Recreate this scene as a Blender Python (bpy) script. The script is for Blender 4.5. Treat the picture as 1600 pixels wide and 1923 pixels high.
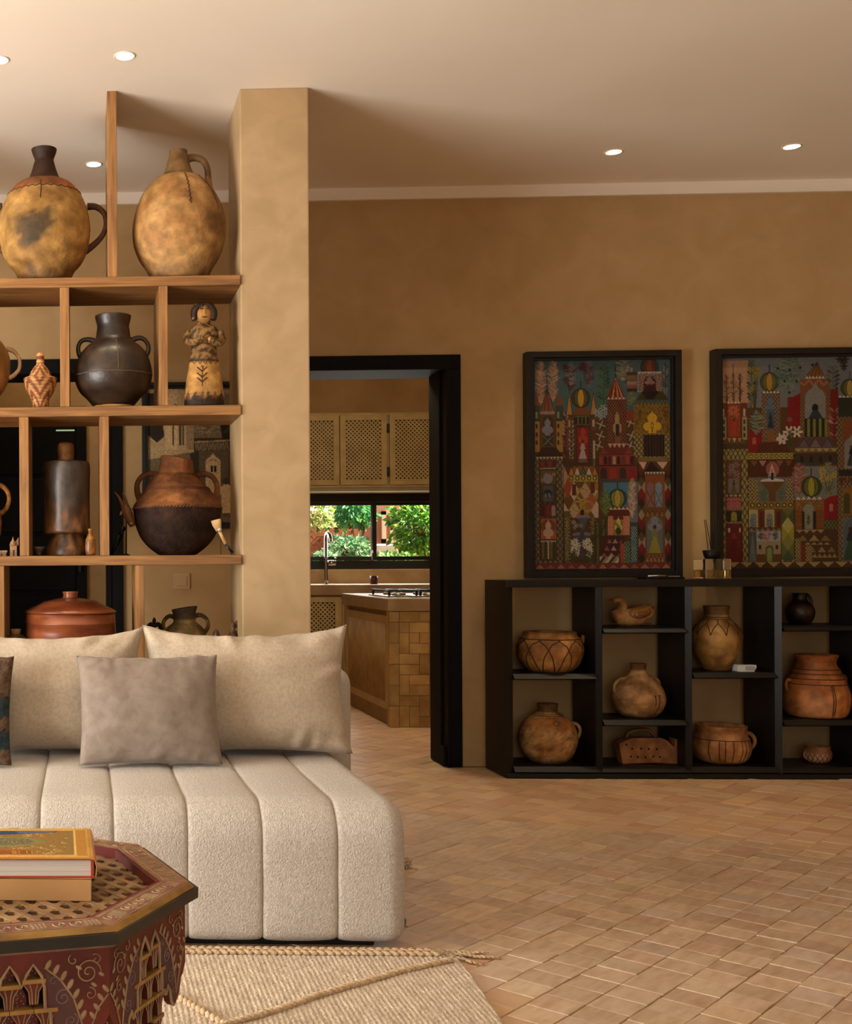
import bpy, bmesh, math, random
import numpy as np
from mathutils import Vector, Matrix, noise

random.seed(7)
for o in list(bpy.data.objects):
    bpy.data.objects.remove(o, do_unlink=True)
SC = bpy.context.scene
COL = SC.collection
PI = math.pi

# ---------------------------------------------------------------- camera
FPX, PPX, PPY, CAMH = 2200.0, 59.0, 1060.0, 1.03
YAW, ROLL = math.radians(2.5), 0.005
FWD = Vector((-math.sin(YAW), math.cos(YAW), 0))
_r = Vector((math.cos(YAW), math.sin(YAW), 0)); _u = Vector((0, 0, 1))
RGT = _r * math.cos(ROLL) - _u * math.sin(ROLL)
UPV = _r * math.sin(ROLL) + _u * math.cos(ROLL)
CAMP = Vector((0, 0, CAMH))
cam_d = bpy.data.cameras.new('camera')
cam_d.sensor_fit = 'HORIZONTAL'; cam_d.sensor_width = 36.0
cam_d.lens = 36.0 * FPX / 1600.0
cam_d.shift_x = (800.0 - PPX) / 1600.0
cam_d.shift_y = (PPY - 961.5) / 1600.0
cam_d.clip_start = 0.05; cam_d.clip_end = 200
cam = bpy.data.objects.new('camera', cam_d); COL.objects.link(cam)
cam.matrix_world = Matrix(((RGT.x, UPV.x, -FWD.x, 0), (RGT.y, UPV.y, -FWD.y, 0),
                           (RGT.z, UPV.z, -FWD.z, CAMH), (0, 0, 0, 1)))
SC.camera = cam

def at(px, py, Y):                      # measured picture point -> place on the plane Y (metres)
    d = FWD + RGT * ((px - PPX) / FPX) - UPV * ((py - PPY) / FPX)
    return CAMP + d * (Y / d.y)
def atz(px, py, Z):
    d = FWD + RGT * ((px - PPX) / FPX) - UPV * ((py - PPY) / FPX)
    return CAMP + d * ((Z - CAMH) / d.z)
def sc(Y): return Y / FPX               # metres per picture pixel at depth Y

# ---------------------------------------------------------------- world, sun, window light, exposure
SC.view_settings.view_transform = 'Standard'
SC.view_settings.look = 'None'
SC.view_settings.gamma = 1.0
SC.view_settings.use_curve_mapping = False
SC.view_settings.exposure = 0.0
W = bpy.data.worlds.new('sky'); SC.world = W; W.use_nodes = True
wn = W.node_tree; wn.nodes.clear()
wo = wn.nodes.new('ShaderNodeOutputWorld'); wb = wn.nodes.new('ShaderNodeBackground')
ws = wn.nodes.new('ShaderNodeTexSky'); ws.sky_type = 'NISHITA'; ws.sun_disc = False
ws.sun_elevation = math.radians(48); ws.sun_rotation = math.radians(90)
wb.inputs['Strength'].default_value = 0.22
wn.links.new(ws.outputs['Color'], wb.inputs['Color']); wn.links.new(wb.outputs[0], wo.inputs['Surface'])

def light(name, kind, loc, direction, energy, color, **kw):
    d = bpy.data.lights.new(name, kind); d.energy = energy; d.color = color
    for k, v in kw.items(): setattr(d, k, v)
    o = bpy.data.objects.new(name, d); COL.objects.link(o); o.location = loc
    o.rotation_euler = Vector(direction).to_track_quat('-Z', 'Y').to_euler()
    return o
light('sun', 'SUN', (6, 12, 9), (-0.72, 0.05, -0.69), 30.0, (1.0, 0.93, 0.80), angle=0.01)
# daylight standing in the glazed openings of the left and the front wall
light('window_light_left', 'AREA', (-3.1, 2.0, 1.05), (1, 0, 0.55), 288, (1.0, 0.975, 0.95), shape='RECTANGLE', size=2.8, size_y=1.6)
light('window_light_front', 'AREA', (0.9, -2.6, 1.2), (0, 1, 0.6), 30, (1.0, 0.975, 0.95), shape='RECTANGLE', size=3.6, size_y=2.2)
light('window_light_kitchen', 'AREA', (2.35, 10.17, 1.22), (0, -1, -0.35), 18, (1.0, 0.95, 0.86), shape='RECTANGLE', size=1.3, size_y=0.3)

# ---------------------------------------------------------------- helpers
def lin(c):
    if isinstance(c, str):
        c = tuple(int(c[i:i + 2], 16) for i in (0, 2, 4))
    r = []
    for v in c[:3]:
        v = v / 255.0
        r.append(v / 12.92 if v <= 0.04045 else ((v + 0.055) / 1.055) ** 2.4)
    return tuple(r) + (1.0,)

MATS = {}
def M(name, c1, c2=None, c3=None, scale=4.0, detail=5.0, rough=0.6, bump=0.0, bscale=60.0, metal=0.0,
      spec=0.4, stretch=(1, 1, 1), dist=0.0, attr=None, randcol=0.0, lo=0.35, hi=0.65, sheen=0.0,
      trans=0.0, emit=0.0, bstretch=(1, 1, 1), sss=0.0, coat=0.0, attrmix=0.35, randpal=None):
    if name in MATS: return MATS[name]
    m = bpy.data.materials.new(name); m.use_nodes = True
    nt = m.node_tree; N = nt.nodes; L = nt.links
    b = N['Principled BSDF']
    b.inputs['Roughness'].default_value = rough
    b.inputs['Metallic'].default_value = metal
    b.inputs['Specular IOR Level'].default_value = spec
    if coat: b.inputs['Coat Weight'].default_value = coat; b.inputs['Coat Roughness'].default_value = 0.2
    if sheen:
        b.inputs['Sheen Weight'].default_value = sheen; b.inputs['Sheen Roughness'].default_value = 0.5
    if trans:
        b.inputs['Transmission Weight'].default_value = trans
    if emit:
        b.inputs['Emission Color'].default_value = lin(c1); b.inputs['Emission Strength'].default_value = emit
    tc = N.new('ShaderNodeTexCoord')
    oi = N.new('ShaderNodeObjectInfo')
    add = N.new('ShaderNodeVectorMath'); add.operation = 'MULTIPLY_ADD'
    add.inputs[1].default_value = (1, 1, 1)
    cmb = N.new('ShaderNodeCombineXYZ')
    mul = N.new('ShaderNodeMath'); mul.operation = 'MULTIPLY'; mul.inputs[1].default_value = 37.0
    L.new(oi.outputs['Random'], mul.inputs[0])
    for k in range(3): L.new(mul.outputs[0], cmb.inputs[k])
    L.new(tc.outputs['Object'], add.inputs[0]); L.new(cmb.outputs[0], add.inputs[2])
    colout = None
    if c2 is not None:
        mp = N.new('ShaderNodeMapping'); mp.inputs['Scale'].default_value = stretch
        L.new(add.outputs[0], mp.inputs['Vector'])
        nz = N.new('ShaderNodeTexNoise'); nz.inputs['Scale'].default_value = scale
        nz.inputs['Detail'].default_value = detail; nz.inputs['Distortion'].default_value = dist
        L.new(mp.outputs[0], nz.inputs['Vector'])
        rp = N.new('ShaderNodeValToRGB'); e = rp.color_ramp.elements
        e[0].position = lo; e[0].color = lin(c1); e[1].position = hi; e[1].color = lin(c2)
        if c3 is not None:
            x = e.new((lo + hi) / 2); x.color = lin(c3)
        L.new(nz.outputs['Fac'], rp.inputs['Fac']); colout = rp.outputs['Color']
    if attr:
        at_ = N.new('ShaderNodeAttribute'); at_.attribute_name = attr
        if colout is not None:
            mx = N.new('ShaderNodeMix'); mx.data_type = 'RGBA'; mx.blend_type = 'OVERLAY'
            mx.inputs['Factor'].default_value = attrmix
            L.new(at_.outputs['Color'], mx.inputs[6]); L.new(colout, mx.inputs[7]); colout = mx.outputs[2]
        else: colout = at_.outputs['Color']
    if randpal and colout is not None:
        rp2 = N.new('ShaderNodeValToRGB'); rp2.color_ramp.interpolation = 'CONSTANT'
        e2 = rp2.color_ramp.elements
        for k, c in enumerate(randpal):
            x = e2[k] if k < 2 else e2.new(k / len(randpal))
            x.position = k / len(randpal); x.color = lin(c)
        wnz = N.new('ShaderNodeTexWhiteNoise'); wnz.noise_dimensions = '1D'; L.new(mul.outputs[0], wnz.inputs['W'])
        L.new(wnz.outputs['Value'], rp2.inputs['Fac'])
        mx2 = N.new('ShaderNodeMix'); mx2.data_type = 'RGBA'; mx2.inputs['Factor'].default_value = 0.36
        L.new(colout, mx2.inputs[6]); L.new(rp2.outputs['Color'], mx2.inputs[7]); colout = mx2.outputs[2]
    if randcol and colout is not None:
        hv = N.new('ShaderNodeHueSaturation')
        mr = N.new('ShaderNodeMapRange'); mr.inputs['To Min'].default_value = 1 - randcol; mr.inputs['To Max'].default_value = 1 + randcol
        L.new(oi.outputs['Random'], mr.inputs['Value']); L.new(mr.outputs[0], hv.inputs['Value'])
        L.new(colout, hv.inputs['Color']); colout = hv.outputs['Color']
    if colout is not None: L.new(colout, b.inputs['Base Color'])
    else: b.inputs['Base Color'].default_value = lin(c1)
    if bump:
        mp2 = N.new('ShaderNodeMapping'); mp2.inputs['Scale'].default_value = bstretch
        L.new(add.outputs[0], mp2.inputs['Vector'])
        n2 = N.new('ShaderNodeTexNoise'); n2.inputs['Scale'].default_value = bscale; n2.inputs['Detail'].default_value = 4
        L.new(mp2.outputs[0], n2.inputs['Vector'])
        bp = N.new('ShaderNodeBump'); bp.inputs['Strength'].default_value = bump; bp.inputs['Distance'].default_value = 0.01
        L.new(n2.outputs['Fac'], bp.inputs['Height']); L.new(bp.outputs[0], b.inputs['Normal'])
    MATS[name] = m
    return m

def mesh_of(name, verts, faces, smooth=False):
    me = bpy.data.meshes.new(name); me.from_pydata([tuple(v) for v in verts], [], faces); me.update()
    if smooth: me.polygons.foreach_set('use_smooth', [True] * len(me.polygons))
    return me

class MB:
    """collects verts/faces of one mesh"""
    def __init__(s): s.v = []; s.f = []
    def add(s, verts, faces):
        n = len(s.v); s.v += [tuple(p) for p in verts]; s.f += [tuple(i + n for i in f) for f in faces]; return s
    def box(s, x0, x1, y0, y1, z0, z1, c=0.0):
        if c <= 0:
            v = [(x0, y0, z0), (x1, y0, z0), (x1, y1, z0), (x0, y1, z0), (x0, y0, z1), (x1, y0, z1), (x1, y1, z1), (x0, y1, z1)]
            return s.add(v, [(0, 3, 2, 1), (4, 5, 6, 7), (0, 1, 5, 4), (1, 2, 6, 5), (2, 3, 7, 6), (3, 0, 4, 7)])
        bm = bmesh.new(); bmesh.ops.create_cube(bm, size=1.0)
        for q in bm.verts:
            q.co = Vector((x0 if q.co.x < 0 else x1, y0 if q.co.y < 0 else y1, z0 if q.co.z < 0 else z1))
        bmesh.ops.bevel(bm, geom=list(bm.edges), offset=c, segments=2, affect='EDGES', profile=0.6)
        return s.addbm(bm)
    def addbm(s, bm):
        bm.verts.index_update()
        s.add([q.co.copy() for q in bm.verts], [tuple(q.index for q in f.verts) for f in bm.faces]); bm.free(); return s
    def prism(s, poly, y0, y1):         # polygon in x,z pushed along y
        n = len(poly)
        v = [(x, y0, z) for x, z in poly] + [(x, y1, z) for x, z in poly]
        f = [tuple(range(n)), tuple(range(2 * n - 1, n - 1, -1))]
        f += [(i, i + n, (i + 1) % n + n, (i + 1) % n) for i in range(n)]
        return s.add(v, f)
    def prismz(s, poly, z0, z1):        # polygon in x,y pushed along z
        n = len(poly)
        v = [(x, y, z0) for x, y in poly] + [(x, y, z1) for x, y in poly]
        f = [tuple(range(n - 1, -1, -1)), tuple(range(n, 2 * n))]
        f += [(i, (i + 1) % n, (i + 1) % n + n, i + n) for i in range(n)]
        return s.add(v, f)
    def tube(s, path, rad, seg=10, flat=1.0, closed=False):
        P = [Vector(p) for p in path]; n = len(P)
        if not hasattr(rad, '__len__'): rad = [rad] * n
        prev = None; rings = []
        for i in range(n):
            if closed: t = P[(i + 1) % n] - P[i - 1]
            else: t = P[min(i + 1, n - 1)] - P[max(i - 1, 0)]
            t = t.normalized() if t.length > 1e-9 else Vector((0, 0, 1))
            if prev is None:
                a = Vector((0, 1, 0)) if abs(t.y) < 0.9 else Vector((1, 0, 0))
                prev = (a - t * a.dot(t)).normalized()
            else:
                prev = prev - t * prev.dot(t); prev = prev.normalized() if prev.length > 1e-9 else t.orthogonal().normalized()
            b = t.cross(prev)
            rings.append([P[i] + (prev * math.cos(2 * PI * k / seg) * flat + b * math.sin(2 * PI * k / seg)) * rad[i] for k in range(seg)])
        v = [q for r in rings for q in r]; f = []
        m = n if closed else n - 1
        for i in range(m):
            j = (i + 1) % n
            for k in range(seg):
                f.append((i * seg + k, i * seg + (k + 1) % seg, j * seg + (k + 1) % seg, j * seg + k))
        if not closed:
            f.append(tuple(range(seg - 1, -1, -1))); f.append(tuple((n - 1) * seg + k for k in range(seg)))
        return s.add(v, f)
    def lathe(s, prof, seg=48, sx=1.0, sy=1.0, cx=0, cy=0, jit=None, close_bottom=True, close_top=False):
        n = len(prof); v = []; f = []
        for i, (r, z) in enumerate(prof):
            for k in range(seg):
                a = 2 * PI * k / seg
                rr = r * (1 + (jit(a, z) if jit else 0))
                v.append((cx + rr * math.sin(a) * sx, cy - rr * math.cos(a) * sy, z))
        for i in range(n - 1):
            for k in range(seg):
                f.append((i * seg + k, i * seg + (k + 1) % seg, (i + 1) * seg + (k + 1) % seg, (i + 1) * seg + k))
        if close_bottom: f.append(tuple(range(seg - 1, -1, -1)))
        if close_top: f.append(tuple((n - 1) * seg + k for k in range(seg)))
        return s.add(v, f)
    def ell(s, c, r, seg=8, rings=5, rot=None):
        v = []; f = []
        for i in range(rings + 1):
            p = PI * i / rings
            for k in range(seg):
                a = 2 * PI * k / seg
                q = Vector((r[0] * math.sin(p) * math.cos(a), r[1] * math.sin(p) * math.sin(a), r[2] * math.cos(p)))
                if rot is not None: q = rot @ q
                v.append(q + Vector(c))
        for i in range(rings):
            for k in range(seg):
                f.append((i * seg + k, (i + 1) * seg + k, (i + 1) * seg + (k + 1) % seg, i * seg + (k + 1) % seg))
        return s.add(v, f)
    def mesh(s, name, smooth=False, fix=True):
        me = mesh_of(name, s.v, s.f, smooth)
        if fix:
            bm = bmesh.new(); bm.from_mesh(me); bmesh.ops.recalc_face_normals(bm, faces=list(bm.faces)); bm.to_mesh(me); bm.free()
            if smooth: me.polygons.foreach_set('use_smooth', [True] * len(me.polygons))
        return me

def obj(name, me, mat, parent=None, loc=None, rot=None, smooth=None, kind=None, label=None):
    if isinstance(me, MB): me = me.mesh(name, bool(smooth))
    o = bpy.data.objects.new(name, me); COL.objects.link(o)
    if mat is not None and len(me.materials) == 0: me.materials.append(mat)
    if parent is not None: o.parent = parent
    if loc is not None: o.location = loc
    if rot is not None: o.rotation_euler = rot
    if kind: o['kind'] = kind
    if label: o['label'] = label
    return o
def tag(o, label, cat, group=None, kind=None):
    o['label'] = label; o['category'] = cat
    if group: o['group'] = group
    if kind: o['kind'] = kind
    return o
def thing(name, label, cat, loc=(0, 0, 0), rotz=0.0, group=None):
    o = bpy.data.objects.new(name, None); COL.objects.link(o); o.empty_display_size = 0.05
    o.location = loc; o.rotation_euler = (0, 0, rotz)
    return tag(o, label, cat, group)
def struct(name, me, mat, parent=None, label=None):
    o = obj(name, me, mat, parent)
    if parent is None: o['kind'] = 'structure'
    if label: o['label'] = label
    return o
def smooth_path(pts, n=6, closed=False):
    P = [Vector(p) for p in pts]; out = []
    m = len(P)
    rng = range(m if closed else m - 1)
    for i in rng:
        if closed: a, b, c, d = P[i - 1], P[i], P[(i + 1) % m], P[(i + 2) % m]
        else: a, b, c, d = P[max(i - 1, 0)], P[i], P[i + 1], P[min(i + 2, m - 1)]
        for k in range(n):
            t = k / n
            out.append(0.5 * ((2 * b) + (c - a) * t + (2 * a - 5 * b + 4 * c - d) * t * t + (3 * b - a - 3 * c + d) * t ** 3))
    if not closed: out.append(P[-1])
    return out
def nz(x, y, z, s=1.0): return noise.noise(Vector((x * s, y * s, z * s)))
def setcol(me, cols):                   # per-vertex colours (linear) as attribute 'Col'
    ca = me.color_attributes.new('Col', 'FLOAT_COLOR', 'POINT')
    ca.data.foreach_set('color', np.asarray(cols, dtype=np.float32).ravel())
def mix(a, b, t):
    t = max(0.0, min(1.0, t)); return tuple(a[i] * (1 - t) + b[i] * t for i in range(3)) + (1.0,)
def sstep(a, b, x):
    t = max(0.0, min(1.0, (x - a) / (b - a))); return t * t * (3 - 2 * t)
# ================================================================ THE ROOM
CEIL = 2.925; YB = 6.0; YK = 6.26
m_wall = M('tadelakt_wall', 'b59769', 'a88959', 'af9062', scale=5.5, detail=12, rough=0.55, bump=0.07, bscale=22, spec=0.3, dist=0.6, lo=0.3, hi=0.7)
m_col = M('tadelakt_column', 'b99d75', 'aa8f67', 'b2966e', scale=7.0, detail=12, rough=0.5, bump=0.06, bscale=18, spec=0.35, dist=0.8, lo=0.3, hi=0.7)
m_ceil = M('painted_ceiling', 'efe4d3', 'ebdfcc', scale=1.5, rough=0.8, bump=0.02, bscale=9, spec=0.2)
m_trim = M('painted_cornice', 'ebdfce', rough=0.7, spec=0.2)
m_black = M('black_stained_wood', '070605', '0d0b09', scale=3, stretch=(8, 8, 0.6), rough=0.65, spec=0.14, bump=0.05, bscale=30, bstretch=(6, 6, 0.5))
m_grout = M('pale_grout', 'b79a75', 'c8ac85', scale=14, rough=0.9)
m_dark = M('dark_metal', '121212', rough=0.4, spec=0.4)
m_ext = M('outside_render', 'b58a66', 'a67a57', scale=2, rough=0.9)

# ceiling, walls
struct('ceiling', MB().box(-3.5, 5.8, -3.0, 10.5, CEIL, CEIL + 0.2), m_ceil)
wb_ = MB()
for x0, x1, z0 in ((-3.3, -0.92, 0), (-0.92, 0.15, 2.04), (0.15, 0.97, 0), (0.97, 1.87, 2.04), (1.87, 5.6, 0)):
    wb_.box(x0, x1, YB, YK, z0, CEIL)
struct('wall_back', wb_, m_wall)
struct('wall_right', MB().box(5.6, 5.8, -3.0, 10.5, 0, CEIL), m_wall)
wl = MB()
for y0, y1, z0, z1 in ((-3.0, 0.5, 0, CEIL), (3.5, 10.5, 0, CEIL), (0.5, 3.5, 0, 0.2), (0.5, 3.5, 2.1, CEIL)):
    wl.box(-3.5, -3.3, y0, y1, z0, z1)
struct('wall_left', wl, m_wall)
wf = MB()
for x0, x1, z0, z1 in ((-3.3, -0.9, 0, CEIL), (2.7, 5.6, 0, CEIL), (-0.9, 2.7, 0, 0.2), (-0.9, 2.7, 2.4, CEIL)):
    wf.box(x0, x1, -3.0, -2.8, z0, z1)
struct('wall_front', wf, m_wall)
struct('column', MB().box(0.636, 0.908, 4.71, 5.08, 0, CEIL, 0.006), m_col)
tr = MB().box(-3.3, 5.6, YB - 0.012, YB, 2.868, CEIL).box(-3.3, 5.6, YB - 0.02, YB, 2.863, 2.870)
struct('trim_1', tr, m_trim)

# windows that let the daylight in (beside and behind the camera)
def room_window(name, axis, a0, a1, z0, z1, c, n):
    w = MB(); t = 0.05
    def b(p0, p1, q0, q1):
        if axis == 'y': w.box(c - 0.03, c + 0.03, p0, p1, q0, q1)
        else: w.box(p0, p1, c - 0.03, c + 0.03, q0, q1)
    b(a0, a1, z0, z0 + t); b(a0, a1, z1 - t, z1)
    for k in range(n + 1):
        x = a0 + (a1 - a0) * k / n; b(max(a0, x - t / 2), min(a1, x + t / 2), z0, z1)
    return struct(name, w, m_dark)
room_window('window_2', 'y', 0.5, 3.5, 0.2, 2.1, -3.4, 3)
room_window('window_3', 'x', -0.9, 2.7, 0.2, 2.4, -2.9, 3)

# ---- kitchen door frame and hall door frame
def door_frame(name, xl, xr, zt, label):
    f = thing(name, label, 'door frame', (0, 0, 0)); del f['category']; f['kind'] = 'structure'
    w = 0.073; y0 = YB - 0.022
    obj('jamb', MB().box(xr - w, xr, y0, YK + 0.02, 0, zt - w, 0.004), m_black, f)
    obj('jamb', MB().box(xl, xl + w, y0, YK + 0.02, 0, zt - w, 0.004), m_black, f)
    obj('head', MB().box(xl, xr, y0, YK + 0.02, zt - w, zt, 0.004), m_black, f)
    obj('stop_bead', MB().box(xr - w - 0.012, xr - w, YB + 0.06, YK - 0.03, 0, zt - w, 0.002), m_black, f)
    obj('stop_bead', MB().box(xl + w, xl + w + 0.012, YB + 0.06, YK - 0.03, 0, zt - w, 0.002), m_black, f)
    g = MB().box(xr - w - 0.002, xr - w + 0.012, y0 - 0.006, y0 + 0.01, 0, zt - w + 0.012, 0.002)
    g.box(xl + w - 0.012, xl + w + 0.002, y0 - 0.006, y0 + 0.01, 0, zt - w + 0.012, 0.002)
    g.box(xl + w, xr - w, y0 - 0.006, y0 + 0.01, zt - w - 0.002, zt - w + 0.012, 0.002)
    obj('inner_moulding', g, m_black, f)
    obj('kick_block', MB().box(xr - w - 0.016, xr - w - 0.0005, y0 + 0.02, YB + 0.058, 0, 0.10, 0.002), m_black, f)
    return f
door_frame('door_1', 0.932, 1.905, 2.076, 'black wooden door frame opening into the kitchen')
door_frame('door_2', -0.96, 0.208, 2.078, 'black wooden door frame seen through the shelves')

# ---- kitchen and hall shells
m_kwall = M('kitchen_plaster', 'a98657', '98764a', scale=3, detail=7, rough=0.6, spec=0.3)
struct('wall_kitchen_left', MB().box(0.6, 0.7, YK, 10.5, 0, CEIL), m_kwall)
struct('wall_kitchen_right', MB().box(4.4, 4.5, YK, 10.3, 0, CEIL), m_kwall)
YKB = 10.2
kw0, kw1 = at(480, 1000, YKB).x, at(830, 1000, YKB).x
kz0, kz1 = at(690, 1069, YKB).z, at(690, 924, YKB).z
wk = MB()
for x0, x1, z0, z1 in ((0.7, kw0, 0, CEIL), (kw1, 4.4, 0, CEIL), (kw0, kw1, 0, kz0), (kw0, kw1, kz1, CEIL)):
    wk.box(x0, x1, YKB, YKB + 0.25, z0, z1)
struct('wall_kitchen_back', wk, m_kwall)
struct('wall_hall_back', MB().box(-3.3, 0.6, 7.75, 7.9, 0, CEIL), m_wall)
# dark panelled door at the end of the hall
dl, dr = at(-260, 900, 7.72).x, at(162, 900, 7.72).x
dt = at(100, 764, 7.72).z
hd = thing('door_3', 'dark panelled hall door behind the shelves', 'door', (0, 0, 0)); del hd['category']; hd['kind'] = 'structure'
m_hd = M('dark_hall_door', '040404', '080908', scale=4, rough=0.45, spec=0.15)
obj('door_leaf', MB().box(dl, dr, 7.70, 7.748, 0, dt, 0.004), m_hd, hd)
ns = 5
for k in range(ns):
    z0 = 0.08 + k * (dt - 0.16) / ns
    obj('panel', MB().box(dl + 0.06, dr - 0.07, 7.686, 7.699, z0 + 0.015, z0 + (dt - 0.16) / ns - 0.015, 0.005), m_hd, hd)
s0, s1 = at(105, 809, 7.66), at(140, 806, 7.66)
obj('reflection_glint', MB().box(s0.x, s1.x, 7.678, 7.6855, s0.z, s1.z), M('glowing_glint', (170, 205, 160), emit=0.5, rough=0.2), hd)  # glowing strip stands in for a window reflection on the dark door
obj('door_handle', MB().box(dr - 0.05, dr - 0.035, 7.66, 7.6985, 0.98, 1.10, 0.003), m_dark, hd)
light('hall_fill_light', 'POINT', (-0.1, 6.95, 2.6), (0, 0, -1), 9, (1.0, 0.75, 0.48), shadow_soft_size=0.12)  # unseen fill light, added so the hall wall reads as lit
light('kitchen_fill_light', 'POINT', (1.75, 6.75, 2.45), (0, 0, -1), 48, (1.0, 0.90, 0.68), shadow_soft_size=0.15)  # unseen fill light, added to brighten the kitchen and the island front

# ---------------------------------------------------------------- floor with its tiles
fl = struct('floor', MB().box(-3.5, 5.8, -3.0, 10.5, -0.2, -0.004), m_grout)
m_tile = M('fired_clay_tile', 'd6bea2', 'a98866', 'c6ab8c', scale=20, detail=9, rough=0.42, spec=0.45, bump=0.10, bscale=35, attr=None, stretch=(0.6, 2.4, 1), randcol=0.09, randpal=('d0b799', 'c6aa8c', 'bfa283', 'd2b994', 'bf977c', 'ccb7a8', 'bd9f82', 'd3b48c'), lo=0.28, hi=0.72)
m_tile2 = M('fired_clay_tile_field', 'd6bea2', 'a98866', 'c6ab8c', scale=20, detail=9, rough=0.42, spec=0.45, bump=0.10, bscale=35, attr='Col', lo=0.28, hi=0.72, attrmix=0.3)
TP = 0.098; TA = math.radians(44.5)
tile_meshes = []
rt = random.Random(3)
def tile_vf(r, s=TP):
    h = s / 2 - 0.0009
    c = [(-h + r.uniform(-.0012, .0012), -h + r.uniform(-.0012, .0012)), (h + r.uniform(-.0012, .0012), -h + r.uniform(-.0012, .0012)),
         (h + r.uniform(-.0012, .0012), h + r.uniform(-.0012, .0012)), (-h + r.uniform(-.0012, .0012), h + r.uniform(-.0012, .0012))]
    v = [(x, y, -0.012) for x, y in c] + [(x, y, -0.0016) for x, y in c] + [(x * 0.975, y * 0.975, 0.0) for x, y in c]
    f = [(i, (i + 1) % 4, (i + 1) % 4 + 4, i + 4) for i in range(4)] + [(i + 4, (i + 1) % 4 + 4, (i + 1) % 4 + 8, i + 8) for i in range(4)] + [(8, 9, 10, 11)]
    return v, f
for k in range(8):
    v, f = tile_vf(rt); me = mesh_of('tile', v, f); me.materials.append(m_tile); tile_meshes.append(me)
cells = []
ca, sa = math.cos(TA), math.sin(TA)
for i in range(-95, 96):
    off = rt.uniform(0, TP)
    for j in range(-95, 96):
        a = j * TP + off; b = i * TP
        x = 1.5 + a * ca - b * sa; y = 4.0 + a * sa + b * ca
        if not (-1.6 < x < 5.4 and 1.2 < y < 9.4): continue
        if y > 5.9 and not (0.75 < x < 3.6): continue
        if 0.62 < x < 0.92 and 4.69 < y < 5.1: continue
        if 5.86 < y < 6.34 and (x < 1.06 or x > 1.77): continue
        if 5.64 < y < 6.05 and x > 1.95: continue
        d = Vector((x, y, 0)) - CAMP; zc = d.dot(FWD)
        px = PPX + FPX * d.dot(RGT) / zc; py = PPY - FPX * d.dot(UPV) / zc
        vis = -30 < px < 1630 and py < 1950 and not (x < 1.0 and y < 3.16) and not (x < 0.92 and y < 4.2) and y < 5.9
        vis = vis and not (px < 765 and y < 4.7)
        cells.append((0 if vis else 1, d.length, x, y))
cells.sort()
for n, (h, dd, x, y) in enumerate(cells[:300]):
    o = obj('tile', tile_meshes[n % 8], None, fl, (x, y, rt.uniform(-0.0012, 0.0006)),
            (rt.gauss(0, 0.006), rt.gauss(0, 0.006), TA + rt.choice((0, PI)) + rt.gauss(0, 0.008)))
fm = MB(); fcols = []
pal = [lin(c) for c in ('d0b799', 'c6aa8c', 'bfa283', 'd2b994', 'bf977c', 'ccb7a8', 'bd9f82', 'd3b48c')]
for h, dd, x, y in cells[300:]:
    v, f = tile_vf(rt)
    R = Matrix.Rotation(TA + rt.gauss(0, 0.008), 3, 'Z') @ Matrix.Rotation(rt.gauss(0, 0.006), 3, 'X') @ Matrix.Rotation(rt.gauss(0, 0.006), 3, 'Y')
    z = rt.uniform(-0.0012, 0.0006)
    fm.add([R @ Vector(q) + Vector((x, y, z)) for q in v], f)
    c = rt.choice(pal); k = rt.uniform(0.92, 1.07); c = mix(c, lin('c6aa8c'), 0.35); fcols += [(c[0] * k, c[1] * k, c[2] * k, 1)] * 12
fme = fm.mesh('tile_field', fix=False); setcol(fme, fcols)
obj('tile_field', fme, m_tile2, fl, kind='stuff')

# ---------------------------------------------------------------- recessed ceiling lights
m_ring = M('downlight_ring', 'e9dccb', rough=0.4)
m_bulb = M('lit_lamp', (255, 244, 222), emit=14.0, rough=0.3)
def downlight(px, py, label, energy, spot=True):
    p = atz(px, py, CEIL)
    t = thing('ceiling_downlight', label, 'light', (p.x, p.y, CEIL), group='recessed ceiling lights')
    rg = MB(); prof = [(0.033, -0.0005), (0.033, -0.003), (0.037, -0.004), (0.041, -0.0015), (0.041, -0.0005)]
    rg.lathe(prof, 32, close_bottom=False); obj('trim_ring', rg, m_ring, t, smooth=True)
    obj('lamp_disc', MB().lathe([(0.0327, -0.0005), (0.0327, -0.002)], 32, close_top=True), m_bulb, t)
    if energy:
        l = light('downlight_beam', 'SPOT', (0, 0, -0.012), (0, 0, -1), energy, (1.0, 0.78, 0.50), spot_size=math.radians(66), spot_blend=0.85, shadow_soft_size=0.03)
        l.parent = t
    return t
downlight(234.5, 104.5, 'white recessed ceiling light above the tall shelf post', 26)
downlight(-2, 112, 'recessed ceiling light cut by the left picture edge', 26)
downlight(176, 308, 'small recessed light between the long-necked jar and the shelf post', 22)
downlight(1152.5, 285, 'recessed ceiling light above the first painting', 35)
downlight(1487, 275, 'recessed ceiling light above the second painting', 35)
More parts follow.
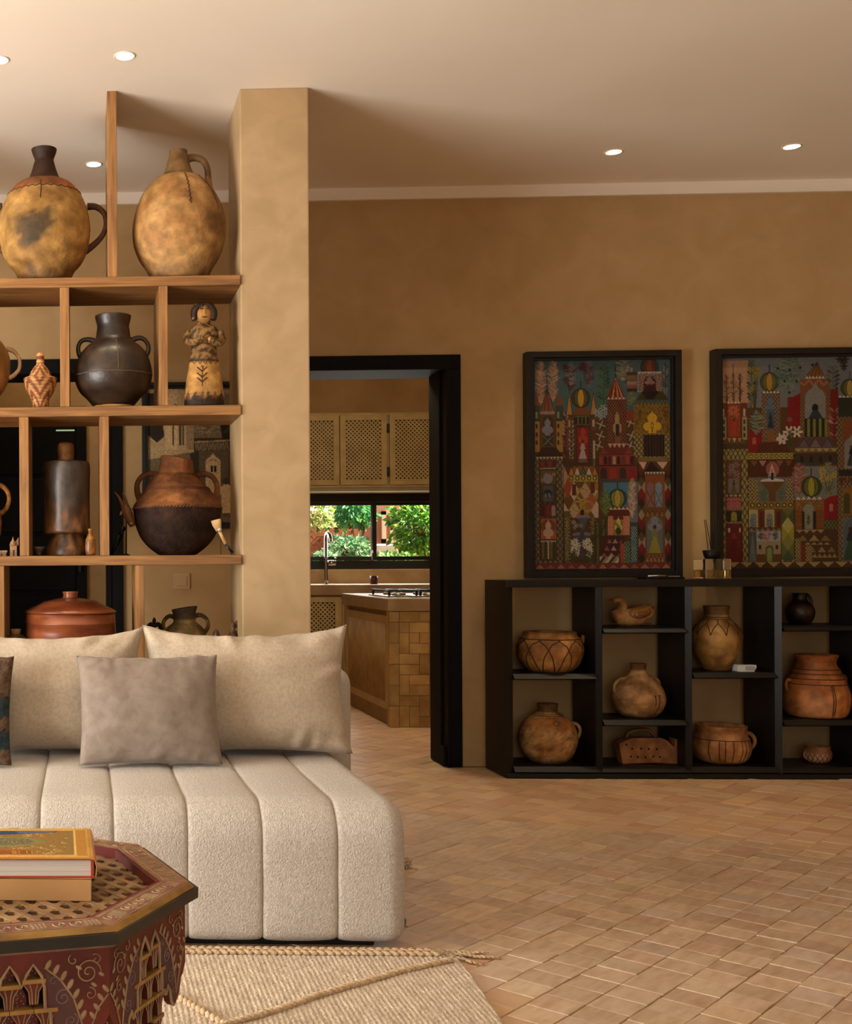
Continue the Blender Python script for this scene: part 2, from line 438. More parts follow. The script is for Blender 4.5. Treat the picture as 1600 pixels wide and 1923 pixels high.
# ================================================================ OPEN SHELF UNIT AND ITS POTTERY
m_wood = M('oiled_walnut_boards', 'a0733f', '70492a', '8a6036', scale=6, detail=6, rough=0.45, spec=0.35, stretch=(0.5, 3, 7), dist=1.2, lo=0.3, hi=0.7, bump=0.04, bscale=20, bstretch=(0.6, 4, 9))
m_woodv = M('oiled_walnut_posts', 'a87a47', '7a522d', '93683c', scale=6, detail=6, rough=0.45, spec=0.35, stretch=(7, 3, 0.5), dist=1.2, lo=0.3, hi=0.7, bump=0.04, bscale=20, bstretch=(9, 4, 0.6))
SY0, SY1 = 4.70, 5.05
Z1, Z2, Z3, Z4 = 2.180, 1.662, 1.064, 0.62
sh = thing('wooden_shelf_unit', 'open walnut shelf unit with staggered posts beside the plaster column', 'shelf', (0, SY0, 0))
SX0, SX1 = -1.25, 0.6345
for zt in (Z1, Z2, Z3, Z4, 0.16):
    obj('shelf_board', MB().box(SX0, SX1, 0, SY1 - SY0, zt - 0.039, zt, 0.003), m_wood, sh)
def post(px0, px1, zb, zt):
    x0 = at(px0, 800, SY0).x; x1 = at(px1, 800, SY0).x
    obj('post', MB().box(x0, x1, 0.001, SY1 - SY0 - 0.001, zb, zt, 0.0025), m_woodv, sh)
post(204, 222, Z1 + 0.0005, CEIL - 0.0005); post(-330, -312, Z1 + 0.0005, CEIL - 0.0005)
post(113.5, 131, Z2 + 0.0005, Z1 - 0.0395); post(299.5, 316, Z2 + 0.0005, Z1 - 0.0395); post(-180, -163, Z2 + 0.0005, Z1 - 0.0395)
post(36, 53.5, Z3 + 0.0005, Z2 - 0.0395); post(187, 204.5, Z3 + 0.0005, Z2 - 0.0395); post(-300, -283, Z3 + 0.0005, Z2 - 0.0395)
post(-11, 6.5, Z4 + 0.0005, Z3 - 0.0395); post(253, 269.5, Z4 + 0.0005, Z3 - 0.0395)
post(-11, 6.5, 0.1605, Z4 - 0.0395); post(253, 269.5, 0.1605, Z4 - 0.0395)
post(-11, 6.5, 0.0005, 0.1205); post(253, 269.5, 0.0005, 0.1205); post(430, 447, 0.0005, 0.1205)

def fnoise(p, s, seed=0): return noise.fractal(Vector((p[0] * s + seed, p[1] * s, p[2] * s)), 1.0, 2.0, 4)

def clay_mat(name, rough=0.62, spec=0.3, bump=0.25, bscale=70):
    return M(name, 'd4d4d4', '5c5c5c', 'a4a4a4', scale=26, detail=10, rough=rough, spec=spec, bump=bump, bscale=bscale, attr='Col', attrmix=0.42)
m_clay = clay_mat('fired_clay'); m_clayg = clay_mat('burnished_clay', 0.38, 0.5, 0.12, 50); m_clayr = clay_mat('rough_clay', 0.8, 0.2, 0.55, 60)
m_line = M('brown_slip_lines', '4a2c14', '38200e', scale=30, rough=0.7)
m_linew = M('pale_slip_lines', 'c9a774', 'b28f5c', scale=30, rough=0.7)

def profile(cx, Y, prof, zb, n=4):
    pts = []
    for i, (hw, y) in enumerate(prof):
        z = at(cx, y, Y).z
        pts.append((hw * sc(Y), zb if i == 0 else z))
    z0 = pts[0][1]
    pts = [(r, z - z0) for r, z in pts]
    sp = smooth_path([(r, 0, z) for r, z in pts], n)
    return [(max(0.001, p.x), p.z) for p in sp]

def pot(name, label, cat, cx, Y, prof, zb, colfn, mat=None, seg=56, wob=0.012, lip=0.85, lipd=0.03, handles=(), hr=4.5, group=None,
        sy=1.0, rim_tilt=0.0, hflat=0.8, hcol=None, nprof=4, closed=False, part='body'):
    mat = mat or m_clay
    X = at(cx, prof[0][1], Y).x
    root = thing(name, label, cat, (X, Y, zb), group=group)
    pr = profile(cx, Y, prof, zb, nprof)
    H = pr[-1][1]; rt_ = pr[-1][0]
    full = [(pr[0][0] * 0.93, 0.0)] + [(pr[0][0], 0.0035)] + pr[1:]
    if not closed: full += [(rt_ * (lip + 1) / 2, H + rt_ * 0.03), (rt_ * lip, H - rt_ * 0.05), (rt_ * lip * 0.97, H - lipd)]
    sd = random.uniform(0, 50)
    mb = MB(); jit = lambda a, z: wob * nz(math.sin(a) * 1.3 + sd, math.cos(a) * 1.3, z * 9)
    mb.lathe(full, seg, 1.0, sy, jit=jit, close_top=True)
    if rim_tilt:
        mb.v = [(x, y, z + rim_tilt * x * sstep(0.6, 1.0, z / H)) for x, y, z in mb.v]
    me = mb.mesh(part, True)
    cols = []
    for v in me.vertices:
        x, y, z = v.co
        t = math.atan2(x, -y); r = math.hypot(x, y)
        cols.append(colfn(t, z / H, (x, y, z)))
    setcol(me, cols)
    obj(part, me, mat, root)
    for hpts in handles:
        P = []
        for q in hpts:
            w = at(q[0], q[1], Y); P.append(Vector((w.x - X, (q[2] if len(q) > 2 else 0.0), w.z - zb)))
        P = smooth_path(P, 6); n = len(P)
        rad = [hr * sc(Y) * (1.25 - 0.35 * math.sin(PI * i / (n - 1))) for i in range(n)]
        hm = MB().tube(P, rad, 10, hflat).mesh('handle', True)
        setcol(hm, [(hcol or colfn)(1.2, max(0, min(1, v.co.z / H)), tuple(v.co)) for v in hm.vertices])
        obj('handle', hm, mat, root)
    def rf(h):
        z = h * H
        for (r0, z0), (r1, z1) in zip(pr, pr[1:]):
            if z0 <= z <= z1 and z1 > z0: return r0 + (r1 - r0) * (z - z0) / (z1 - z0)
        return pr[-1][0] if z > pr[-1][1] else pr[0][0]
    return root, rf, H
def paint(root, rf, H, lines, wid, mat=None, name='painted_lines', sy=1.0):
    mb = MB()
    for ln in lines:
        P = []
        for k in range(len(ln) - 1):
            (t0, h0), (t1, h1) = ln[k], ln[k + 1]
            st = max(2, int(8 * (abs(t1 - t0) + abs(h1 - h0) * 2)))
            for q in range(st): P.append((t0 + (t1 - t0) * q / st, h0 + (h1 - h0) * q / st))
        P.append(ln[-1])
        mb.tube([(rf(h) * 1.004 * math.sin(t), -rf(h) * 1.004 * sy * math.cos(t), h * H) for t, h in P], wid * 1.45, 5)
    return obj(name, mb, mat or m_line, root, smooth=True, kind='stuff')

c_ = lin
# --- top row
def colA(t, h, p):
    n = fnoise(p, 9, 3); n2 = fnoise(p, 26, 8)
    base = mix(c_('bd9150'), c_('8f672f'), 0.5 + n * 1.1)
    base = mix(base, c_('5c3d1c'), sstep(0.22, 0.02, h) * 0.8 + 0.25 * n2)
    if h > 0.655: base = mix(c_('7a4a22'), c_('a65a28'), sstep(0.1, 0.9, t + 0.3 * n) if t > -0.1 else 0.2 + n)
    if h > 0.755: base = mix(c_('3c2414'), c_('2a180c'), 0.5 + n)
    d = math.hypot((t + 0.18 + 0.25 * n) / 0.42, (h - 0.36 + 0.05 * n) / 0.13)
    base = mix(base, c_('3d2f1c'), (1 - sstep(0.6, 1.15, d + 0.3 * n2)) * (0.92 if h < 0.64 else 0))
    d2 = math.hypot((t + 0.62) / 0.3, (h - 0.40) / 0.09)
    return mix(base, c_('5a4420'), (1 - sstep(0.5, 1.3, d2 + 0.3 * n2)) * 0.6)
rA = pot('long_necked_jar', 'large ochre jar with a dark flared neck and a black soot stain', 'jar', 84, 4.82,
    [(46, 521), (56, 511), (69, 496), (81, 471), (86, 440), (85, 415), (78, 388), (66, 364), (50, 347), (33, 340), (25, 326), (19, 306), (18, 300), (23, 286), (24, 281)], Z1, colA,
    m_clay, handles=[[(164, 388), (181, 389), (196, 402), (199, 424), (191, 444), (176, 460), (160, 472)], [(4, 388), (-13, 389), (-28, 402), (-31, 424), (-23, 444), (-8, 460), (8, 472)]], hr=5.5,
    hcol=lambda t, h, p: mix(c_('3c2412'), c_('5a3a1c'), 0.5 + fnoise(p, 20)), group='pottery on the walnut shelves')
ln = [[(-1.6 + 0.1 * k, 0.655 + (0.008 if k % 2 else -0.004)) for k in range(33)]]
paint(rA[0], rA[1], rA[2], ln + [[(-0.08, 0.70), (-0.05, 0.645), (-0.06, 0.55)]], 0.0013)
def colB(t, h, p):
    n = fnoise(p, 8, 13); n2 = fnoise(p, 24, 5)
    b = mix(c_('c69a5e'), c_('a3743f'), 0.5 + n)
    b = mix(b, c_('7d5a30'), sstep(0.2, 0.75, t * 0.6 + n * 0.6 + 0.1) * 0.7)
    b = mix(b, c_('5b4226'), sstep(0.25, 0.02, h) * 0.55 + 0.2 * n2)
    if h > 0.80: b = mix(b, c_('5e4527'), 0.75)
    d = math.hypot((t - 0.85) / 0.25, (h - 0.42) / 0.09)
    return mix(b, c_('4a3319'), (1 - sstep(0.3, 1.2, d)) * 0.6)
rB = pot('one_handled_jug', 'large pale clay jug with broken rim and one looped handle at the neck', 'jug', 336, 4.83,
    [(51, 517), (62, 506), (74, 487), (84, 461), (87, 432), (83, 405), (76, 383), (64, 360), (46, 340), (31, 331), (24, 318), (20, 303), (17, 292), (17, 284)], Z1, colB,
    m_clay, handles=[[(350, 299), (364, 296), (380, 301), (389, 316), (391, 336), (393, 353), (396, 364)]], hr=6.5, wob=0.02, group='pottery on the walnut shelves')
zz = [(0.17 + (0.03 if k % 2 else -0.01), 0.78 - 0.018 * k) for k in range(16)]
paint(rB[0], rB[1], rB[2], [zz, [(0.9, 0.78), (0.95, 0.65), (0.95, 0.5)]], 0.0016)

# --- second row
def colL(t, h, p):
    n = fnoise(p, 9, 2); return mix(c_('a8743a'), c_('6f4a22'), 0.45 + n)
pot('handled_clay_jar', 'ochre clay jar with pale handle cut by the left picture edge beside the woven basket', 'jar', -62, 4.82,
    [(40, 760), (62, 745), (76, 722), (82, 690), (80, 668), (70, 648), (52, 630), (34, 620), (26, 605), (28, 590)], Z2, colL,
    m_clayg, handles=[[(12, 655), (26, 660), (36, 674), (36, 692), (27, 704), (16, 710)]], hr=4, hcol=lambda t, h, p: c_('b18e62'), group='pottery on the walnut shelves')
# woven basket: bands and zigzags as stitched coils
def colK(t, h, p):
    ring = int(h * 34); z = abs(((t * 2.1 / PI + (0.5 if h > 0.55 else 0)) % 1.0) - 0.5) * 2
    k = (h * 9 + z * 2.6) % 2.0
    if h > 0.80: k = (h * 16) % 2.0
    base = c_('c7935a') if k > 1.0 else c_('7d4520')
    return mix(base, c_('5a3014'), 0.25 * (ring % 2))
rK = pot('woven_lidded_basket', 'small coiled basket with tall stoppered lid and zigzag pattern', 'basket', 76, 4.75,
    [(15, 760), (16, 754), (17, 750), (24, 738), (29, 724), (31, 714), (30, 710), (22, 708), (18, 699), (12, 690), (7.5, 684), (7, 674), (7, 666), (5, 663)], Z2, colK, m_clay, seg=64, wob=0.0, closed=True, nprof=7)
co = MB()
for k in range(30):
    h = 0.02 + 0.96 * k / 30; r = rK[1](h)
    co.tube([(r * math.sin(a * PI / 16), -r * math.cos(a * PI / 16), h * rK[2]) for a in range(32)], 0.0016, 5, closed=True)
com = co.mesh('coil', True); setcol(com, [colK(math.atan2(v.co.x, -v.co.y), v.co.z / rK[2], v.co) for v in com.vertices])
obj('coil_rings', com, m_clay, rK[0])
def colD(t, h, p):
    n = fnoise(p, 12, 6); n2 = fnoise(p, 40, 1)
    b = mix(c_('1d1610'), c_('352417'), 0.5 + n); return mix(b, c_('4a3320'), max(0, n2) * 0.5)
rD = pot('black_two_handled_pot', 'black burnished pot with two small ear handles on a straw ring', 'pot', 213, 4.80,
    [(38, 756), (50, 749), (62, 737), (70, 721), (73, 703), (70, 685), (62, 665), (50, 651), (38, 642), (33, 634), (31, 622), (30, 612), (33, 600), (34, 594)], Z2 + 0.012, colD, m_clayg,
    handles=[[(181, 642), (168, 638), (154, 640), (147, 652), (149, 666), (156, 676)], [(246, 640), (258, 635), (270, 637), (278, 648), (278, 660), (271, 672)]], hr=4.5, group='pottery on the walnut shelves')
paint(rD[0], rD[1], rD[2], [[(0.10 + 0.01 * (k % 2), 0.70 - 0.025 * k) for k in range(15)], [(-1.4 + 0.2 * k, 0.33 + 0.004 * (k % 2)) for k in range(15)]], 0.0012, M('scratch_lines', '5e4a38', rough=0.7))
sr = MB().tube([(0.082 * math.cos(a * PI / 24), 0.082 * math.sin(a * PI / 24), 0.0062) for a in range(48)], 0.0062, 8, closed=True)
bp_ = at(213, 757, 4.80)
tag(obj('straw_ring', sr, M('straw', 'b88a44', '8c632b', scale=60, rough=0.8), loc=(bp_.x, 4.80, Z2), smooth=True), 'yellow straw ring under the black two-handled pot', 'stand')

# --- clay figurine
def figurine():
    Y = 4.765; cx = 383.5; s = sc(Y)
    X = at(cx, 757, Y).x
    root = thing('clay_figurine', 'painted clay figurine of a woman in a long cream skirt', 'figurine', (X, Y, Z2))
    prof = [(37, 757.7), (37, 744), (36, 742), (34, 722), (31, 704), (28, 685), (25.5, 670), (24, 660), (23.5, 652), (25, 640), (28, 630), (27, 622), (20, 615), (12.5, 611), (12, 606), (13.5, 602)]
    z0 = Z2 - 0.004
    pr = smooth_path([(hw * s, 0, (at(cx, y, Y).z - z0) if i else 0.0) for i, (hw, y) in enumerate(prof)], 4)
    mb = MB(); mb.lathe([(p.x, p.z) for p in pr], 48, 1.0, 0.62, close_top=True)
    me = mb.mesh('body', True); Hh = pr[-1].z
    cols = []
    for v in me.vertices:
        x, y, z = v.co; u = x / (s); n = fnoise((x, y, z), 30, 4)
        b = mix(c_('b98c4c'), c_('9c6f36'), 0.5 + n)
        zz = z / s
        if zz < 14: b = c_('2a1a0e')
        elif zz < 29:
            k = abs(((u + 37) / 12.3) % 1.0 - 0.5) * 2
            if (zz - 14) / 15 < 1 - k: b = c_('3a2412') if int((u + 37) / 12.3) % 2 else c_('6e4420')
        if 83 < zz < 89: b = c_('2e1c0e')
        if zz >= 89: b = mix(c_('8a6636'), c_('3e2814'), sstep(-0.1, 0.25, fnoise((x, y, z), 60, 9)))
        cols.append(b)
    setcol(me, cols); obj('body', me, m_clay, root)
    # head, nose, hair
    zh = at(cx, 590, Y).z - z0
    hd = MB().ell((0, -0.004, zh - 0.004), (0.0335, 0.029, 0.041), 20, 14)
    hd.add([(-0.006, -0.031, zh - 0.010), (0.006, -0.031, zh - 0.010), (0, -0.0425, zh - 0.008), (0, -0.030, zh + 0.016)], [(0, 1, 2), (0, 2, 3), (2, 1, 3)])
    hm = hd.mesh('head', True); setcol(hm, [c_('a8783c')] * len(hm.vertices)); obj('head', hm, m_clay, root)
    ft = MB()
    for sx in (-1, 1): ft.ell((sx * 0.013, -0.0318, zh + 0.012), (0.0075, 0.003, 0.003), 10, 6)
    ft.ell((0, -0.031, zh - 0.0215), (0.013, 0.003, 0.0022), 10, 6)
    for sx in (-1, 1): ft.tube([(sx * 0.006, -0.0325, zh + 0.018), (sx * 0.014, -0.0325, zh + 0.0225), (sx * 0.022, -0.028, zh + 0.018)], 0.0014, 6)
    obj('face_paint', ft, m_line, root, smooth=True, kind='stuff')
    hr = MB()
    for sx in (-1, 1):
        P = smooth_path([(0, -0.008, zh + 0.030), (sx * 0.022, -0.010, zh + 0.026), (sx * 0.036, -0.006, zh + 0.008), (sx * 0.038, -0.004, zh - 0.014), (sx * 0.035, -0.004, zh - 0.028)], 5)
        hr.tube(P, [0.013 + 0.003 * math.sin(PI * i / (len(P) - 1)) for i in range(len(P))], 10, 1.3)
    hr.ell((0, 0.008, zh + 0.004), (0.041, 0.030, 0.040), 16, 10)
    hrm = hr.mesh('hair', True); setcol(hrm, [mix(c_('2c1c10'), c_('8a7550'), 1.0 if nz(v.co.x, v.co.y, v.co.z, 160) > 0.45 else 0.0) for v in hrm.vertices])
    obj('hair', hrm, m_clay, root)
    for sx in (-1, 1):
        a0 = at(cx + sx * 28, 626, Y); a1 = at(cx + sx * 33, 640, Y); a2 = at(cx + sx * 24, 648, Y); a3 = at(cx + sx * 7, 643, Y)
        P = smooth_path([(a0.x - X, 0, a0.z - z0), (a1.x - X, -0.008, a1.z - z0), (a2.x - X, -0.032, a2.z - z0), (a3.x - X, -0.046, a3.z - z0)], 6)
        am = MB().tube(P, [0.0185 - 0.005 * i / len(P) for i in range(len(P))], 10).mesh('arm', True)
        setcol(am, [mix(c_('8f6a38'), c_('3e2814'), sstep(0.0, 0.2, fnoise(tuple(v.co), 70, 3))) for v in am.vertices]); obj('arm', am, m_clay, root)
        hb = MB().ell((a3.x - X + sx * 0.006, -0.05, a3.z - z0), (0.012, 0.006, 0.010), 10, 6)
        hbm = hb.mesh('hand', True); setcol(hbm, [c_('b58c50')] * len(hbm.vertices)); obj('hand', hbm, m_clay, root)
    # painted plant and zigzag on the skirt
    pl = MB()
    def sp(u, y):                     # on the skirt front
        q = at(cx + u, y, Y); z = q.z - z0; x = q.x - X
        r = 0.05
        for a, b in zip(pr, pr[1:]):
            if a.z <= z <= b.z and b.z > a.z: r = a.x + (b.x - a.x) * (z - a.z) / (b.z - a.z)
        return Vector((x, -0.62 * math.sqrt(max(0, r * r - x * x)) - 0.0006, z))
    def ln_(pts, w):
        P = []
        for (u0, y0), (u1, y1) in zip(pts, pts[1:]):
            for k in range(4): P.append(sp(u0 + (u1 - u0) * k / 4, y0 + (y1 - y0) * k / 4))
        P.append(sp(*pts[-1])); pl.tube(P, w, 5)
    ln_([(-6, 730), (-6, 710), (-5, 694)], 0.0014)
    for yy in (722, 713, 702):
        ln_([(-6, yy), (-15, yy - 8)], 0.0026); ln_([(-6, yy), (3, yy - 8)], 0.0026)
    ln_([(-9, 694), (-1, 692)], 0.0014); ln_([(-7, 690), (-3, 697)], 0.0014)
    ln_([(-25 + 5 * k, 679 + (9 if k % 2 else 0)) for k in range(11)], 0.0011)
    obj('painted_plant', pl, m_line, root, smooth=True)
    return root
figurine()

# --- third row
def colM(t, h, p):
    n = fnoise((p[0], p[1], p[2] * 0.4), 22, 2)
    b = mix(c_('2c241e'), c_('4a3e34'), 0.4 + n)
    low = sstep(0.62, 0.42, h + 0.12 * n)
    b = mix(b, mix(c_('7a5230'), c_('3a2412'), 0.5 + 1.4 * fnoise((p[0], p[1], p[2] * 0.3), 45, 7)), low)
    return mix(b, c_('6e6258'), 0.5 * (1 - sstep(0.08, 0.22, abs(t + 0.25))) * sstep(0.4, 0.55, h))  # narrow grey sheen on the upper body, painted into the colour
rM = pot('wooden_mortar', 'tall worn wooden mortar with a flared foot and a pestle', 'mortar', 126, 4.88,
    [(39, 1040), (39, 1034), (37, 1026), (33, 1016), (30, 1006), (31, 1003.5), (43, 1001), (43.5, 990), (43, 960), (43, 930), (44, 900), (44, 878), (42, 870), (40, 868)], Z3, colM, m_clayg, wob=0.03, lip=0.7, lipd=0.05, nprof=3)
pt_ = MB().lathe([(0.030, 0), (0.033, 0.03), (0.034, 0.06), (0.0355, 0.085), (0.034, 0.105), (0.026, 0.115), (0.010, 0.118)], 24, close_top=True)
ptm = pt_.mesh('pestle', True); setcol(ptm, [mix(c_('8a5a28'), c_('5e3a16'), 0.5 + fnoise((v.co.x, v.co.y, v.co.z * .3), 40)) for v in ptm.vertices])
pr_ = obj('pestle', ptm, m_clay, rM[0], loc=(-0.004, 0, rM[2] - 0.034))
def colY(t, h, p): return mix(c_('a8712c'), c_('6a4218'), 0.5 + 1.3 * fnoise(p, 50, 3))
pot('gourd_bottle', 'tiny honey-brown gourd bottle standing right of the wooden mortar', 'bottle', 170, 4.80,
    [(8, 1042), (9.5, 1036), (9.5, 1020), (8.5, 1012), (5, 1006), (3.6, 1000), (4.5, 996), (4.5, 993)], Z3, colY, m_clayg, seg=28)
def colT(t, h, p): return mix(c_('2a1c14'), c_('4a3424'), 0.5 + fnoise(p, 50, 3))
pot('small_oil_bowl', 'tiny dark boat-shaped bowl left of the wooden mortar', 'bowl', 73, 4.755,
    [(4, 1041), (6, 1037), (10, 1032), (13, 1027)], Z3, colT, m_clay, seg=28, sy=0.7, lip=0.8, lipd=0.012)
def colJ(t, h, p):
    n = fnoise(p, 10, 11); n2 = fnoise(p, 45, 3)
    if h > 0.485: b = mix(c_('7a4a26'), c_('4e2c16'), 0.5 + n + 0.3 * n2)
    else: b = mix(c_('3a2418'), c_('22150e'), 0.5 + n + 0.5 * n2)
    d = math.hypot((t + 0.15) / 0.35, (h - 0.57) / 0.07)
    return mix(b, c_('a06a3c'), (1 - sstep(0.3, 1.2, d + 0.4 * n2)) * 0.7)
rJ = pot('wide_brown_jar', 'wide brown jar with rope band, slanting rim and two ear handles', 'jar', 333, 4.89,
    [(33, 1040), (47, 1033), (59, 1022), (70, 1007), (78, 985), (81, 965), (82, 952), (78, 944), (67, 928), (54, 911), (42, 897), (35, 891), (33, 882), (31, 872), (30, 861)], Z3, colJ, m_clayr, rim_tilt=-0.18, nprof=5,
    handles=[[(299, 893), (285, 890), (268, 894), (258, 908), (258, 925), (263, 938)], [(368, 893), (382, 890), (398, 895), (407, 910), (407, 926), (402, 938)]], hr=5.5, group='pottery on the walnut shelves')
rb = MB()
for k in range(84):
    a = 2 * PI * k / 84; r = rJ[1](0.487) * 1.005
    c = Vector((r * math.sin(a), -r * math.cos(a), 0.487 * rJ[2]))
    tdir = Vector((math.cos(a), math.sin(a), 0.5)).normalized()
    rb.ell(c, (0.0035, 0.0035, 0.0085), 6, 4, Vector((0, 0, 1)).rotation_difference(tdir).to_matrix())
rbm = rb.mesh('rope_band', True); setcol(rbm, [c_('5a3a20')] * len(rbm.vertices)); obj('rope_band', rbm, m_clay, rJ[0])
rb = MB()
for k in range(60):
    a = 2 * PI * k / 60; r = rJ[1](0.835) * 1.0
    rb.ell((r * math.sin(a), -r * math.cos(a), 0.832 * rJ[2]), (0.0032, 0.0032, 0.004), 6, 4)
rbm = rb.mesh('neck_beading', True); setcol(rbm, [c_('4a2c18')] * len(rbm.vertices)); obj('neck_beading', rbm, m_clay, rJ[0])
paint(rJ[0], rJ[1], rJ[2], [[(-2.2 + 0.2 * k, 0.69) for k in range(23)], [(-2.2 + 0.2 * k, 0.675) for k in range(23)]], 0.0012, m_line)

# gazelle head on a rod
g = at(237, 1040, 4.84)
gz = thing('gazelle_head', 'carved wooden gazelle head on a thin metal rod beside the rope-banded jar', 'carving', (g.x, 4.84, Z3))
m_gz = M('carved_wood', '8a5a30', '5e3a1c', scale=20, rough=0.5, stretch=(1, 1, 0.3))
def gl(px, py): q = at(px, py, 4.84); return Vector((q.x - g.x, 0, q.z - Z3))
hp = smooth_path([gl(233, 948), gl(238, 960), gl(243, 973), gl(247, 983), gl(249, 989)], 4)
n = len(hp)
obj('head', MB().tube(hp, [sc(4.84) * r for r in np.interp(range(n), [0, n * .25, n * .6, n * .85, n - 1], [7, 10, 7, 5.5, 4])], 12, 0.9), m_gz, gz, smooth=True)
for k, (a, b, c, yy) in enumerate((((215, 924), (224, 936), (231, 952), -0.012), ((230, 926), (236, 938), (239, 954), 0.012))):
    P = smooth_path([gl(*a) + Vector((0, yy, 0)), gl(*b) + Vector((0, yy, 0)), gl(*c)], 5)
    obj('horn', MB().tube(P, [0.002 + 0.0075 * i / len(P) for i in range(len(P))], 8), m_gz, gz, smooth=True)
obj('ear', MB().tube([gl(232, 958), gl(228, 963), gl(225, 968)], [0.007, 0.006, 0.001], 8, 0.4), M('pale_ear', 'b89a78', rough=0.6), gz, smooth=True)
obj('muzzle_band', MB().tube([gl(246, 981), gl(247, 983)], [0.0132, 0.0132], 12), M('bone_band', 'b08550', rough=0.5), gz, smooth=True)
m_rod = M('dark_iron_rod', '1c130d', rough=0.5, metal=0.6)
obj('rod', MB().tube([gl(238, 958), gl(237, 1000), (0, 0, 0.006)], 0.0028, 8), m_rod, gz, smooth=True)
obj('base', MB().lathe([(0.017, 0), (0.017, 0.003), (0.006, 0.008), (0.003, 0.010)], 20, close_top=True), m_rod, gz, smooth=True)
q0, q1 = at(209, 1040, 4.93), at(234, 985, 4.93)
dk = thing('dark_dagger', 'dark slender dagger leaning behind the gazelle head', 'dagger', (q0.x, 4.93, Z3))
dv = q1 - q0
obj('sheath', MB().tube([(0, 0, 0.006), (dv.x * 0.7, 0.02, dv.z * 0.7)], [0.006, 0.012], 8, 0.5), m_rod, dk, smooth=True)
obj('hilt', MB().tube([(dv.x * 0.702, 0.02, dv.z * 0.702), (dv.x * 0.85, 0.025, dv.z * 0.85), (dv.x, 0.03, dv.z)], [0.013, 0.007, 0.011], 8, 0.6), m_rod, dk, smooth=True)
# bone-handled knife leaning at the right end
Yk = 4.765
b0 = at(438, 1041, Yk)
kn = thing('bone_handled_knife', 'bone and black horn knife leaning against the right end of the shelf', 'knife', (b0.x, Yk, Z3))
def kl(px, py, dy=0.0): q = at(px, py, Yk); return Vector((q.x - b0.x, dy, q.z - Z3))
m_bone = M('old_bone', 'd6b27c', 'b8935a', scale=25, rough=0.45)
obj('horn_tip', MB().tube([kl(437, 1038), kl(424, 1022)], [0.005, 0.0065], 10, 0.6), M('black_horn', '120d0a', rough=0.3), kn, smooth=True)
obj('bone_strip', MB().tube([kl(423.6, 1021.5), kl(412, 998)], [0.0062, 0.0065], 8, 0.5), m_bone, kn, smooth=True)
obj('bone_head', MB().tube([kl(411, 997), kl(407, 984), kl(405, 976)], [0.011, 0.019, 0.020], 12, 0.5), m_bone, kn, smooth=True)
obj('rivet', MB().ell(kl(412, 995, -0.009), (0.0085, 0.004, 0.0085), 14, 8), M('silver_rivet', 'c9bfae', rough=0.3, metal=0.7), kn, smooth=True)
obj('hanging_cord', MB().tube([kl(415, 994, 0.012), kl(415.3, 1015, 0.012), (kl(415.5, 1039, 0.012).x, 0.012, 0.001)], 0.0012, 6), m_rod, kn, smooth=True)
# jug at the left edge (only its handle is in view)
pot('looped_handle_jug', 'brown jug at the left picture edge showing only its thick round handle', 'jug', -52, 4.88,
    [(34, 1040), (48, 1022), (55, 995), (54, 965), (46, 935), (32, 915), (24, 898), (22, 880), (24, 868)], Z3, colY, m_clay,
    handles=[[(-8, 916), (2, 912), (13, 922), (17, 938), (12, 954), (0, 966), (-10, 972)]], hr=4.6, group='pottery on the walnut shelves')
# miniature clay houses
m_hs = M('pale_bisque', 'a8845c', '7e5c3a', scale=40, rough=0.8)
h0 = at(27, 1041, 4.80)
hs = thing('miniature_house', 'tiny clay house with a pointed tower and gable leaning on the shelf post', 'figurine', (h0.x, 4.80, Z3))
s_ = sc(4.80)
obj('wall', MB().box(-8 * s_, 5 * s_, -0.012, 0.012, 0, 20 * s_, 0.0015), m_hs, hs)
obj('tower_roof', MB().lathe([(6.5 * s_, 20 * s_), (6.5 * s_, 22 * s_), (5 * s_, 26 * s_), (2 * s_, 30 * s_), (0.3 * s_, 37 * s_)], 16, cx=-2.5 * s_, close_top=True), m_hs, hs)
obj('gable', MB().prism([(-3 * s_, 20.2 * s_), (8 * s_, 20.2 * s_), (8 * s_, 36 * s_)], 0.002, 0.014), m_hs, hs)
obj('doorway', MB().box(-2.5 * s_, 0.5 * s_, -0.0135, -0.0121, 0.2 * s_, 12 * s_), m_line, hs)
h1 = at(3, 1041, 4.80)
hb = thing('miniature_cottage', 'tiny low flat-roofed clay cottage at the left picture edge', 'figurine', (h1.x, 4.80, Z3))
obj('wall', MB().box(-10 * s_, 9 * s_, -0.011, 0.011, 0, 7 * s_, 0.001), m_hs, hb)
obj('roof', MB().box(-11 * s_, 11 * s_, -0.014, 0.014, 7.05 * s_, 11 * s_, 0.0015), m_hs, hb)
obj('doorway', MB().box(-1.5 * s_, 1.5 * s_, -0.0125, -0.0111, 0.2 * s_, 5 * s_), m_line, hb)

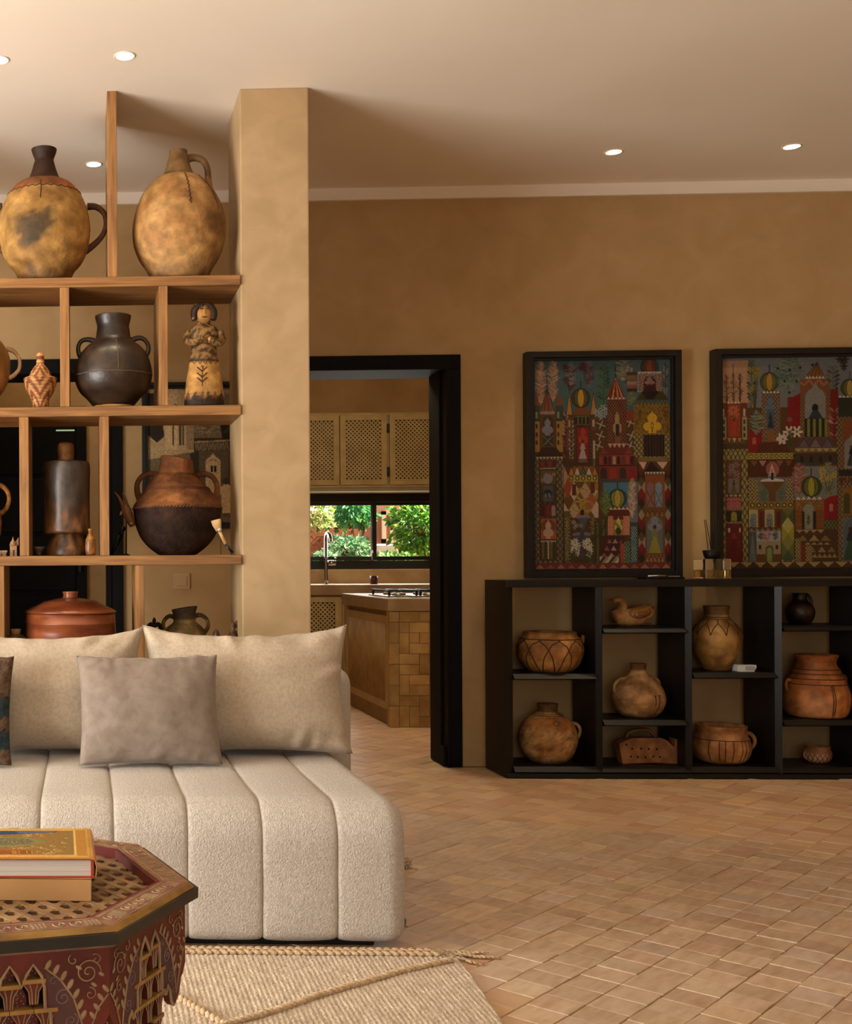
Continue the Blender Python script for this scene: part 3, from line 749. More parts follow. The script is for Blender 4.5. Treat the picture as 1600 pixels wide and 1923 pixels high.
# --- fourth row
m_redwood = M('polished_red_wood', '9a5430', '6c341b', '854526', scale=5, detail=6, rough=0.28, spec=0.5, stretch=(1, 1, 4), coat=0.3)
w0 = at(132.5, 1200, 4.88); s_ = sc(4.88)
zw = at(132, 1151, 4.88).z - Z4
ch = thing('lidded_wooden_bowl', 'large polished red-brown wooden bowl with a domed lid', 'bowl', (w0.x, 4.88, Z4))
obj('body', MB().lathe([(66 * s_, 0), (72 * s_, 0.004), (80 * s_, zw * 0.3), (85 * s_, zw * 0.62), (84 * s_, zw * 0.80), (84.6 * s_, zw * 0.805), (84.2 * s_, zw * 0.81), (83.5 * s_, zw * 0.99), (78 * s_, zw * 0.998)], 64, close_top=True), m_redwood, ch, smooth=True)
obj('lid', MB().lathe([(82 * s_, zw), (85.5 * s_, zw + 0.003), (85 * s_, zw + 0.009), (78 * s_, zw + 0.018), (54 * s_, zw + 19 * s_), (51 * s_, zw + 21.5 * s_), (49 * s_, zw + 22 * s_), (30 * s_, zw + 26 * s_), (15 * s_, zw + 28.5 * s_)], 64, close_top=True), m_redwood, ch, smooth=True)
obj('knob', MB().lathe([(15 * s_, zw + 28.6 * s_), (13.5 * s_, zw + 31 * s_), (13 * s_, zw + 35 * s_), (14.5 * s_, zw + 38 * s_), (14.6 * s_, zw + 40 * s_), (10 * s_, zw + 40.8 * s_)], 40, close_top=True), m_redwood, ch, smooth=True)
def colC(t, h, p): return mix(c_('7a5c34'), c_('4a3620'), 0.5 + fnoise(p, 30, 3))
rC = pot('corked_jar', 'small brown jar with a cork stopper left of the red wooden bowl', 'jar', 30, 4.86,
    [(24, 1252), (28, 1235), (27, 1212), (18, 1196), (9, 1191)], Z4, colC, m_clay, seg=28)
obj('cork', MB().lathe([(0.018, 0), (0.0215, 0.024), (0.020, 0.026)], 20, close_top=True), M('cork', 'c79a62', 'a87c48', scale=60, rough=0.9), rC[0], loc=(0, 0, rC[2] - 0.004), smooth=True)
def colG(t, h, p):
    n = fnoise(p, 16, 4); b = mix(c_('8a7040'), c_('4e3c20'), 0.5 + n)
    return mix(b, c_('33261a'), sstep(0.76, 0.82, h) * 0.85)
pot('two_handled_urn', 'mottled grey-brown urn with two looped handles behind the right sofa cushion', 'urn', 347, 4.88,
    [(22, 1252), (34, 1225), (40, 1205), (39, 1190), (33, 1178), (23, 1170), (20.5, 1164), (21, 1152), (24, 1142)], Z4, colG, m_clayr, rim_tilt=0.15,
    handles=[[(330, 1160), (318, 1157), (308, 1166), (307, 1177), (312, 1184), (319, 1188)], [(365, 1157), (377, 1155), (388, 1163), (391, 1174), (387, 1184), (378, 1192)]], hr=4, group='pottery on the walnut shelves')
f0 = at(290, 1250, 4.86); s_ = sc(4.86)
fn = thing('iron_finial', 'dark leaf-tipped iron finial peeking over the right cushion corner', 'ornament', (f0.x, 4.86, Z4))
zf = lambda y: at(290, y, 4.86).z - Z4
obj('stem', MB().lathe([(16 * s_, 0), (16 * s_, 0.01), (5 * s_, 0.02), (4 * s_, zf(1185))], 16, close_top=True), m_rod, fn, smooth=True)
obj('scroll', MB().tube(smooth_path([(-12 * s_, 0, zf(1178)), (-6 * s_, 0, zf(1172)), (0, 0, zf(1175)), (8 * s_, 0, zf(1172)), (14 * s_, 0, zf(1183))], 5), 4 * s_, 8), m_rod, fn, smooth=True)
obj('leaf_tip', MB().lathe([(1.5 * s_, zf(1174)), (2 * s_, zf(1170)), (4 * s_, zf(1166)), (2.4 * s_, zf(1162)), (0.3 * s_, zf(1159))], 12, sy=0.5, close_top=True), m_rod, fn, smooth=True)
def colV(t, h, p): return mix(c_('4a2c1a'), c_('7a5a44'), (0.8 if 0.55 < h < 0.62 else 0.2) + fnoise(p, 60))
pot('bullet_shaped_stopper', 'small dark dome-topped pot between the urn and the narrow bottle', 'pot', 406.5, 4.86,
    [(9, 1252), (9.5, 1235), (8, 1210), (6.5, 1198), (6, 1191), (4, 1185), (1.5, 1182)], Z4, colV, m_clayg, seg=24, closed=True)
pot('narrow_spouted_bottle', 'narrow brown bottle with a side spout beside the column', 'bottle', 438, 4.86,
    [(12, 1252), (13, 1235), (12.5, 1212), (11, 1198), (7, 1188), (4.5, 1181), (4.5, 1172), (4, 1169)], Z4, colV, m_clay, seg=28,
    handles=[[(438, 1181), (443, 1176), (445, 1170), (444, 1166)]], hr=2.6)
# ================================================================ BLACK CONSOLE WITH ITS POTTERY, PAINTINGS
CY0, CY1 = 5.68, 5.965
m_cons = M('black_brown_console_wood', '0c0a08', '15110e', '100d0b', scale=4, detail=6, rough=0.45, spec=0.35, stretch=(0.6, 4, 6), bump=0.05, bscale=25, bstretch=(0.6, 4, 8))
m_consv = M('black_brown_console_uprights', '0c0a08', '15110e', '100d0b', scale=4, detail=6, rough=0.45, spec=0.35, stretch=(6, 4, 0.6), bump=0.05, bscale=25, bstretch=(8, 4, 0.6))
XC0 = at(951, 1461, CY0).x
cons = thing('black_console', 'long black wooden console with open cubby holes along the wall', 'shelf', (XC0, CY0, 0))
CW = CY1 - CY0
def cz(y): return at(1050, y, CY0).z
ZT = cz(1089.5); ZTB = ZT - 0.034
def lx(px): return at(px, 1270, CY0).x - XC0
divs = [(951, 966), (1122, 1135), (1291, 1304), (1460, 1474), (1630, 1643), (1800, 1815)]
XE = lx(1815)
CH = 0.022
def board_x(x0, x1, zt, th, yb=CW, ch=CH):    # horizontal board with a sloped front edge
    m = MB(); prof = [(ch, zt), (yb, zt), (yb, zt - th), (ch * 0.6, zt - th), (0.0, zt - th * 0.78)]
    n = len(prof)
    v = [(x0, y, z) for y, z in prof] + [(x1, y, z) for y, z in prof]
    return m.add(v, [tuple(range(n)), tuple(range(2 * n - 1, n - 1, -1))] + [(i, i + n, (i + 1) % n + n, (i + 1) % n) for i in range(n)])
def board_z(x0, x1, z0, z1, yb=CW, left=True, right=True):   # upright with sloped front edges
    xm = x0 + (x1 - x0) * 0.62 if left else x0
    if not right: xm = x1
    prof = [(x0, yb), (x0, CH if left else 0.0), (xm, 0.0), (x1, CH if right else 0.0), (x1, yb)]
    m = MB(); n = len(prof)
    v = [(x, y, z0) for x, y in prof] + [(x, y, z1) for x, y in prof]
    return m.add(v, [tuple(range(n - 1, -1, -1)), tuple(range(n, 2 * n))] + [(i, (i + 1) % n, (i + 1) % n + n, i + n) for i in range(n)])
zb_top = cz(1441)
obj('top_board', MB().box(-0.001, XE + 0.001, -0.001, CW, ZTB, ZT, 0.002), m_cons, cons)
obj('base_board', board_x(lx(966) + 0.0005, XE, zb_top, 0.03), m_cons, cons)
obj('plinth', MB().box(0, XE, 0.001, CW, 0.0, zb_top - 0.0305, 0.002), m_cons, cons)
for k, (a, b) in enumerate(divs):
    zl = 0.0005 if k == 0 else zb_top - 0.005
    x0, x1 = (0, lx(b)) if k == 0 else (lx(a), lx(b))
    obj('upright', board_z(x0, x1, zb_top - 0.03 if k else zb_top - 0.03, ZTB - 0.0005, left=k > 0, right=k < 5), m_consv, cons)
SH = {}
for key, cell, y in (('1', 0, 1265.5), ('2a', 1, 1179), ('2b', 1, 1352), ('3', 2, 1263.5), ('4a', 3, 1176), ('4b', 3, 1352), ('5', 4, 1264)):
    z = at(1050, y, CY0 + CH).z; SH[key] = z
    obj('shelf', board_x(lx(divs[cell][1]) + 0.0005, lx(divs[cell + 1][0]) - 0.0005, z, 0.028), m_cons, cons)
SH['0'] = zb_top
YI = 5.835
# cell 1
def colS(t, h, p):
    n = fnoise(p, 14, 3); n2 = fnoise(p, 50, 3)
    b = mix(c_('c08a4c'), c_('8d5a28'), 0.5 + n); b = mix(b, c_('5a3818'), 0.35 * max(0, n2) + 0.5 * sstep(0.9, 1.0, h)); return b
G = 'pottery in the black console'
r = pot('spouted_bowl', 'wide ochre bowl with crossed painted arcs and a small pointed spout', 'bowl', 1033, YI,
    [(36, 1263), (48, 1248), (56, 1230), (57, 1214), (52, 1200), (46, 1192), (46, 1187)], SH['1'], colS, m_clay, handles=[[(1076, 1216), (1087, 1209), (1099, 1197)]], hr=6.5, lip=0.86, lipd=0.05, group=G)
arcs = []
for k in range(9):
    t0 = -1.9 + 0.62 * k
    arcs.append([(t0, 0.04), (t0 + 0.12, 0.4), (t0 + 0.35, 0.72), (t0 + 0.62, 0.82)]); arcs.append([(t0 + 1.1, 0.04), (t0 + 0.98, 0.4), (t0 + 0.8, 0.68), (t0 + 0.55, 0.82)])
arcs.append([(-2.2 + 0.2 * k, 0.84) for k in range(23)])
paint(r[0], r[1], r[2], arcs, 0.0018)
def colS2(t, h, p):
    n = fnoise(p, 12, 5); n2 = fnoise(p, 80, 3)
    b = mix(c_('c59a62'), c_('96683a'), 0.5 + n); b = mix(b, c_('6a4420'), 0.55 * sstep(0.15, 0.4, n2))
    b = mix(b, c_('a8682c'), 0.6 * sstep(0.55, 0.7, h) * (1 - sstep(0.75, 0.8, h)))
    return mix(b, c_('3a2614'), sstep(0.84, 0.88, h) * 0.85)
r = pot('speckled_round_jar', 'round speckled clay jar with dark neck and small loop handle, below the spouted bowl', 'jar', 1029, YI,
    [(28, 1432), (42, 1417), (50, 1396), (51, 1380), (46, 1362), (34, 1348), (21, 1339), (17.5, 1335), (17, 1328), (18.5, 1321)], SH['0'], colS2, m_clayr,
    handles=[[(1071, 1360), (1081, 1359), (1089, 1368), (1088, 1380), (1080, 1388), (1073, 1390)]], hr=3.2, group=G)
paint(r[0], r[1], r[2], [[(-2.2 + 0.2 * k, 0.835) for k in range(23)], [(-2.2 + 0.2 * k, 0.81) for k in range(23)], [(-0.15, 0.70), (0.0, 0.66), (0.15, 0.70), (0.0, 0.745), (-0.15, 0.70)]], 0.0014)
# cell 2: duck
Yd = YI; d0 = at(1186, 1178, Yd)
dk_ = thing('clay_duck', 'small clay duck with feathered wings in the upper cubby', 'figurine', (d0.x, Yd, SH['2a']))
s_ = sc(Yd)
def dl_(px, py, y=0.0): q = at(px, py, Yd); return Vector((q.x - d0.x, y, at(px, py, Yd).z - at(1186, 1178, Yd).z))
m_duck = M('duck_clay', 'b98c54', '946432', scale=30, rough=0.6, bump=0.1)
m_duckd = M('duck_slip', '8a5a28', '6b4118', scale=40, rough=0.6)
spine = smooth_path([dl_(1150, 1163), dl_(1157, 1161), dl_(1175, 1162), dl_(1195, 1160), dl_(1210, 1154), dl_(1220, 1147), dl_(1225, 1142)], 5)
n = len(spine)
bodym = MB().tube(spine, [s_ * v for v in np.interp(range(n), [0, n * .1, n * .3, n * .55, n * .8, n - 1], [5, 13, 17, 17, 13, 3])], 18)
bodym.v = [(x, y, max(0.0, z)) for x, y, z in bodym.v]
obj('body', bodym, m_duck, dk_, smooth=True)
P = smooth_path([dl_(1160, 1160), dl_(1167, 1149), dl_(1170, 1139), dl_(1166, 1130), dl_(1159, 1128), dl_(1152, 1130)], 6); n = len(P)
obj('neck', MB().tube(P, [s_ * v for v in np.interp(range(n), [0, n * .35, n * .7, n - 1], [12, 7.5, 5.5, 4.2])], 12), m_duck, dk_, smooth=True)
obj('beak', MB().tube([dl_(1153, 1129.5), dl_(1147, 1131), dl_(1141, 1132)], [3.4 * s_, 2.2 * s_, 0.8 * s_], 8, 1.0), m_duckd, dk_, smooth=True)
for yy in (-1, 1):
    W_ = smooth_path([dl_(1175, 1154, yy * 0.040), dl_(1190, 1153, yy * 0.046), dl_(1208, 1148, yy * 0.038), dl_(1224, 1141, yy * 0.016)], 5); n = len(W_)
    wing = obj('wing', MB().tube(W_, [s_ * v for v in np.interp(range(n), [0, n * .3, n * .7, n - 1], [5, 11, 10, 2.5])], 10, 0.35), m_duckd, dk_, smooth=True)
    fe = MB()
    for k in range(6):
        q = W_[2 + 2 * k]; fe.ell(q + Vector((0, yy * 0.006, -0.003)), (0.006, 0.004, 0.0095), 8, 6)
    fe.tube([q + Vector((0, yy * 0.007, 0.011)) for q in W_], 0.0022, 6)
    obj('feathers', fe, m_duck, wing, smooth=True)
obj('base_rim', MB().tube(smooth_path([(-0.075, -0.03, 0.012), (0, -0.046, 0.012), (0.075, -0.03, 0.012), (0.09, 0, 0.012), (0.075, 0.03, 0.012), (0, 0.046, 0.012), (-0.075, 0.03, 0.012), (-0.09, 0, 0.012)], 5, True), 0.0022, 6, closed=True), m_duckd, dk_, smooth=True)
def colP(t, h, p):
    n = fnoise(p, 13, 8); n2 = fnoise(p, 60, 3)
    b = mix(c_('bd9260'), c_('8a623a'), 0.5 + n + 0.3 * n2); return mix(b, c_('4a321c'), sstep(0.86, 0.9, h) * 0.8)
r = pot('braided_handle_jar', 'small pale jar with braided handles and dark drips in the middle cubby', 'jar', 1199, YI,
    [(27, 1347), (38, 1335), (45, 1318), (45, 1305), (39, 1289), (28, 1276), (18, 1267), (14, 1261), (12.5, 1254), (14, 1246)], SH['2b'], colP, m_clayr,
    handles=[[(1177, 1275), (1164, 1276), (1155, 1285), (1154, 1297), (1161, 1306)], [(1216, 1271), (1228, 1272), (1236, 1279), (1238, 1288), (1236, 1294)]], hr=3.2, group=G)
br = MB()
for k in range(11):
    a = k / 10; q = at(1177 - 23 * math.sin(a * PI * 0.55), 1275 + 31 * a, YI)
    br.ell((q.x - r[0].location.x, -0.004, q.z - SH['2b']), (0.006, 0.008, 0.005), 6, 4)
brm = br.mesh('braid', True); setcol(brm, [c_('b59068')] * len(brm.vertices)); obj('braid', brm, m_clay, r[0])
paint(r[0], r[1], r[2], [[(0.22, 0.43), (0.24, 0.25)], [(0.42, 0.44), (0.40, 0.2), (0.30, 0.04)], [(0.36, 0.44), (0.50, 0.435)], [(0.18, 0.43), (0.26, 0.43)]], 0.0018)
# perforated clay sieve with a carrying handle
Yp = YI; p0 = at(1209, 1435, Yp)
sv = thing('perforated_clay_box', 'brown clay box pierced with small holes under an arched handle', 'pottery', (p0.x, Yp, SH['0']))
def vl(px, py): q = at(px, py, Yp); return (q.x - p0.x, q.z - at(1209, 1435, Yp).z)
m_sv = M('sooty_clay', '9a6a3e', '6e4626', '84562f', scale=18, rough=0.75, bump=0.3, bscale=50)
outl = [(1160, 1435), (1153, 1397), (1168, 1391), (1178, 1387), (1232, 1387), (1242, 1391), (1252, 1401), (1256, 1402), (1258, 1388), (1263, 1391), (1266, 1402), (1266, 1435), (1240, 1434), (1220, 1432.5), (1190, 1433.5)]
bx_ = MB().prism([vl(*q) for q in outl], -0.055, 0.005)
bx_.v = [(x, y, max(0, z)) for x, y, z in bx_.v]
obj('body', bx_, m_sv, sv)
P = smooth_path([(vl(1175, 1389)[0], 0, vl(1175, 1389)[1]), (vl(1180, 1379)[0], 0, vl(1180, 1379)[1]), (vl(1200, 1373.5)[0], 0, vl(1200, 1373.5)[1]), (vl(1218, 1375)[0], 0, vl(1218, 1375)[1]), (vl(1230, 1389)[0], 0, vl(1230, 1389)[1])], 5)
obj('handle', MB().tube(P, 0.0085, 10, 2.0), m_sv, sv, smooth=True)
for (px, py) in ((1166.5, 1399), (1177, 1406.5), (1193.5, 1406.5), (1208, 1407), (1223, 1407.5), (1175, 1421), (1187.5, 1422), (1202, 1422.5), (1216.5, 1421), (1228.5, 1422)):
    x, z = vl(px, py)
    obj('hole', MB().lathe([(0.0052, 0), (0.0052, 0.0008)], 12, close_top=True), m_rod, sv, (x, -0.0553, z), (PI / 2, 0, 0))
# cell 3
def colU(t, h, p):
    n = fnoise(p, 10, 9); n2 = fnoise(p, 50, 3)
    b = mix(c_('b3884a'), c_('8a6432'), 0.5 + n); b = mix(b, c_('6a3e1c'), 0.6 * sstep(0.0, 0.35, n + 0.4 * t - 0.4 * h)); return mix(b, c_('4a3218'), sstep(0.85, 0.87, h) * 0.8)
r = pot('tall_olive_jar', 'tall olive-ochre jar with painted petal arcs and a dark neck', 'jar', 1346, YI,
    [(21, 1259), (28, 1243), (36, 1224), (41, 1204), (40.5, 1190), (34, 1175), (25, 1165), (21, 1160), (20, 1150), (21, 1143), (22, 1138)], SH['3'], colU, m_clay,
    handles=[[(1380, 1182), (1388, 1181), (1393, 1191), (1392, 1202), (1386, 1209)]], hr=3.2, group=G)
pet = []
for k in range(-3, 4):
    t0 = k * 0.62 - 0.1
    pet.append([(t0, 0.56), (t0 + 0.10, 0.66), (t0 + 0.31, 0.74)]); pet.append([(t0, 0.56), (t0 - 0.10, 0.66), (t0 - 0.31, 0.74)]); pet.append([(t0 + 0.31, 0.74), (t0 + 0.31, 0.79)])
paint(r[0], r[1], r[2], pet + [[(-2.2 + 0.2 * k, hh) for k in range(23)] for hh in (0.80, 0.83)], 0.0014)
w0 = at(1398, 1259.5, YI - 0.06)
m_wh = M('white_ceramic', 'd8d6d2', rough=0.25, spec=0.5)
wt = thing('white_dish', 'small glossy white box lying beside the tall olive jar', 'box', (w0.x, YI - 0.06, SH['3']))
s_ = sc(YI)
obj('shell', MB().prism([(-17 * s_, 0.5 * s_), (-14 * s_, 0), (13 * s_, 0), (17 * s_, 8 * s_), (16 * s_, 12 * s_), (-15 * s_, 12 * s_), (-17 * s_, 9 * s_)], -0.022, 0.022), m_wh, wt)
obj('front_panel', MB().box(-3 * s_, 14 * s_, -0.0235, -0.0221, 2 * s_, 10 * s_, 0.0005), M('grey_ceramic', 'a9a7a4', rough=0.3), wt)
def colQ(t, h, p):
    n = fnoise(p, 14, 12); n2 = fnoise(p, 60, 3)
    b = mix(c_('c8935c'), c_('9a6232'), 0.5 + n); return mix(b, c_('7a4a24'), 0.4 * max(0, n2) + 0.35 * sstep(0.66, 0.9, h))
r = pot('handled_cooking_pot', 'round orange-brown cooking pot with vertical lines and one looped handle', 'pot', 1355, YI,
    [(28, 1436), (40, 1425), (48, 1408), (48.5, 1397), (45, 1385), (40, 1375), (41, 1368), (42, 1362)], SH['0'], colQ, m_clay,
    handles=[[(1396, 1380), (1407, 1377), (1416, 1385), (1417, 1397), (1409, 1406), (1400, 1410)]], hr=3.6, lip=0.9, lipd=0.05, group=G)
paint(r[0], r[1], r[2], [[(t0, 0.10), (t0 * 1.02, 0.35), (t0, 0.66)] for t0 in (-0.9, -0.55, -0.35, -0.08, 0.25, 0.42, 0.65, 0.85)] + [[(-2.2 + 0.2 * k, 0.66) for k in range(23)]], 0.0014)
# cell 4
def colX(t, h, p): return mix(c_('1c120c'), c_('3a2012'), 0.5 + fnoise(p, 14, 2))
pot('dark_jug', 'dark brown jug with a curved handle in the upper cubby at the right', 'jug', 1502, YI + 0.02,
    [(15, 1174), (21, 1163), (24, 1149), (20, 1136), (13, 1128), (11, 1120), (13, 1114)], SH['4a'], colX, m_clayg,
    handles=[[(1508, 1121), (1517, 1118), (1523, 1128), (1522, 1140), (1515, 1149)]], hr=3.0, group=G)
def colO(t, h, p):
    n = fnoise(p, 9, 21); n2 = fnoise(p, 45, 3)
    b = mix(c_('c07a3e'), c_('8e4c1e'), 0.5 + n + 0.25 * n2); b = mix(b, c_('d0a06c'), 0.5 * (1 - sstep(0.2, 0.5, h)) * (0.5 + n))
    return mix(b, c_('7a4420'), 0.5 * sstep(0.62, 0.7, h))
r = pot('large_orange_jar', 'large orange clay jar with wide neck and ribbed shoulder', 'jar', 1533, YI,
    [(40, 1351), (48, 1340), (53, 1320), (53, 1303), (48, 1284), (41, 1266), (38, 1258), (33, 1250), (31, 1243), (33, 1235), (35, 1230)], SH['4b'], colO, m_clay,
    handles=[[(1487, 1278), (1479, 1277), (1476, 1287), (1479, 1296), (1484, 1300)], [(1578, 1270), (1586, 1270), (1590, 1280), (1588, 1290), (1584, 1294)]], hr=3.0, group=G)
paint(r[0], r[1], r[2], [[(-0.03, 0.02), (-0.04, 0.3), (-0.06, 0.54)], [(0.03, 0.02), (0.03, 0.3), (0.0, 0.54)], [(0.85, 0.1), (0.85, 0.54)]] + [[(-2.2 + 0.2 * k, hh) for k in range(23)] for hh in (0.545, 0.63, 0.71, 0.78)], 0.0016)
def colZ(t, h, p):
    n = fnoise(p, 20, 2); b = mix(c_('c79c70'), c_('8e5c34'), 0.5 + n); return mix(b, c_('8a4e2a'), sstep(0.55, 0.62, h) * 0.6)
r = pot('small_netted_cup', 'small clay cup with a net pattern and broken side handle', 'cup', 1535, YI,
    [(12, 1436), (19, 1428), (23, 1418), (22, 1410), (20, 1405), (21, 1401)], SH['0'], colZ, m_clay, handles=[[(1518, 1408), (1511, 1411), (1511, 1420), (1516, 1426)]], hr=2.2, lip=0.85, lipd=0.02, group=G)
net = []
for k in range(-6, 7): net += [[(k * 0.35, 0.08), (k * 0.35 + 0.35, 0.58)], [(k * 0.35 + 0.35, 0.08), (k * 0.35, 0.58)]]
paint(r[0], r[1], r[2], net, 0.001)

# things on the console top
m_glass = M('clear_glass', 'f4efe6', rough=0.02, trans=1.0, spec=0.5)
d0 = at(1337.5, 1086, 5.83)
df = thing('reed_diffuser', 'clear glass reed diffuser with black collar and dark reeds before the second painting', 'diffuser', (d0.x, 5.83, ZT))
s_ = sc(5.83); hw = 23 * s_; hh = 37 * s_
gm = MB().box(-hw, hw, -hw * 0.9, hw * 0.9, 0, hh, 0.004)
obj('glass_bottle', gm, m_glass, df)
obj('scented_oil', MB().box(-hw + 0.007, hw - 0.007, -hw * 0.9 + 0.007, hw * 0.9 - 0.007, 0.009, hh * 0.45, 0.003), M('amber_oil', 'd9b25a', rough=0.05, trans=0.9), df)
obj('collar', MB().lathe([(11 * s_, hh), (13 * s_, hh + 3 * s_), (16 * s_, hh + 15 * s_), (14 * s_, hh + 16 * s_)], 24, close_top=True), m_rod, df, smooth=True)
for k, (dx, dy, tx) in enumerate(((-6, 0.004, -12), (-2, -0.006, -4), (2, 0.006, 5), (6, -0.003, 11), (0, 0.008, -8), (4, 0.0, 2))):
    obj('reed', MB().tube([(-dx * 0.9 * s_, dy, 0.012), (dx * s_, dy * 0.5, hh + 12 * s_), (tx * s_, dy * 2, hh + 72 * s_)], 0.0016, 6), m_rod, df, smooth=True)
t0 = at(1237, 1088, 5.85)
ty = thing('flat_black_tray', 'flat black tray with small silver tools under the first painting', 'tray', (t0.x, 5.83, ZT))
obj('tray', MB().box(-0.09, 0.09, -0.05, 0.05, 0, 0.012, 0.003), m_rod, ty)
m_sil = M('brushed_silver', 'b9b2a6', rough=0.3, metal=0.9)
obj('pen', MB().tube([(-0.075, -0.03, 0.0165), (0.01, -0.032, 0.0165)], 0.004, 8), m_sil, ty, smooth=True)
obj('tweezers', MB().box(0.02, 0.075, -0.034, -0.026, 0.0125, 0.0165, 0.001), m_sil, ty)
ls = at(341, 1091, YB)
sw = thing('light_switch', 'square beige light switch on the wall behind the shelves', 'switch', (ls.x, YB, ls.z - 0.041))
m_sw = M('beige_plastic', 'b9996c', rough=0.45)
obj('frame_plate', MB().box(-0.041, 0.041, -0.009, -0.0002, 0, 0.082, 0.002), m_sw, sw)
obj('rocker', MB().box(-0.026, 0.026, -0.013, -0.0092, 0.015, 0.067, 0.002), m_sw, sw)
# ================================================================ FRAMED PICTURES (flat artwork as coloured surface)
class Canvas:
    def __init__(s, W, H, x0, y0, x1, y1, bg):
        s.W, s.H = W, H; s.b = (x0, y0, x1, y1)
        xs = x0 + (np.arange(W) + 0.5) * (x1 - x0) / W; ys = y0 + (np.arange(H) + 0.5) * (y1 - y0) / H
        s.X, s.Y = np.meshgrid(xs, ys); s.img = np.zeros((H, W, 3)) + np.array(s.c(bg)); s.r = random.Random(5); s.px = (x1 - x0) / W
    def c(s, c): return tuple(int(c[i:i + 2], 16) for i in (0, 2, 4)) if isinstance(c, str) else c
    def m(s, k, c, a=1.0): s.img[k] = s.img[k] * (1 - a) + np.array(s.c(c)) * a
    def win(s, x0, y0, x1, y1):
        X0, Y0, X1, Y1 = s.b
        i0 = max(0, int((y0 - Y0) / (Y1 - Y0) * s.H) - 2); i1 = min(s.H, int((y1 - Y0) / (Y1 - Y0) * s.H) + 3)
        j0 = max(0, int((x0 - X0) / (X1 - X0) * s.W) - 2); j1 = min(s.W, int((x1 - X0) / (X1 - X0) * s.W) + 3)
        return slice(i0, max(i0, i1)), slice(j0, max(j0, j1))
    def app(s, w, k, c, a=1.0):
        v = s.img[w]; v[k] = v[k] * (1 - a) + np.array(s.c(c)) * a
    def rect(s, x0, y0, x1, y1, c, a=1.0):
        w = s.win(x0, y0, x1, y1); X, Y = s.X[w], s.Y[w]; s.app(w, (X >= x0) & (X < x1) & (Y >= y0) & (Y < y1), c, a)
    def poly(s, pts, c, a=1.0):
        xs = [p[0] for p in pts]; ys = [p[1] for p in pts]; w = s.win(min(xs), min(ys), max(xs), max(ys)); X, Y = s.X[w], s.Y[w]
        k = np.zeros(X.shape, bool)
        for (xa, ya), (xb, yb) in zip(pts, pts[1:] + pts[:1]):
            if ya == yb: continue
            k ^= ((ya > Y) != (yb > Y)) & (X < (xb - xa) * (Y - ya) / (yb - ya) + xa)
        s.app(w, k, c, a)
    def ell(s, cx, cy, rx, ry, c, a=1.0):
        w = s.win(cx - rx, cy - ry, cx + rx, cy + ry); s.app(w, ((s.X[w] - cx) / rx) ** 2 + ((s.Y[w] - cy) / ry) ** 2 < 1, c, a)
    def line(s, pts, wd, c, a=1.0):
        wd = max(wd, s.px * 1.05)
        for (xa, ya), (xb, yb) in zip(pts, pts[1:]):
            w = s.win(min(xa, xb) - wd, min(ya, yb) - wd, max(xa, xb) + wd, max(ya, yb) + wd); X, Y = s.X[w], s.Y[w]
            L = (xb - xa) ** 2 + (yb - ya) ** 2 + 1e-9
            t = np.clip(((X - xa) * (xb - xa) + (Y - ya) * (yb - ya)) / L, 0, 1)
            s.app(w, (X - xa - t * (xb - xa)) ** 2 + (Y - ya - t * (yb - ya)) ** 2 < (wd / 2) ** 2, c, a)
    def frame(s, x0, y0, x1, y1, c='2a160c', wd=4): s.line([(x0, y0), (x1, y0), (x1, y1), (x0, y1), (x0, y0)], wd, c)
    def lattice(s, x0, y0, x1, y1, p, q, c1, c2, wd=0.24):
        w = s.win(x0, y0, x1, y1); X, Y = s.X[w], s.Y[w]; k = (X >= x0) & (X < x1) & (Y >= y0) & (Y < y1)
        s.app(w, k, c1)
        a = ((X - x0) / p + (Y - y0) / q) % 1.0; b = ((X - x0) / p - (Y - y0) / q) % 1.0
        s.app(w, k & ((a < wd) | (b < wd)), c2)
    def diamonds(s, x0, y0, x1, y1, p, q, cols):
        w = s.win(x0, y0, x1, y1); X, Y = s.X[w], s.Y[w]; k = (X >= x0) & (X < x1) & (Y >= y0) & (Y < y1)
        a = np.floor((X - x0) / p + (Y - y0) / q); b = np.floor((X - x0) / p - (Y - y0) / q); idx = ((a * 7 + b * 3) % len(cols)).astype(int)
        for i, c in enumerate(cols): s.app(w, k & (idx == i), c)
    def tris(s, x0, x1, y0, y1, n, c, down=False, out=None):
        d = (x1 - x0) / n
        for i in range(n):
            pts = [(x0 + i * d, y1), (x0 + (i + .5) * d, y0), (x0 + (i + 1) * d, y1)] if not down else [(x0 + i * d, y0), (x0 + (i + .5) * d, y1), (x0 + (i + 1) * d, y0)]
            s.poly(pts, c[i % len(c)] if isinstance(c, (list, tuple)) else c)
            if out: s.line(pts, 3, out)
    def bricks(s, x0, y0, x1, y1, w_, h_, c, m):
        s.rect(x0, y0, x1, y1, m); y = y0; k = 0
        while y < y1:
            x = x0 - (w_ / 2 if k % 2 else 0)
            while x < x1: s.rect(max(x0, x + 2), y + 2, min(x1, x + w_ - 2), min(y1, y + h_ - 2), c); x += w_
            y += h_; k += 1
    def arch(s, x0, x1, y0, y1, c, pt=False):
        r = (x1 - x0) / 2; s.rect(x0, y0 + r, x1, y1, c); s.ell((x0 + x1) / 2, y0 + r, r, r, c)
        if pt: s.poly([(x0, y0 + r), ((x0 + x1) / 2, y0 - r * 0.5), (x1, y0 + r)], c)
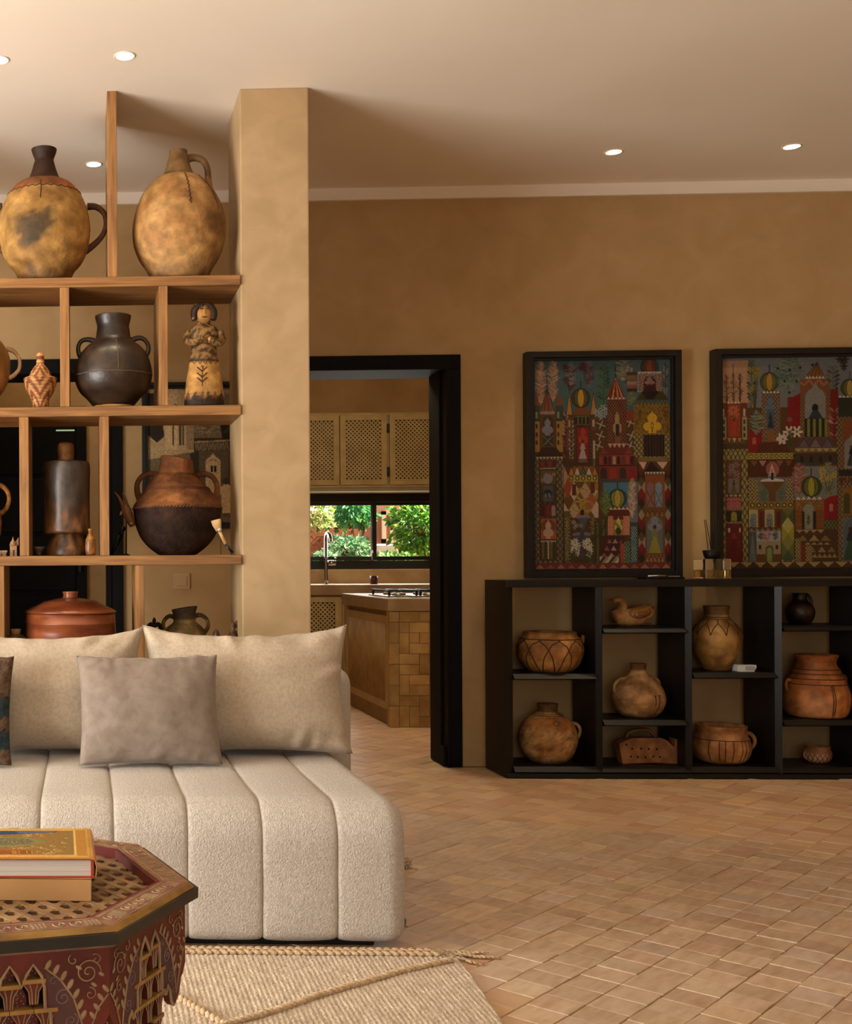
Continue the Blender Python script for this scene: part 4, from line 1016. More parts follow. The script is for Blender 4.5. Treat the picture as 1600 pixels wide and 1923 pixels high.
    def trefoil(s, cx, y0, y1, w_, c):
        h = y1 - y0; s.ell(cx, y0 + h * .28, w_ * .30, h * .22, c); s.ell(cx - w_ * .3, y0 + h * .68, w_ * .26, h * .2, c); s.ell(cx + w_ * .3, y0 + h * .68, w_ * .26, h * .2, c)
        s.rect(cx - w_ * .25, y0 + h * .4, cx + w_ * .25, y1, c); s.poly([(cx - w_ * .16, y0 + h * .16), (cx, y0 - h * .06), (cx + w_ * .16, y0 + h * .16)], c)
    def dome(s, cx, cy, r, c1, c2, c3):
        s.ell(cx, cy, r, r, c1); s.ell(cx, cy, r * .72, r * .96, c2); s.ell(cx, cy, r * .36, r * .9, c3)
        s.line([(cx, cy - r), (cx, cy - r * 1.8)], 7, '241a14')
        for k in (-.36, .36, -.72, .72): s.line([(cx + r * k * math.cos(t), cy + r * math.sin(t) * .95) for t in np.linspace(-1.5, 1.5, 8)], 3, '33281a')
        s.line([(cx + r * math.cos(t), cy + r * math.sin(t)) for t in np.linspace(0, 6.3, 30)], 4, '2c2014')
    def plume(s, cx, cy, rx, ry, cols, n=120):
        for i in range(n):
            a = s.r.uniform(-1, 1); y = cy + a * ry; half = rx * math.sqrt(max(0.02, 1 - a * a)); x = cx + s.r.uniform(-.3, .3) * half; d = s.r.choice((-1, 1))
            s.line([(x, y), (x + d * half * s.r.uniform(.3, .8), y - ry * .13)], 3, s.r.choice(cols), .75)
    def leafy(s, cx, y0, y1, w_, cols, n=13):
        s.line([(cx, y0), (cx, y1)], 5, '2c3418')
        for i in range(n):
            y = y0 + (y1 - y0) * (i + .5) / n; k = w_ * (0.5 + 0.5 * math.sin(PI * (i + 1) / (n + 1)))
            for d in (-1, 1):
                s.poly([(cx, y + 14), (cx + d * k * .5, y - 20), (cx + d * k, y - 16), (cx + d * k * .6, y + 6)], s.r.choice(cols))
    def flowers(s, cx, cy, rx, ry, n, r, c, cc):
        for i in range(n):
            x, y = cx + s.r.uniform(-rx, rx), cy + s.r.uniform(-ry, ry); s.line([(x, y), (cx + (x - cx) * .2, cy + ry * 1.5)], 2.5, '33361c', .7)
            for k in range(6): s.line([(x, y), (x + r * math.cos(k * PI / 3), y + r * math.sin(k * PI / 3))], r * .42, c)
            s.ell(x, y, r * .26, r * .26, cc)
    def figure(s, cx, y0, y1, c1, c2):
        h = y1 - y0; s.ell(cx, y0 + h * .09, h * .06, h * .08, '4a2c1c'); s.poly([(cx - h * .13, y0 + h * .42), (cx - h * .05, y0 + h * .16), (cx + h * .05, y0 + h * .16), (cx + h * .13, y0 + h * .42)], c1)
        s.poly([(cx - h * .06, y0 + h * .42), (cx + h * .06, y0 + h * .42), (cx + h * .22, y1), (cx - h * .22, y1)], c2)
    def arcade(s, x0, x1, y0, y1, n, c, bg):
        s.rect(x0, y0, x1, y1, bg); d = (x1 - x0) / n
        for i in range(n): s.arch(x0 + d * (i + .16), x0 + d * (i + .84), y0 + (y1 - y0) * .15, y1 - 4, c[i % len(c)])
        s.frame(x0, y0, x1, y1)
    def grain(s, k=9):
        rs = np.random.RandomState(4); s.img = np.clip(s.img * (1 + rs.normal(0, k / 255., s.img.shape[:2])[..., None] * 1.5), 0, 255)

def art_mesh(cv, w, h, k=0.5):
    H, Wd = cv.H, cv.W
    xs = (np.arange(Wd) / (Wd - 1)) * w; zs = h - (np.arange(H) / (H - 1)) * h
    gx, gz = np.meshgrid(xs, zs)
    co = np.stack([gx, np.zeros_like(gx), gz], -1).reshape(-1, 3)
    idx = np.arange(H * Wd).reshape(H, Wd)
    q = np.stack([idx[:-1, :-1], idx[1:, :-1], idx[1:, 1:], idx[:-1, 1:]], -1).reshape(-1, 4)
    me = bpy.data.meshes.new('artwork'); me.vertices.add(len(co)); me.vertices.foreach_set('co', co.ravel())
    me.loops.add(q.size); me.loops.foreach_set('vertex_index', q.ravel().astype(np.int32))
    me.polygons.add(len(q)); me.polygons.foreach_set('loop_start', np.arange(0, q.size, 4, dtype=np.int32)); me.polygons.foreach_set('loop_total', np.full(len(q), 4, dtype=np.int32))
    me.update(calc_edges=True)
    v = np.clip(cv.img / 255.0, 0, 1); l = np.where(v <= 0.04045, v / 12.92, ((v + 0.055) / 1.055) ** 2.4)
    setcol(me, np.concatenate([k * l.reshape(-1, 3), np.ones((H * Wd, 1))], 1))
    return me
m_art = M('painted_canvas', '808080', attr='Col', rough=0.6, spec=0.25, bump=0.05, bscale=300)
m_fr = M('black_frame', '0b0908', '14100d', scale=6, rough=0.4, spec=0.4, stretch=(3, 3, 3))

def framed(name, label, cat, x0, x1, z0, z1, cv, yf=5.935, yb=5.992, fw=0.030, group=None):
    t = thing(name, label, cat, ((x0 + x1) / 2, yb, z0), group=group); ox, oy, oz = t.location
    def bx(n, a, b, c, d, e, f, mt=m_fr): return obj(n, MB().box(a - ox, b - ox, c - oy, d - oy, e - oz, f - oz, 0.0015), mt, t)
    bx('frame_side', x0, x0 + fw, yf, yb, z0, z1); bx('frame_side', x1 - fw, x1, yf, yb, z0, z1)
    bx('frame_rail', x0 + fw, x1 - fw, yf, yb, z0, z0 + fw); bx('frame_rail', x0 + fw, x1 - fw, yf, yb, z1 - fw, z1)
    s = 0.013
    bx('inner_slip', x0 + fw, x0 + fw + s, yf + 0.014, yb, z0 + fw, z1 - fw); bx('inner_slip', x1 - fw - s, x1 - fw, yf + 0.014, yb, z0 + fw, z1 - fw)
    bx('inner_slip', x0 + fw + s, x1 - fw - s, yf + 0.014, yb, z0 + fw, z0 + fw + s); bx('inner_slip', x0 + fw + s, x1 - fw - s, yf + 0.014, yb, z1 - fw - s, z1 - fw)
    k = fw + s
    bright = 1.0 if cat == 'photograph' else 0.5
    bx('backing', x0 + k, x1 - k, yf + 0.03, yb, z0 + k, z1 - k)
    obj('artwork', art_mesh(cv, x1 - x0 - 2 * k, z1 - z0 - 2 * k, bright), m_art, t, (x0 + k - ox, yf + 0.0295 - oy, z0 + k - oz))
    return t

def paint_one():
    c = Canvas(265, 392, 175, 148, 1280, 1785, '5a3c1c')
    c.rect(175, 148, 1280, 560, '4a6668'); c.rect(900, 148, 1280, 460, '55686a')
    # left tower
    c.plume(235, 330, 60, 170, ['c79a78', 'b98464', 'd8b090', '9c6a4c'], 260); c.plume(335, 310, 55, 160, ['c79a78', 'b97f68', 'd8b090', '9c6a5c'], 260)
    for x0, x1 in ((180, 226), (355, 415)): c.rect(x0, 505, x1, 620, '3c4a34'); c.arch(x0 + 12, x0 + 30, 550, 600, '97906c'); c.rect(x0, 620, x1, 870, 'a8803e'); [c.rect(x0 + 10, y, x0 + 30, y + 34, '4a2a1c') for y in (645, 710, 775)]; c.poly([(x0, 505), ((x0 + x1) / 2, 400), (x1, 505)], '8a4a2a'); c.frame(x0, 620, x1, 870)
    c.poly([(232, 545), (285, 360), (345, 545)], '8a5434'); [c.line([(285, 365), (x, 545)], 4, '2c160c') for x in (232, 262, 300, 345)]; c.line([(285, 370), (285, 260)], 7, '1e1610')
    c.lattice(230, 545, 345, 568, 18, 18, 'c9b096', '4a2a1c'); c.rect(230, 568, 350, 830, '6e4220'); c.arch(250, 335, 580, 820, '43362a'); c.trefoil(288, 600, 735, 80, '8a8690'); c.rect(252, 740, 330, 815, '3a3a36'); c.line([(252, 815), (330, 740)], 3, '98866a'); c.line([(330, 815), (252, 740)], 3, '98866a')
    c.poly([(185, 905), (245, 830), (355, 830), (420, 905)], '3c2012'); c.tris(190, 415, 902, 922, 8, 'cbb9a8', True)
    c.lattice(182, 922, 415, 1745, 40, 52, '8a7a5a', '33200f', .22); c.rect(182, 922, 415, 1745, '5a4428', .25)
    c.arcade(225, 355, 930, 985, 4, ['8a2c22', '5c2018'], '6a3a22'); c.tris(225, 355, 985, 1003, 8, 'c9b09a')
    c.rect(225, 1005, 355, 1125, '6a5228'); c.line([(228 + k * 6, 1065 + 30 * math.sin(k * .6)) for k in range(21)], 14, '95804a'); c.ell(290, 1075, 38, 38, '8d8588'); c.rect(225, 1125, 355, 1262, '4c3c26'); c.rect(248, 1130, 330, 1255, '55585a'); c.ell(288, 1190, 36, 30, '2a2c2e'); c.flowers(288, 1200, 22, 16, 6, 9, '8f8a84', '2a2c2e')
    c.arcade(225, 355, 1270, 1372, 3, ['4a1c1c', '7a2c24', 'a08a86'], '6a2a1e'); c.rect(225, 1388, 355, 1555, 'b0602e'); c.ell(290, 1450, 62, 55, '7c4a1c'); c.trefoil(290, 1405, 1545, 74, 'cba486')
    c.rect(225, 1558, 355, 1715, '5c4420'); [c.rect(x, 1565, x + 14, 1705, k) for x, k in ((240, '7c6a30'), (262, '3c3a1c'), (284, 'bda58c'), (308, '7c6a30'), (330, '3c3a1c'))]; c.tris(225, 355, 1556, 1580, 9, 'cbb9a8', True)
    [c.frame(225, a, 355, b) for a, b in ((930, 1003), (1005, 1125), (1125, 1262), (1270, 1372), (1388, 1555), (1558, 1715))]
    # stalks left of the red-lady tower
    c.leafy(435, 560, 920, 34, ['8a4038', '5c2024', 'b7836e'], 12); c.leafy(480, 620, 940, 26, ['b29c74', '8a7a50'], 9)
    c.flowers(470, 270, 48, 80, 9, 26, '5a3038', '2a1418'); c.flowers(615, 235, 50, 70, 8, 26, '5c2c3a', '2a1418'); c.plume(480, 260, 50, 90, ['8a7c84', '9a9094'], 60); c.plume(625, 260, 45, 110, ['6a4250', '847884'], 60)
    # middle tower
    for x in (465, 660): c.poly([(x - 25, 575), (x, 400), (x + 25, 575)], 'b98638'); c.line([(x - 25, 575), (x, 400), (x + 25, 575)], 4, '3a2412'); c.rect(x - 18, 600, x + 22, 700, '6b4826'); c.arch(x - 8, x + 8, 615, 672, 'bda58c')
    c.dome(558, 445, 76, '4a3a1c', '5a5a38', 'c99a2c'); c.poly([(495, 580), (515, 520), (615, 520), (635, 580)], '7c4a22'); c.arcade(505, 630, 580, 655, 4, ['2a2416'], '6a6038')
    c.rect(505, 655, 640, 965, '53301a'); c.lattice(507, 658, 638, 962, 22, 26, '6a5434', '33200f', .3); c.rect(525, 670, 625, 955, '8a2018'); c.trefoil(575, 675, 815, 70, 'b03a28'); c.figure(572, 770, 950, 'b9a090', 'b8a79c'); c.frame(525, 670, 625, 955)
    c.rect(655, 780, 672, 985, 'b8a88a'); c.rect(410, 920, 700, 985, '4a2a16', .6)
    for x, y in ((720, 655), (955, 640), (715, 740), (965, 745), (700, 820), (955, 820)):
        for a in range(4): c.line([(x, y), (x + 36 * math.cos(a * 1.57 + .4), y + 36 * math.sin(a * 1.57 + .4))], 8, 'b7ac94')
    c.poly([(455, 1045), (500, 978), (655, 978), (692, 1045)], '8c5a24'); c.tris(455, 692, 980, 1045, 5, ['c27c34', 'c9bca4', '4a6250', 'c9bca4', 'c27c34'], False, '2a160c')
    c.rect(455, 1045, 692, 1102, 'b29a3a'); [c.ell(480 + k * 47, 1074, 18, 18, '4a3c1c') for k in range(5)]; [c.ell(480 + k * 47, 1074, 9, 9, 'c9b870') for k in range(5)]; c.tris(455, 692, 1045, 1060, 10, '5a3a1a', True)
    c.diamonds(410, 1102, 697, 1400, 90, 150, ['a85a34', 'cfae92', '7c5a1e', '9a7a2c', '6e4a1e', 'bb9a76'])
    c.line([(410, 1000), (410, 1740)], 5, '2a160c'); c.poly([(410, 960), (455, 1060), (410, 1160)], 'b98c72'); c.poly([(455, 1060), (410, 1160), (455, 1240), (480, 1150)], '9a4a28')
    for k, w_ in ((0, 13), (1, 5)):
        col = 'd0ae58' if k == 0 else '7c5218'
        for (cx, cy, r) in ((568, 1200, 46), (530, 1295, 40), (608, 1295, 40)): c.line([(cx + r * math.cos(t), cy + r * math.sin(t)) for t in np.linspace(0.4, 5.9, 22)], w_, col)
        c.line([(565, 1335), (548, 1290), (560, 1270), (575, 1290), (565, 1335)], w_, col)
    c.arch(552, 580, 1320, 1380, '241a14'); c.tris(640, 692, 1170, 1220, 1, 'cbb496', True); c.rect(485, 1120, 515, 1210, '5c2a18'); c.rect(635, 1110, 665, 1190, '6c2c1a')
    c.rect(470, 1385, 690, 1740, '54381c'); c.ell(570, 1378, 62, 16, '7e7c80'); c.poly([(530, 1385), (612, 1385), (580, 1475), (560, 1475)], '5a565c'); c.ell(560, 1515, 75, 20, '77757a'); c.poly([(500, 1522), (620, 1522), (580, 1630), (545, 1630)], '524f56'); c.rect(545, 1480, 580, 1700, '4a4248')
    c.flowers(500, 1620, 34, 60, 9, 20, 'd8cdb4', '8a8038'); c.flowers(618, 1620, 38, 60, 9, 20, 'd8cdb4', '8a8038'); c.flowers(520, 1440, 40, 30, 5, 16, '9a8c74', '5a4a2c'); c.plume(650, 1450, 30, 70, ['a07c3c', '7c6a30'], 60)
    c.plume(490, 1690, 30, 50, ['3a4a20', '4c5c2c'], 40); c.plume(620, 1700, 40, 50, ['3a4a20', '4c5c2c'], 40)
    c.lattice(412, 1330, 472, 1745, 24, 30, '83703c', '3a2812', .25); c.arch(425, 460, 1345, 1720, '6b5424'); c.lattice(430, 1380, 456, 1715, 18, 26, 'b09c5c', '4a3812', .3)
    [c.line([(x, 1400 + (x % 7) * 8), (x, 1745)], 12, k) for x, k in ((668, '33421c'), (690, '5c6a2c'), (712, '2c3c1e'), (735, '5c6a2c'), (752, '33421c'))]
    # green plant and red tower
    c.leafy(745, 180, 600, 62, ['3c5a30', '4f6c3a', '2c4a2a'], 15); c.flowers(735, 555, 48, 45, 6, 26, '98a09c', '4a5a58')
    c.rect(770, 455, 925, 805, '6a1c12'); c.lattice(772, 460, 922, 800, 22, 30, '8a6a48', '5c140e', .42); c.poly([(768, 452), (838, 278), (918, 452)], '7c1a12'); [c.poly([(838, 285), (x, 445), (x + 16, 445)], 'c08a58') for x in (808, 850, 884)]; c.tris(768, 918, 438, 458, 5, 'cbbca8'); c.line([(838, 280), (838, 190)], 7, '241a14')
    c.trefoil(850, 555, 745, 62, 'b08e64'); c.arch(836, 866, 650, 745, '3c2416'); c.rect(832, 750, 875, 800, '7c5a30')
    c.plume(905, 230, 80, 90, ['8a8468', '6a6448', 'a89c78'], 130); c.flowers(915, 240, 60, 60, 6, 12, 'b9ac90', '6a6040')
    c.rect(930, 250, 1010, 400, '7c5a4a'); [c.rect(930, y, 1010, y + 26, k) for y, k in ((245, '4c3c2c'), (272, '8a6a3c'), (318, 'a8887a'), (346, '8a5a4c'), (374, '3c2a22'))]; c.plume(970, 460, 50, 60, ['7c7a3c', '4a5a2c', '9a904c'], 60); c.rect(925, 545, 990, 625, '8a3c22')
    c.poly([(700, 890), (770, 802), (920, 802), (985, 890)], '6e2c1c'); c.tris(775, 920, 804, 838, 4, 'c9a898', True); c.poly([(700, 890), (740, 840), (790, 890)], '843c28'); c.poly([(900, 890), (940, 840), (985, 890)], '843c28')
    c.arcade(700, 985, 890, 972, 8, ['93463a', '3a1812', '5c2018', 'b88a70', '3a1812', '7c2c22'], '843c26'); c.arcade(700, 1010, 975, 1085, 4, ['3c2a28', '9c3422', '3c2a28', '8a1c18'], '84301e'); c.rect(700, 1085, 1015, 1108, '4a4440')
    c.rect(735, 1108, 940, 1310, '4f7c90'); c.rect(940, 1105, 1015, 1420, '6f7270'); c.dome(850, 1235, 74, '33482c', '8a8c4a', 'b5a040'); c.rect(775, 1300, 945, 1330, '6a3a1c'); c.tris(780, 945, 1300, 1322, 5, 'd0c0a8')
    c.rect(770, 1322, 945, 1520, '5c3018'); c.bricks(772, 1370, 815, 1520, 22, 14, 'c0643a', 'd8a080'); c.bricks(898, 1370, 945, 1520, 22, 14, 'c0643a', 'd8a080'); c.lattice(790, 1325, 925, 1370, 22, 22, '7c2c1c', '4a1c10', .35); c.rect(815, 1400, 898, 1520, 'a8742c'); c.trefoil(856, 1385, 1500, 54, 'cfc070'); c.ell(856, 1490, 22, 30, '3c3c1c'); c.flowers(856, 1450, 16, 20, 5, 10, '5c7030', 'cfc070')
    c.plume(968, 1240, 42, 150, ['cfa98c', 'b88a6c', 'dec0a4', 'a8785c'], 220); c.plume(750, 1270, 58, 100, ['6a7a2c', '4a6428', '8c9038', '3a5024'], 200); c.line([(770, 1380), (720, 1500), (655, 1560)], 10, '2a2a20')
    c.rect(705, 1525, 910, 1740, '4a2418')
    for i, (x0, x1, y0, y1) in enumerate(((760, 900, 1545, 1585), (735, 900, 1600, 1645), (710, 890, 1655, 1690))): c.tris(x0, x1, y0, y1, 3, ['9c5a48', 'b98c7a', '7c3c2c'], False, '2a120c')
    c.diamonds(705, 1690, 860, 1738, 26, 34, ['cbbba0', '4a3018', '9a8a64']); c.rect(870, 1590, 905, 1740, 'a0503c')
    c.lattice(905, 1570, 950, 1740, 22, 30, '8c9a78', '2c3c20', .35); c.arch(950, 1010, 1425, 1740, '2e4a48'); c.lattice(958, 1455, 1005, 1735, 16, 26, '9fb0a8', '2e4a48', .4)
    # right tower
    c.leafy(1240, 180, 420, 26, ['6a6a5c', '4a5048', '8a8878'], 10); c.dome(1112, 205, 72, '33484a', '6a3a1c', '8a4a20'); c.rect(1018, 250, 1210, 402, 'c3b096'); c.lattice(1020, 254, 1208, 400, 18, 20, '5c2018', 'b39c80', .32); c.arch(1062, 1165, 280, 400, '5a1c18'); c.trefoil(1112, 285, 350, 76, 'a07c74'); c.poly([(1055, 400), (1112, 335), (1175, 400)], '3c1c1c'); c.tris(1020, 1208, 246, 264, 8, 'd0c4b0', True)
    c.poly([(1000, 465), (1050, 400), (1215, 400), (1265, 465)], '4a401c'); c.poly([(1045, 400), (1190, 400), (1140, 462), (1085, 462)], '231a12'); c.tris(1000, 1268, 468, 505, 9, '8a7034', False, '3a2a10')
    c.rect(985, 505, 1272, 732, '8c6a24'); [c.ell(985 + c.r.uniform(8, 280), 505 + c.r.uniform(8, 220), 7, 7, '6a4c16') for _ in range(150)]; c.trefoil(1132, 560, 725, 130, 'd8ac2e'); c.line([(1132, 720), (1122, 660), (1132, 640), (1142, 660), (1132, 720)], 5, '5c3c0c'); [c.arch(x, x + 24, 545, 605, '6a4a18') for x in (1018, 1225)]
    c.lattice(985, 732, 1275, 912, 36, 44, 'a08c58', '4a3c18', .25); c.rect(1060, 735, 1228, 908, '1e1410'); [c.rect(1060 + k * 24, 738, 1070 + k * 24, 905, '4a2a1c') for k in range(7)]
    c.rect(1010, 912, 1275, 945, '7c6a34'); c.poly([(1022, 950), (1085, 950), (1060, 1010)], 'd8a890'); c.poly([(1165, 950), (1255, 950), (1215, 1008)], 'd8a890'); c.poly([(1065, 1030), (1120, 945), (1205, 1030)], '33140e'); c.tris(1060, 1235, 1030, 1052, 7, 'c9bca8', True)
    c.diamonds(1015, 1020, 1070, 1745, 54, 86, ['6e1c16', '9a8a6c', '33240f', '7c2418', '5c4a24']); c.diamonds(1228, 1020, 1280, 1745, 54, 86, ['6e1c16', '9a8a6c', '33240f', '7c2418', '5c4a24'])
    c.rect(1070, 1055, 1228, 1310, '8a4c20'); c.arch(1088, 1142, 1110, 1300, '8a6460'); c.arch(1155, 1208, 1110, 1300, '7c8c98'); [c.line([(x, 1295), (x + 54, 1180)], 4, '2a2018') for x in (1088, 1155)]; [c.line([(x + 54, 1295), (x, 1180)], 4, '2a2018') for x in (1088, 1155)]
    c.rect(1070, 1310, 1228, 1670, '6e4a1e'); c.arch(1085, 1215, 1380, 1665, '6c6a66'); c.trefoil(1148, 1370, 1500, 100, '86868a'); c.figure(1148, 1440, 1665, '7c7a40', '9a9030'); c.tris(1072, 1226, 1330, 1375, 4, '94622c', False, '3a1e0c')
    c.rect(1070, 1672, 1228, 1735, '8a5a34'); c.tris(1072, 1226, 1680, 1730, 5, 'a8764c', False, '3a1e0c')
    c.rect(175, 1740, 1280, 1785, '7c3626'); c.tris(180, 1280, 1744, 1783, 13, ['b8705c', 'a35846'], False, '4a1c12')
    c.line([(697, 1100), (697, 1740)], 5, '2a160c'); c.line([(1015, 900), (1015, 1740)], 5, '2a160c'); c.line([(415, 920), (415, 1740)], 5, '2a160c')
    c.grain(10); return c

def paint_two():
    c = Canvas(265, 392, 225, 130, 1330, 1770, '5a3c1c')
    c.rect(225, 130, 1330, 520, '75797a')
    c.rect(225, 150, 440, 480, 'b98c6c')
    for x in (268, 322, 375): c.plume(x, 370, 34, 110, ['6a4a2c', '8a6a2c', '3a2c1c'], 80); c.line([(x, 180 if x == 322 else 280), (x, 480)], 5, '2a1c12')
    c.rect(228, 480, 432, 760, '6e3418'); c.tris(270, 382, 468, 488, 4, 'd0c4b0'); c.rect(272, 488, 382, 748, '983c1c'); c.flowers(328, 560, 30, 30, 4, 30, 'b5643a', '8a2c18'); c.figure(325, 600, 745, 'b23422', 'a83c24'); c.frame(272, 488, 382, 748)
    for x in (228, 392): c.rect(x, 590, x + 38, 770, '9a9464'); [c.rect(x + 8, y, x + 26, y + 34, '3c3a24') for y in (610, 665, 715)]; c.arch(x + 8, x + 24, 525, 585, 'b9a894')
    c.poly([(228, 800), (270, 752), (385, 752), (435, 800)], '6a4a22'); c.tris(268, 390, 752, 800, 3, ['a8803c', 'c7a478', 'a8803c'], True, '2a160c'); c.rect(228, 800, 435, 840, '4a3a24'); c.poly([(240, 840), (410, 840), (360, 912), (290, 912)], '5c4020')
    c.lattice(225, 840, 437, 1735, 36, 66, '9a8a4c', '3a2410', .2); c.rect(262, 930, 382, 1190, '6a3c20'); c.flowers(322, 1010, 30, 50, 6, 24, '8a6a5c', '5c2c24'); c.rect(280, 1070, 365, 1185, '77695a'); c.figure(322, 1080, 1180, '3c2c20', '5c4c38'); c.bricks(262, 1215, 382, 1318, 20, 16, '9a3c34', 'b07a70')
    c.rect(262, 1325, 382, 1405, '2c241a'); c.arch(300, 345, 1330, 1405, '95802c'); c.rect(262, 1425, 390, 1735, '6a1c12'); c.figure(322, 1465, 1640, '8a2c1c', '5c1610'); [c.rect(x, 1455, x + 14, 1490, 'cbab8c') for x in (276, 362)]; [c.frame(262, a, 382, b) for a, b in ((930, 1190), (1215, 1318), (1325, 1405), (1425, 1735))]
    # plants + dome tower
    c.leafy(465, 150, 520, 42, ['5a5a2c', '3a4020', '8a7c34'], 13); c.flowers(490, 330, 34, 130, 8, 24, '8a7c3a', '5a4c1c'); c.dome(608, 320, 74, '4c5028', '6c6a30', 'b58a34'); c.rect(548, 395, 690, 790, '6a4a2a'); c.tris(550, 690, 388, 408, 5, 'd8ccb8'); c.lattice(548, 408, 690, 788, 26, 32, '8a7458', '4a2a18', .25)
    c.trefoil(615, 430, 590, 66, '5c7280'); c.rect(588, 530, 645, 690, '4a5a62'); c.figure(616, 560, 680, '20242a', '2a3036'); c.rect(585, 690, 645, 785, '8a5a24')
    c.rect(438, 690, 550, 870, '8c1c14'); c.bricks(440, 695, 548, 868, 26, 18, '8c1c14', '6c120e'); c.arch(472, 502, 750, 805, 'b35a40'); c.plume(505, 640, 70, 90, ['8a9484', '5c6c50', 'a8ac98', '3c4c30'], 150); c.poly([(500, 870), (560, 790), (720, 790), (770, 870)], '54260f'); c.lattice(520, 800, 740, 868, 26, 26, '6a3418', '42200e', .3)
    # big tree
    c.plume(760, 260, 130, 130, ['5c6c5a', '7c8c74', '3c5048', '8c967c'], 420); [c.ell(x, y, 11, 11, '1c2428') for x, y in ((675, 215), (768, 228), (852, 213), (948, 192), (728, 315), (822, 318), (765, 403))]
    c.poly([(745, 680), (750, 520), (790, 440), (850, 410), (850, 680)], '8c1410'); c.bricks(752, 440, 848, 680, 30, 22, '8c1410', '6c0e0c'); c.ell(768, 615, 20, 20, '8a4a38')
    # right of centre palace
    c.poly([(890, 290), (985, 165), (1045, 290)], '8a5a24'); [c.line([(985, 170), (x, 290)], 4, '2c160c') for x in (890, 930, 970, 1010, 1045)]; c.tris(890, 1045, 276, 298, 6, 'd8c8b0'); c.rect(850, 300, 1090, 760, '8a5030'); c.line([(860 + k * 10, 330 + 18 * math.sin(k * .8)) for k in range(22)], 16, 'a8744c')
    c.arch(890, 1050, 370, 750, '8c8a80', True); c.ell(968, 530, 26, 36, '15161c'); c.poly([(915, 605), (950, 545), (990, 545), (1030, 605)], '2a3a4a'); c.rect(885, 605, 1055, 752, '23281c'); [c.rect(905 + k * 46, 612, 925 + k * 46, 750, '8a8038') for k in range(4)]; c.lattice(1058, 400, 1090, 760, 22, 28, '9a7440', '4a2a14', .3); c.lattice(850, 430, 885, 755, 22, 28, '9a7440', '4a2a14', .3)
    c.leafy(1110, 200, 400, 60, ['4a5030', '6c6c3c', '343c24'], 6); c.rect(1090, 380, 1150, 760, '7c1814'); c.leafy(1120, 530, 780, 60, ['a86c60', '7c3a38', 'c09080'], 8)
    c.flowers(790, 700, 40, 20, 2, 40, 'd8c4b0', '8a6a34'); c.flowers(740, 775, 50, 22, 3, 34, 'd0bca8', '8a6a34'); c.plume(770, 780, 40, 70, ['3a3c20', '4c5028'], 60)
    c.poly([(810, 835), (860, 758), (1080, 758), (1125, 835)], '5c4440'); c.tris(830, 1110, 760, 832, 3, ['6a545c', '7c646a', '6a545c'], False, '2a160c'); c.rect(805, 835, 1140, 870, '7c6430'); c.tris(805, 1140, 840, 868, 6, 'b09a70', True); c.arcade(805, 1140, 890, 955, 9, ['3a3a34', '221c14'], '4c3620'); c.tris(860, 1000, 955, 990, 5, '3c3c3a', True)
    # centre-left fountain block
    c.rect(438, 875, 800, 920, 'a5923a'); [c.ell(462 + k * 40, 898, 15, 15, '4a3c1c') for k in range(9)]; [c.ell(462 + k * 40, 898, 7, 7, 'd0c080') for k in range(9)]; c.rect(438, 925, 800, 1062, '54280f'); c.tris(450, 790, 932, 985, 5, ['7c4a24', 'b07a6c', '6a3a1c', '8a5a3c', '7c4a24'], True, '2a120a'); c.ell(630, 1000, 52, 58, 'a05c50')
    c.rect(438, 1062, 800, 1255, '6c6a5c'); c.lattice(438, 1070, 515, 1255, 26, 30, 'a8925c', '4a2c14', .25); c.lattice(738, 1070, 800, 1255, 26, 30, 'a8925c', '4a2c14', .25); c.ell(628, 1092, 95, 20, 'cbc4bc'); c.poly([(535, 1098), (722, 1098), (660, 1178), (600, 1178)], '6e4a22'); c.rect(600, 1175, 655, 1250, '6a4420'); [c.line([(625, 965), (x, 1060)], 4, 'cfb8b0') for x in (598, 612, 640, 655)]; c.rect(615, 1030, 638, 1082, '2a1a1c'); c.plume(560, 1200, 40, 50, ['3c5834', '5c7048'], 60); c.plume(700, 1200, 40, 50, ['3c5834', '5c7048'], 60)
    c.rect(438, 1255, 800, 1308, '8a6c2c'); [c.ell(470 + k * 50, 1280, 18, 18, '4a2c12') for k in range(7)]; [c.ell(470 + k * 50, 1280, 9, 9, 'c9b060') for k in range(7)]
    c.rect(438, 1308, 700, 1455, '6e3c1c'); [c.rect(x, 1315, x + 72, 1450, 'b5a468') for x in (442, 568)]; [c.arch(x, x + 50, 1345, 1450, '7c8078') for x in (452, 578)]; [c.lattice(x, 1385, x + 50, 1450, 16, 20, '9aa098', '2a2418', .3) for x in (452, 578)]; [c.arch(x, x + 30, 1330, 1450, '5a2414') for x in (525, 660)]
    c.diamonds(700, 1308, 800, 1720, 96, 130, ['6a6a34', 'a5942c', '4c5430', '8a8038', 'b9a860']); c.rect(438, 1455, 700, 1485, '54391f'); c.tris(440, 700, 1458, 1484, 6, '8a7a5c')
    c.rect(438, 1485, 500, 1720, '4c5048'); c.tris(440, 498, 1490, 1720, 1, '6c7270'); c.rect(500, 1485, 690, 1560, 'a9a49c'); c.flowers(590, 1520, 30, 20, 4, 22, 'b07a78', '7c3c3c'); c.plume(535, 1520, 30, 30, ['3a3c34'], 40); c.plume(650, 1520, 30, 30, ['3a3c34'], 40); c.rect(500, 1562, 690, 1660, 'a58a62'); c.arch(570, 635, 1592, 1720, '5a5a24'); c.arch(583, 622, 1610, 1720, '84904a'); [c.arch(x, x + 20, 1590, 1625, '3a2414') for x in (518, 650)]; c.bricks(500, 1660, 570, 1720, 20, 14, '7c4a22', '54301a'); c.bricks(635, 1660, 690, 1720, 20, 14, '7c4a22', '54301a')
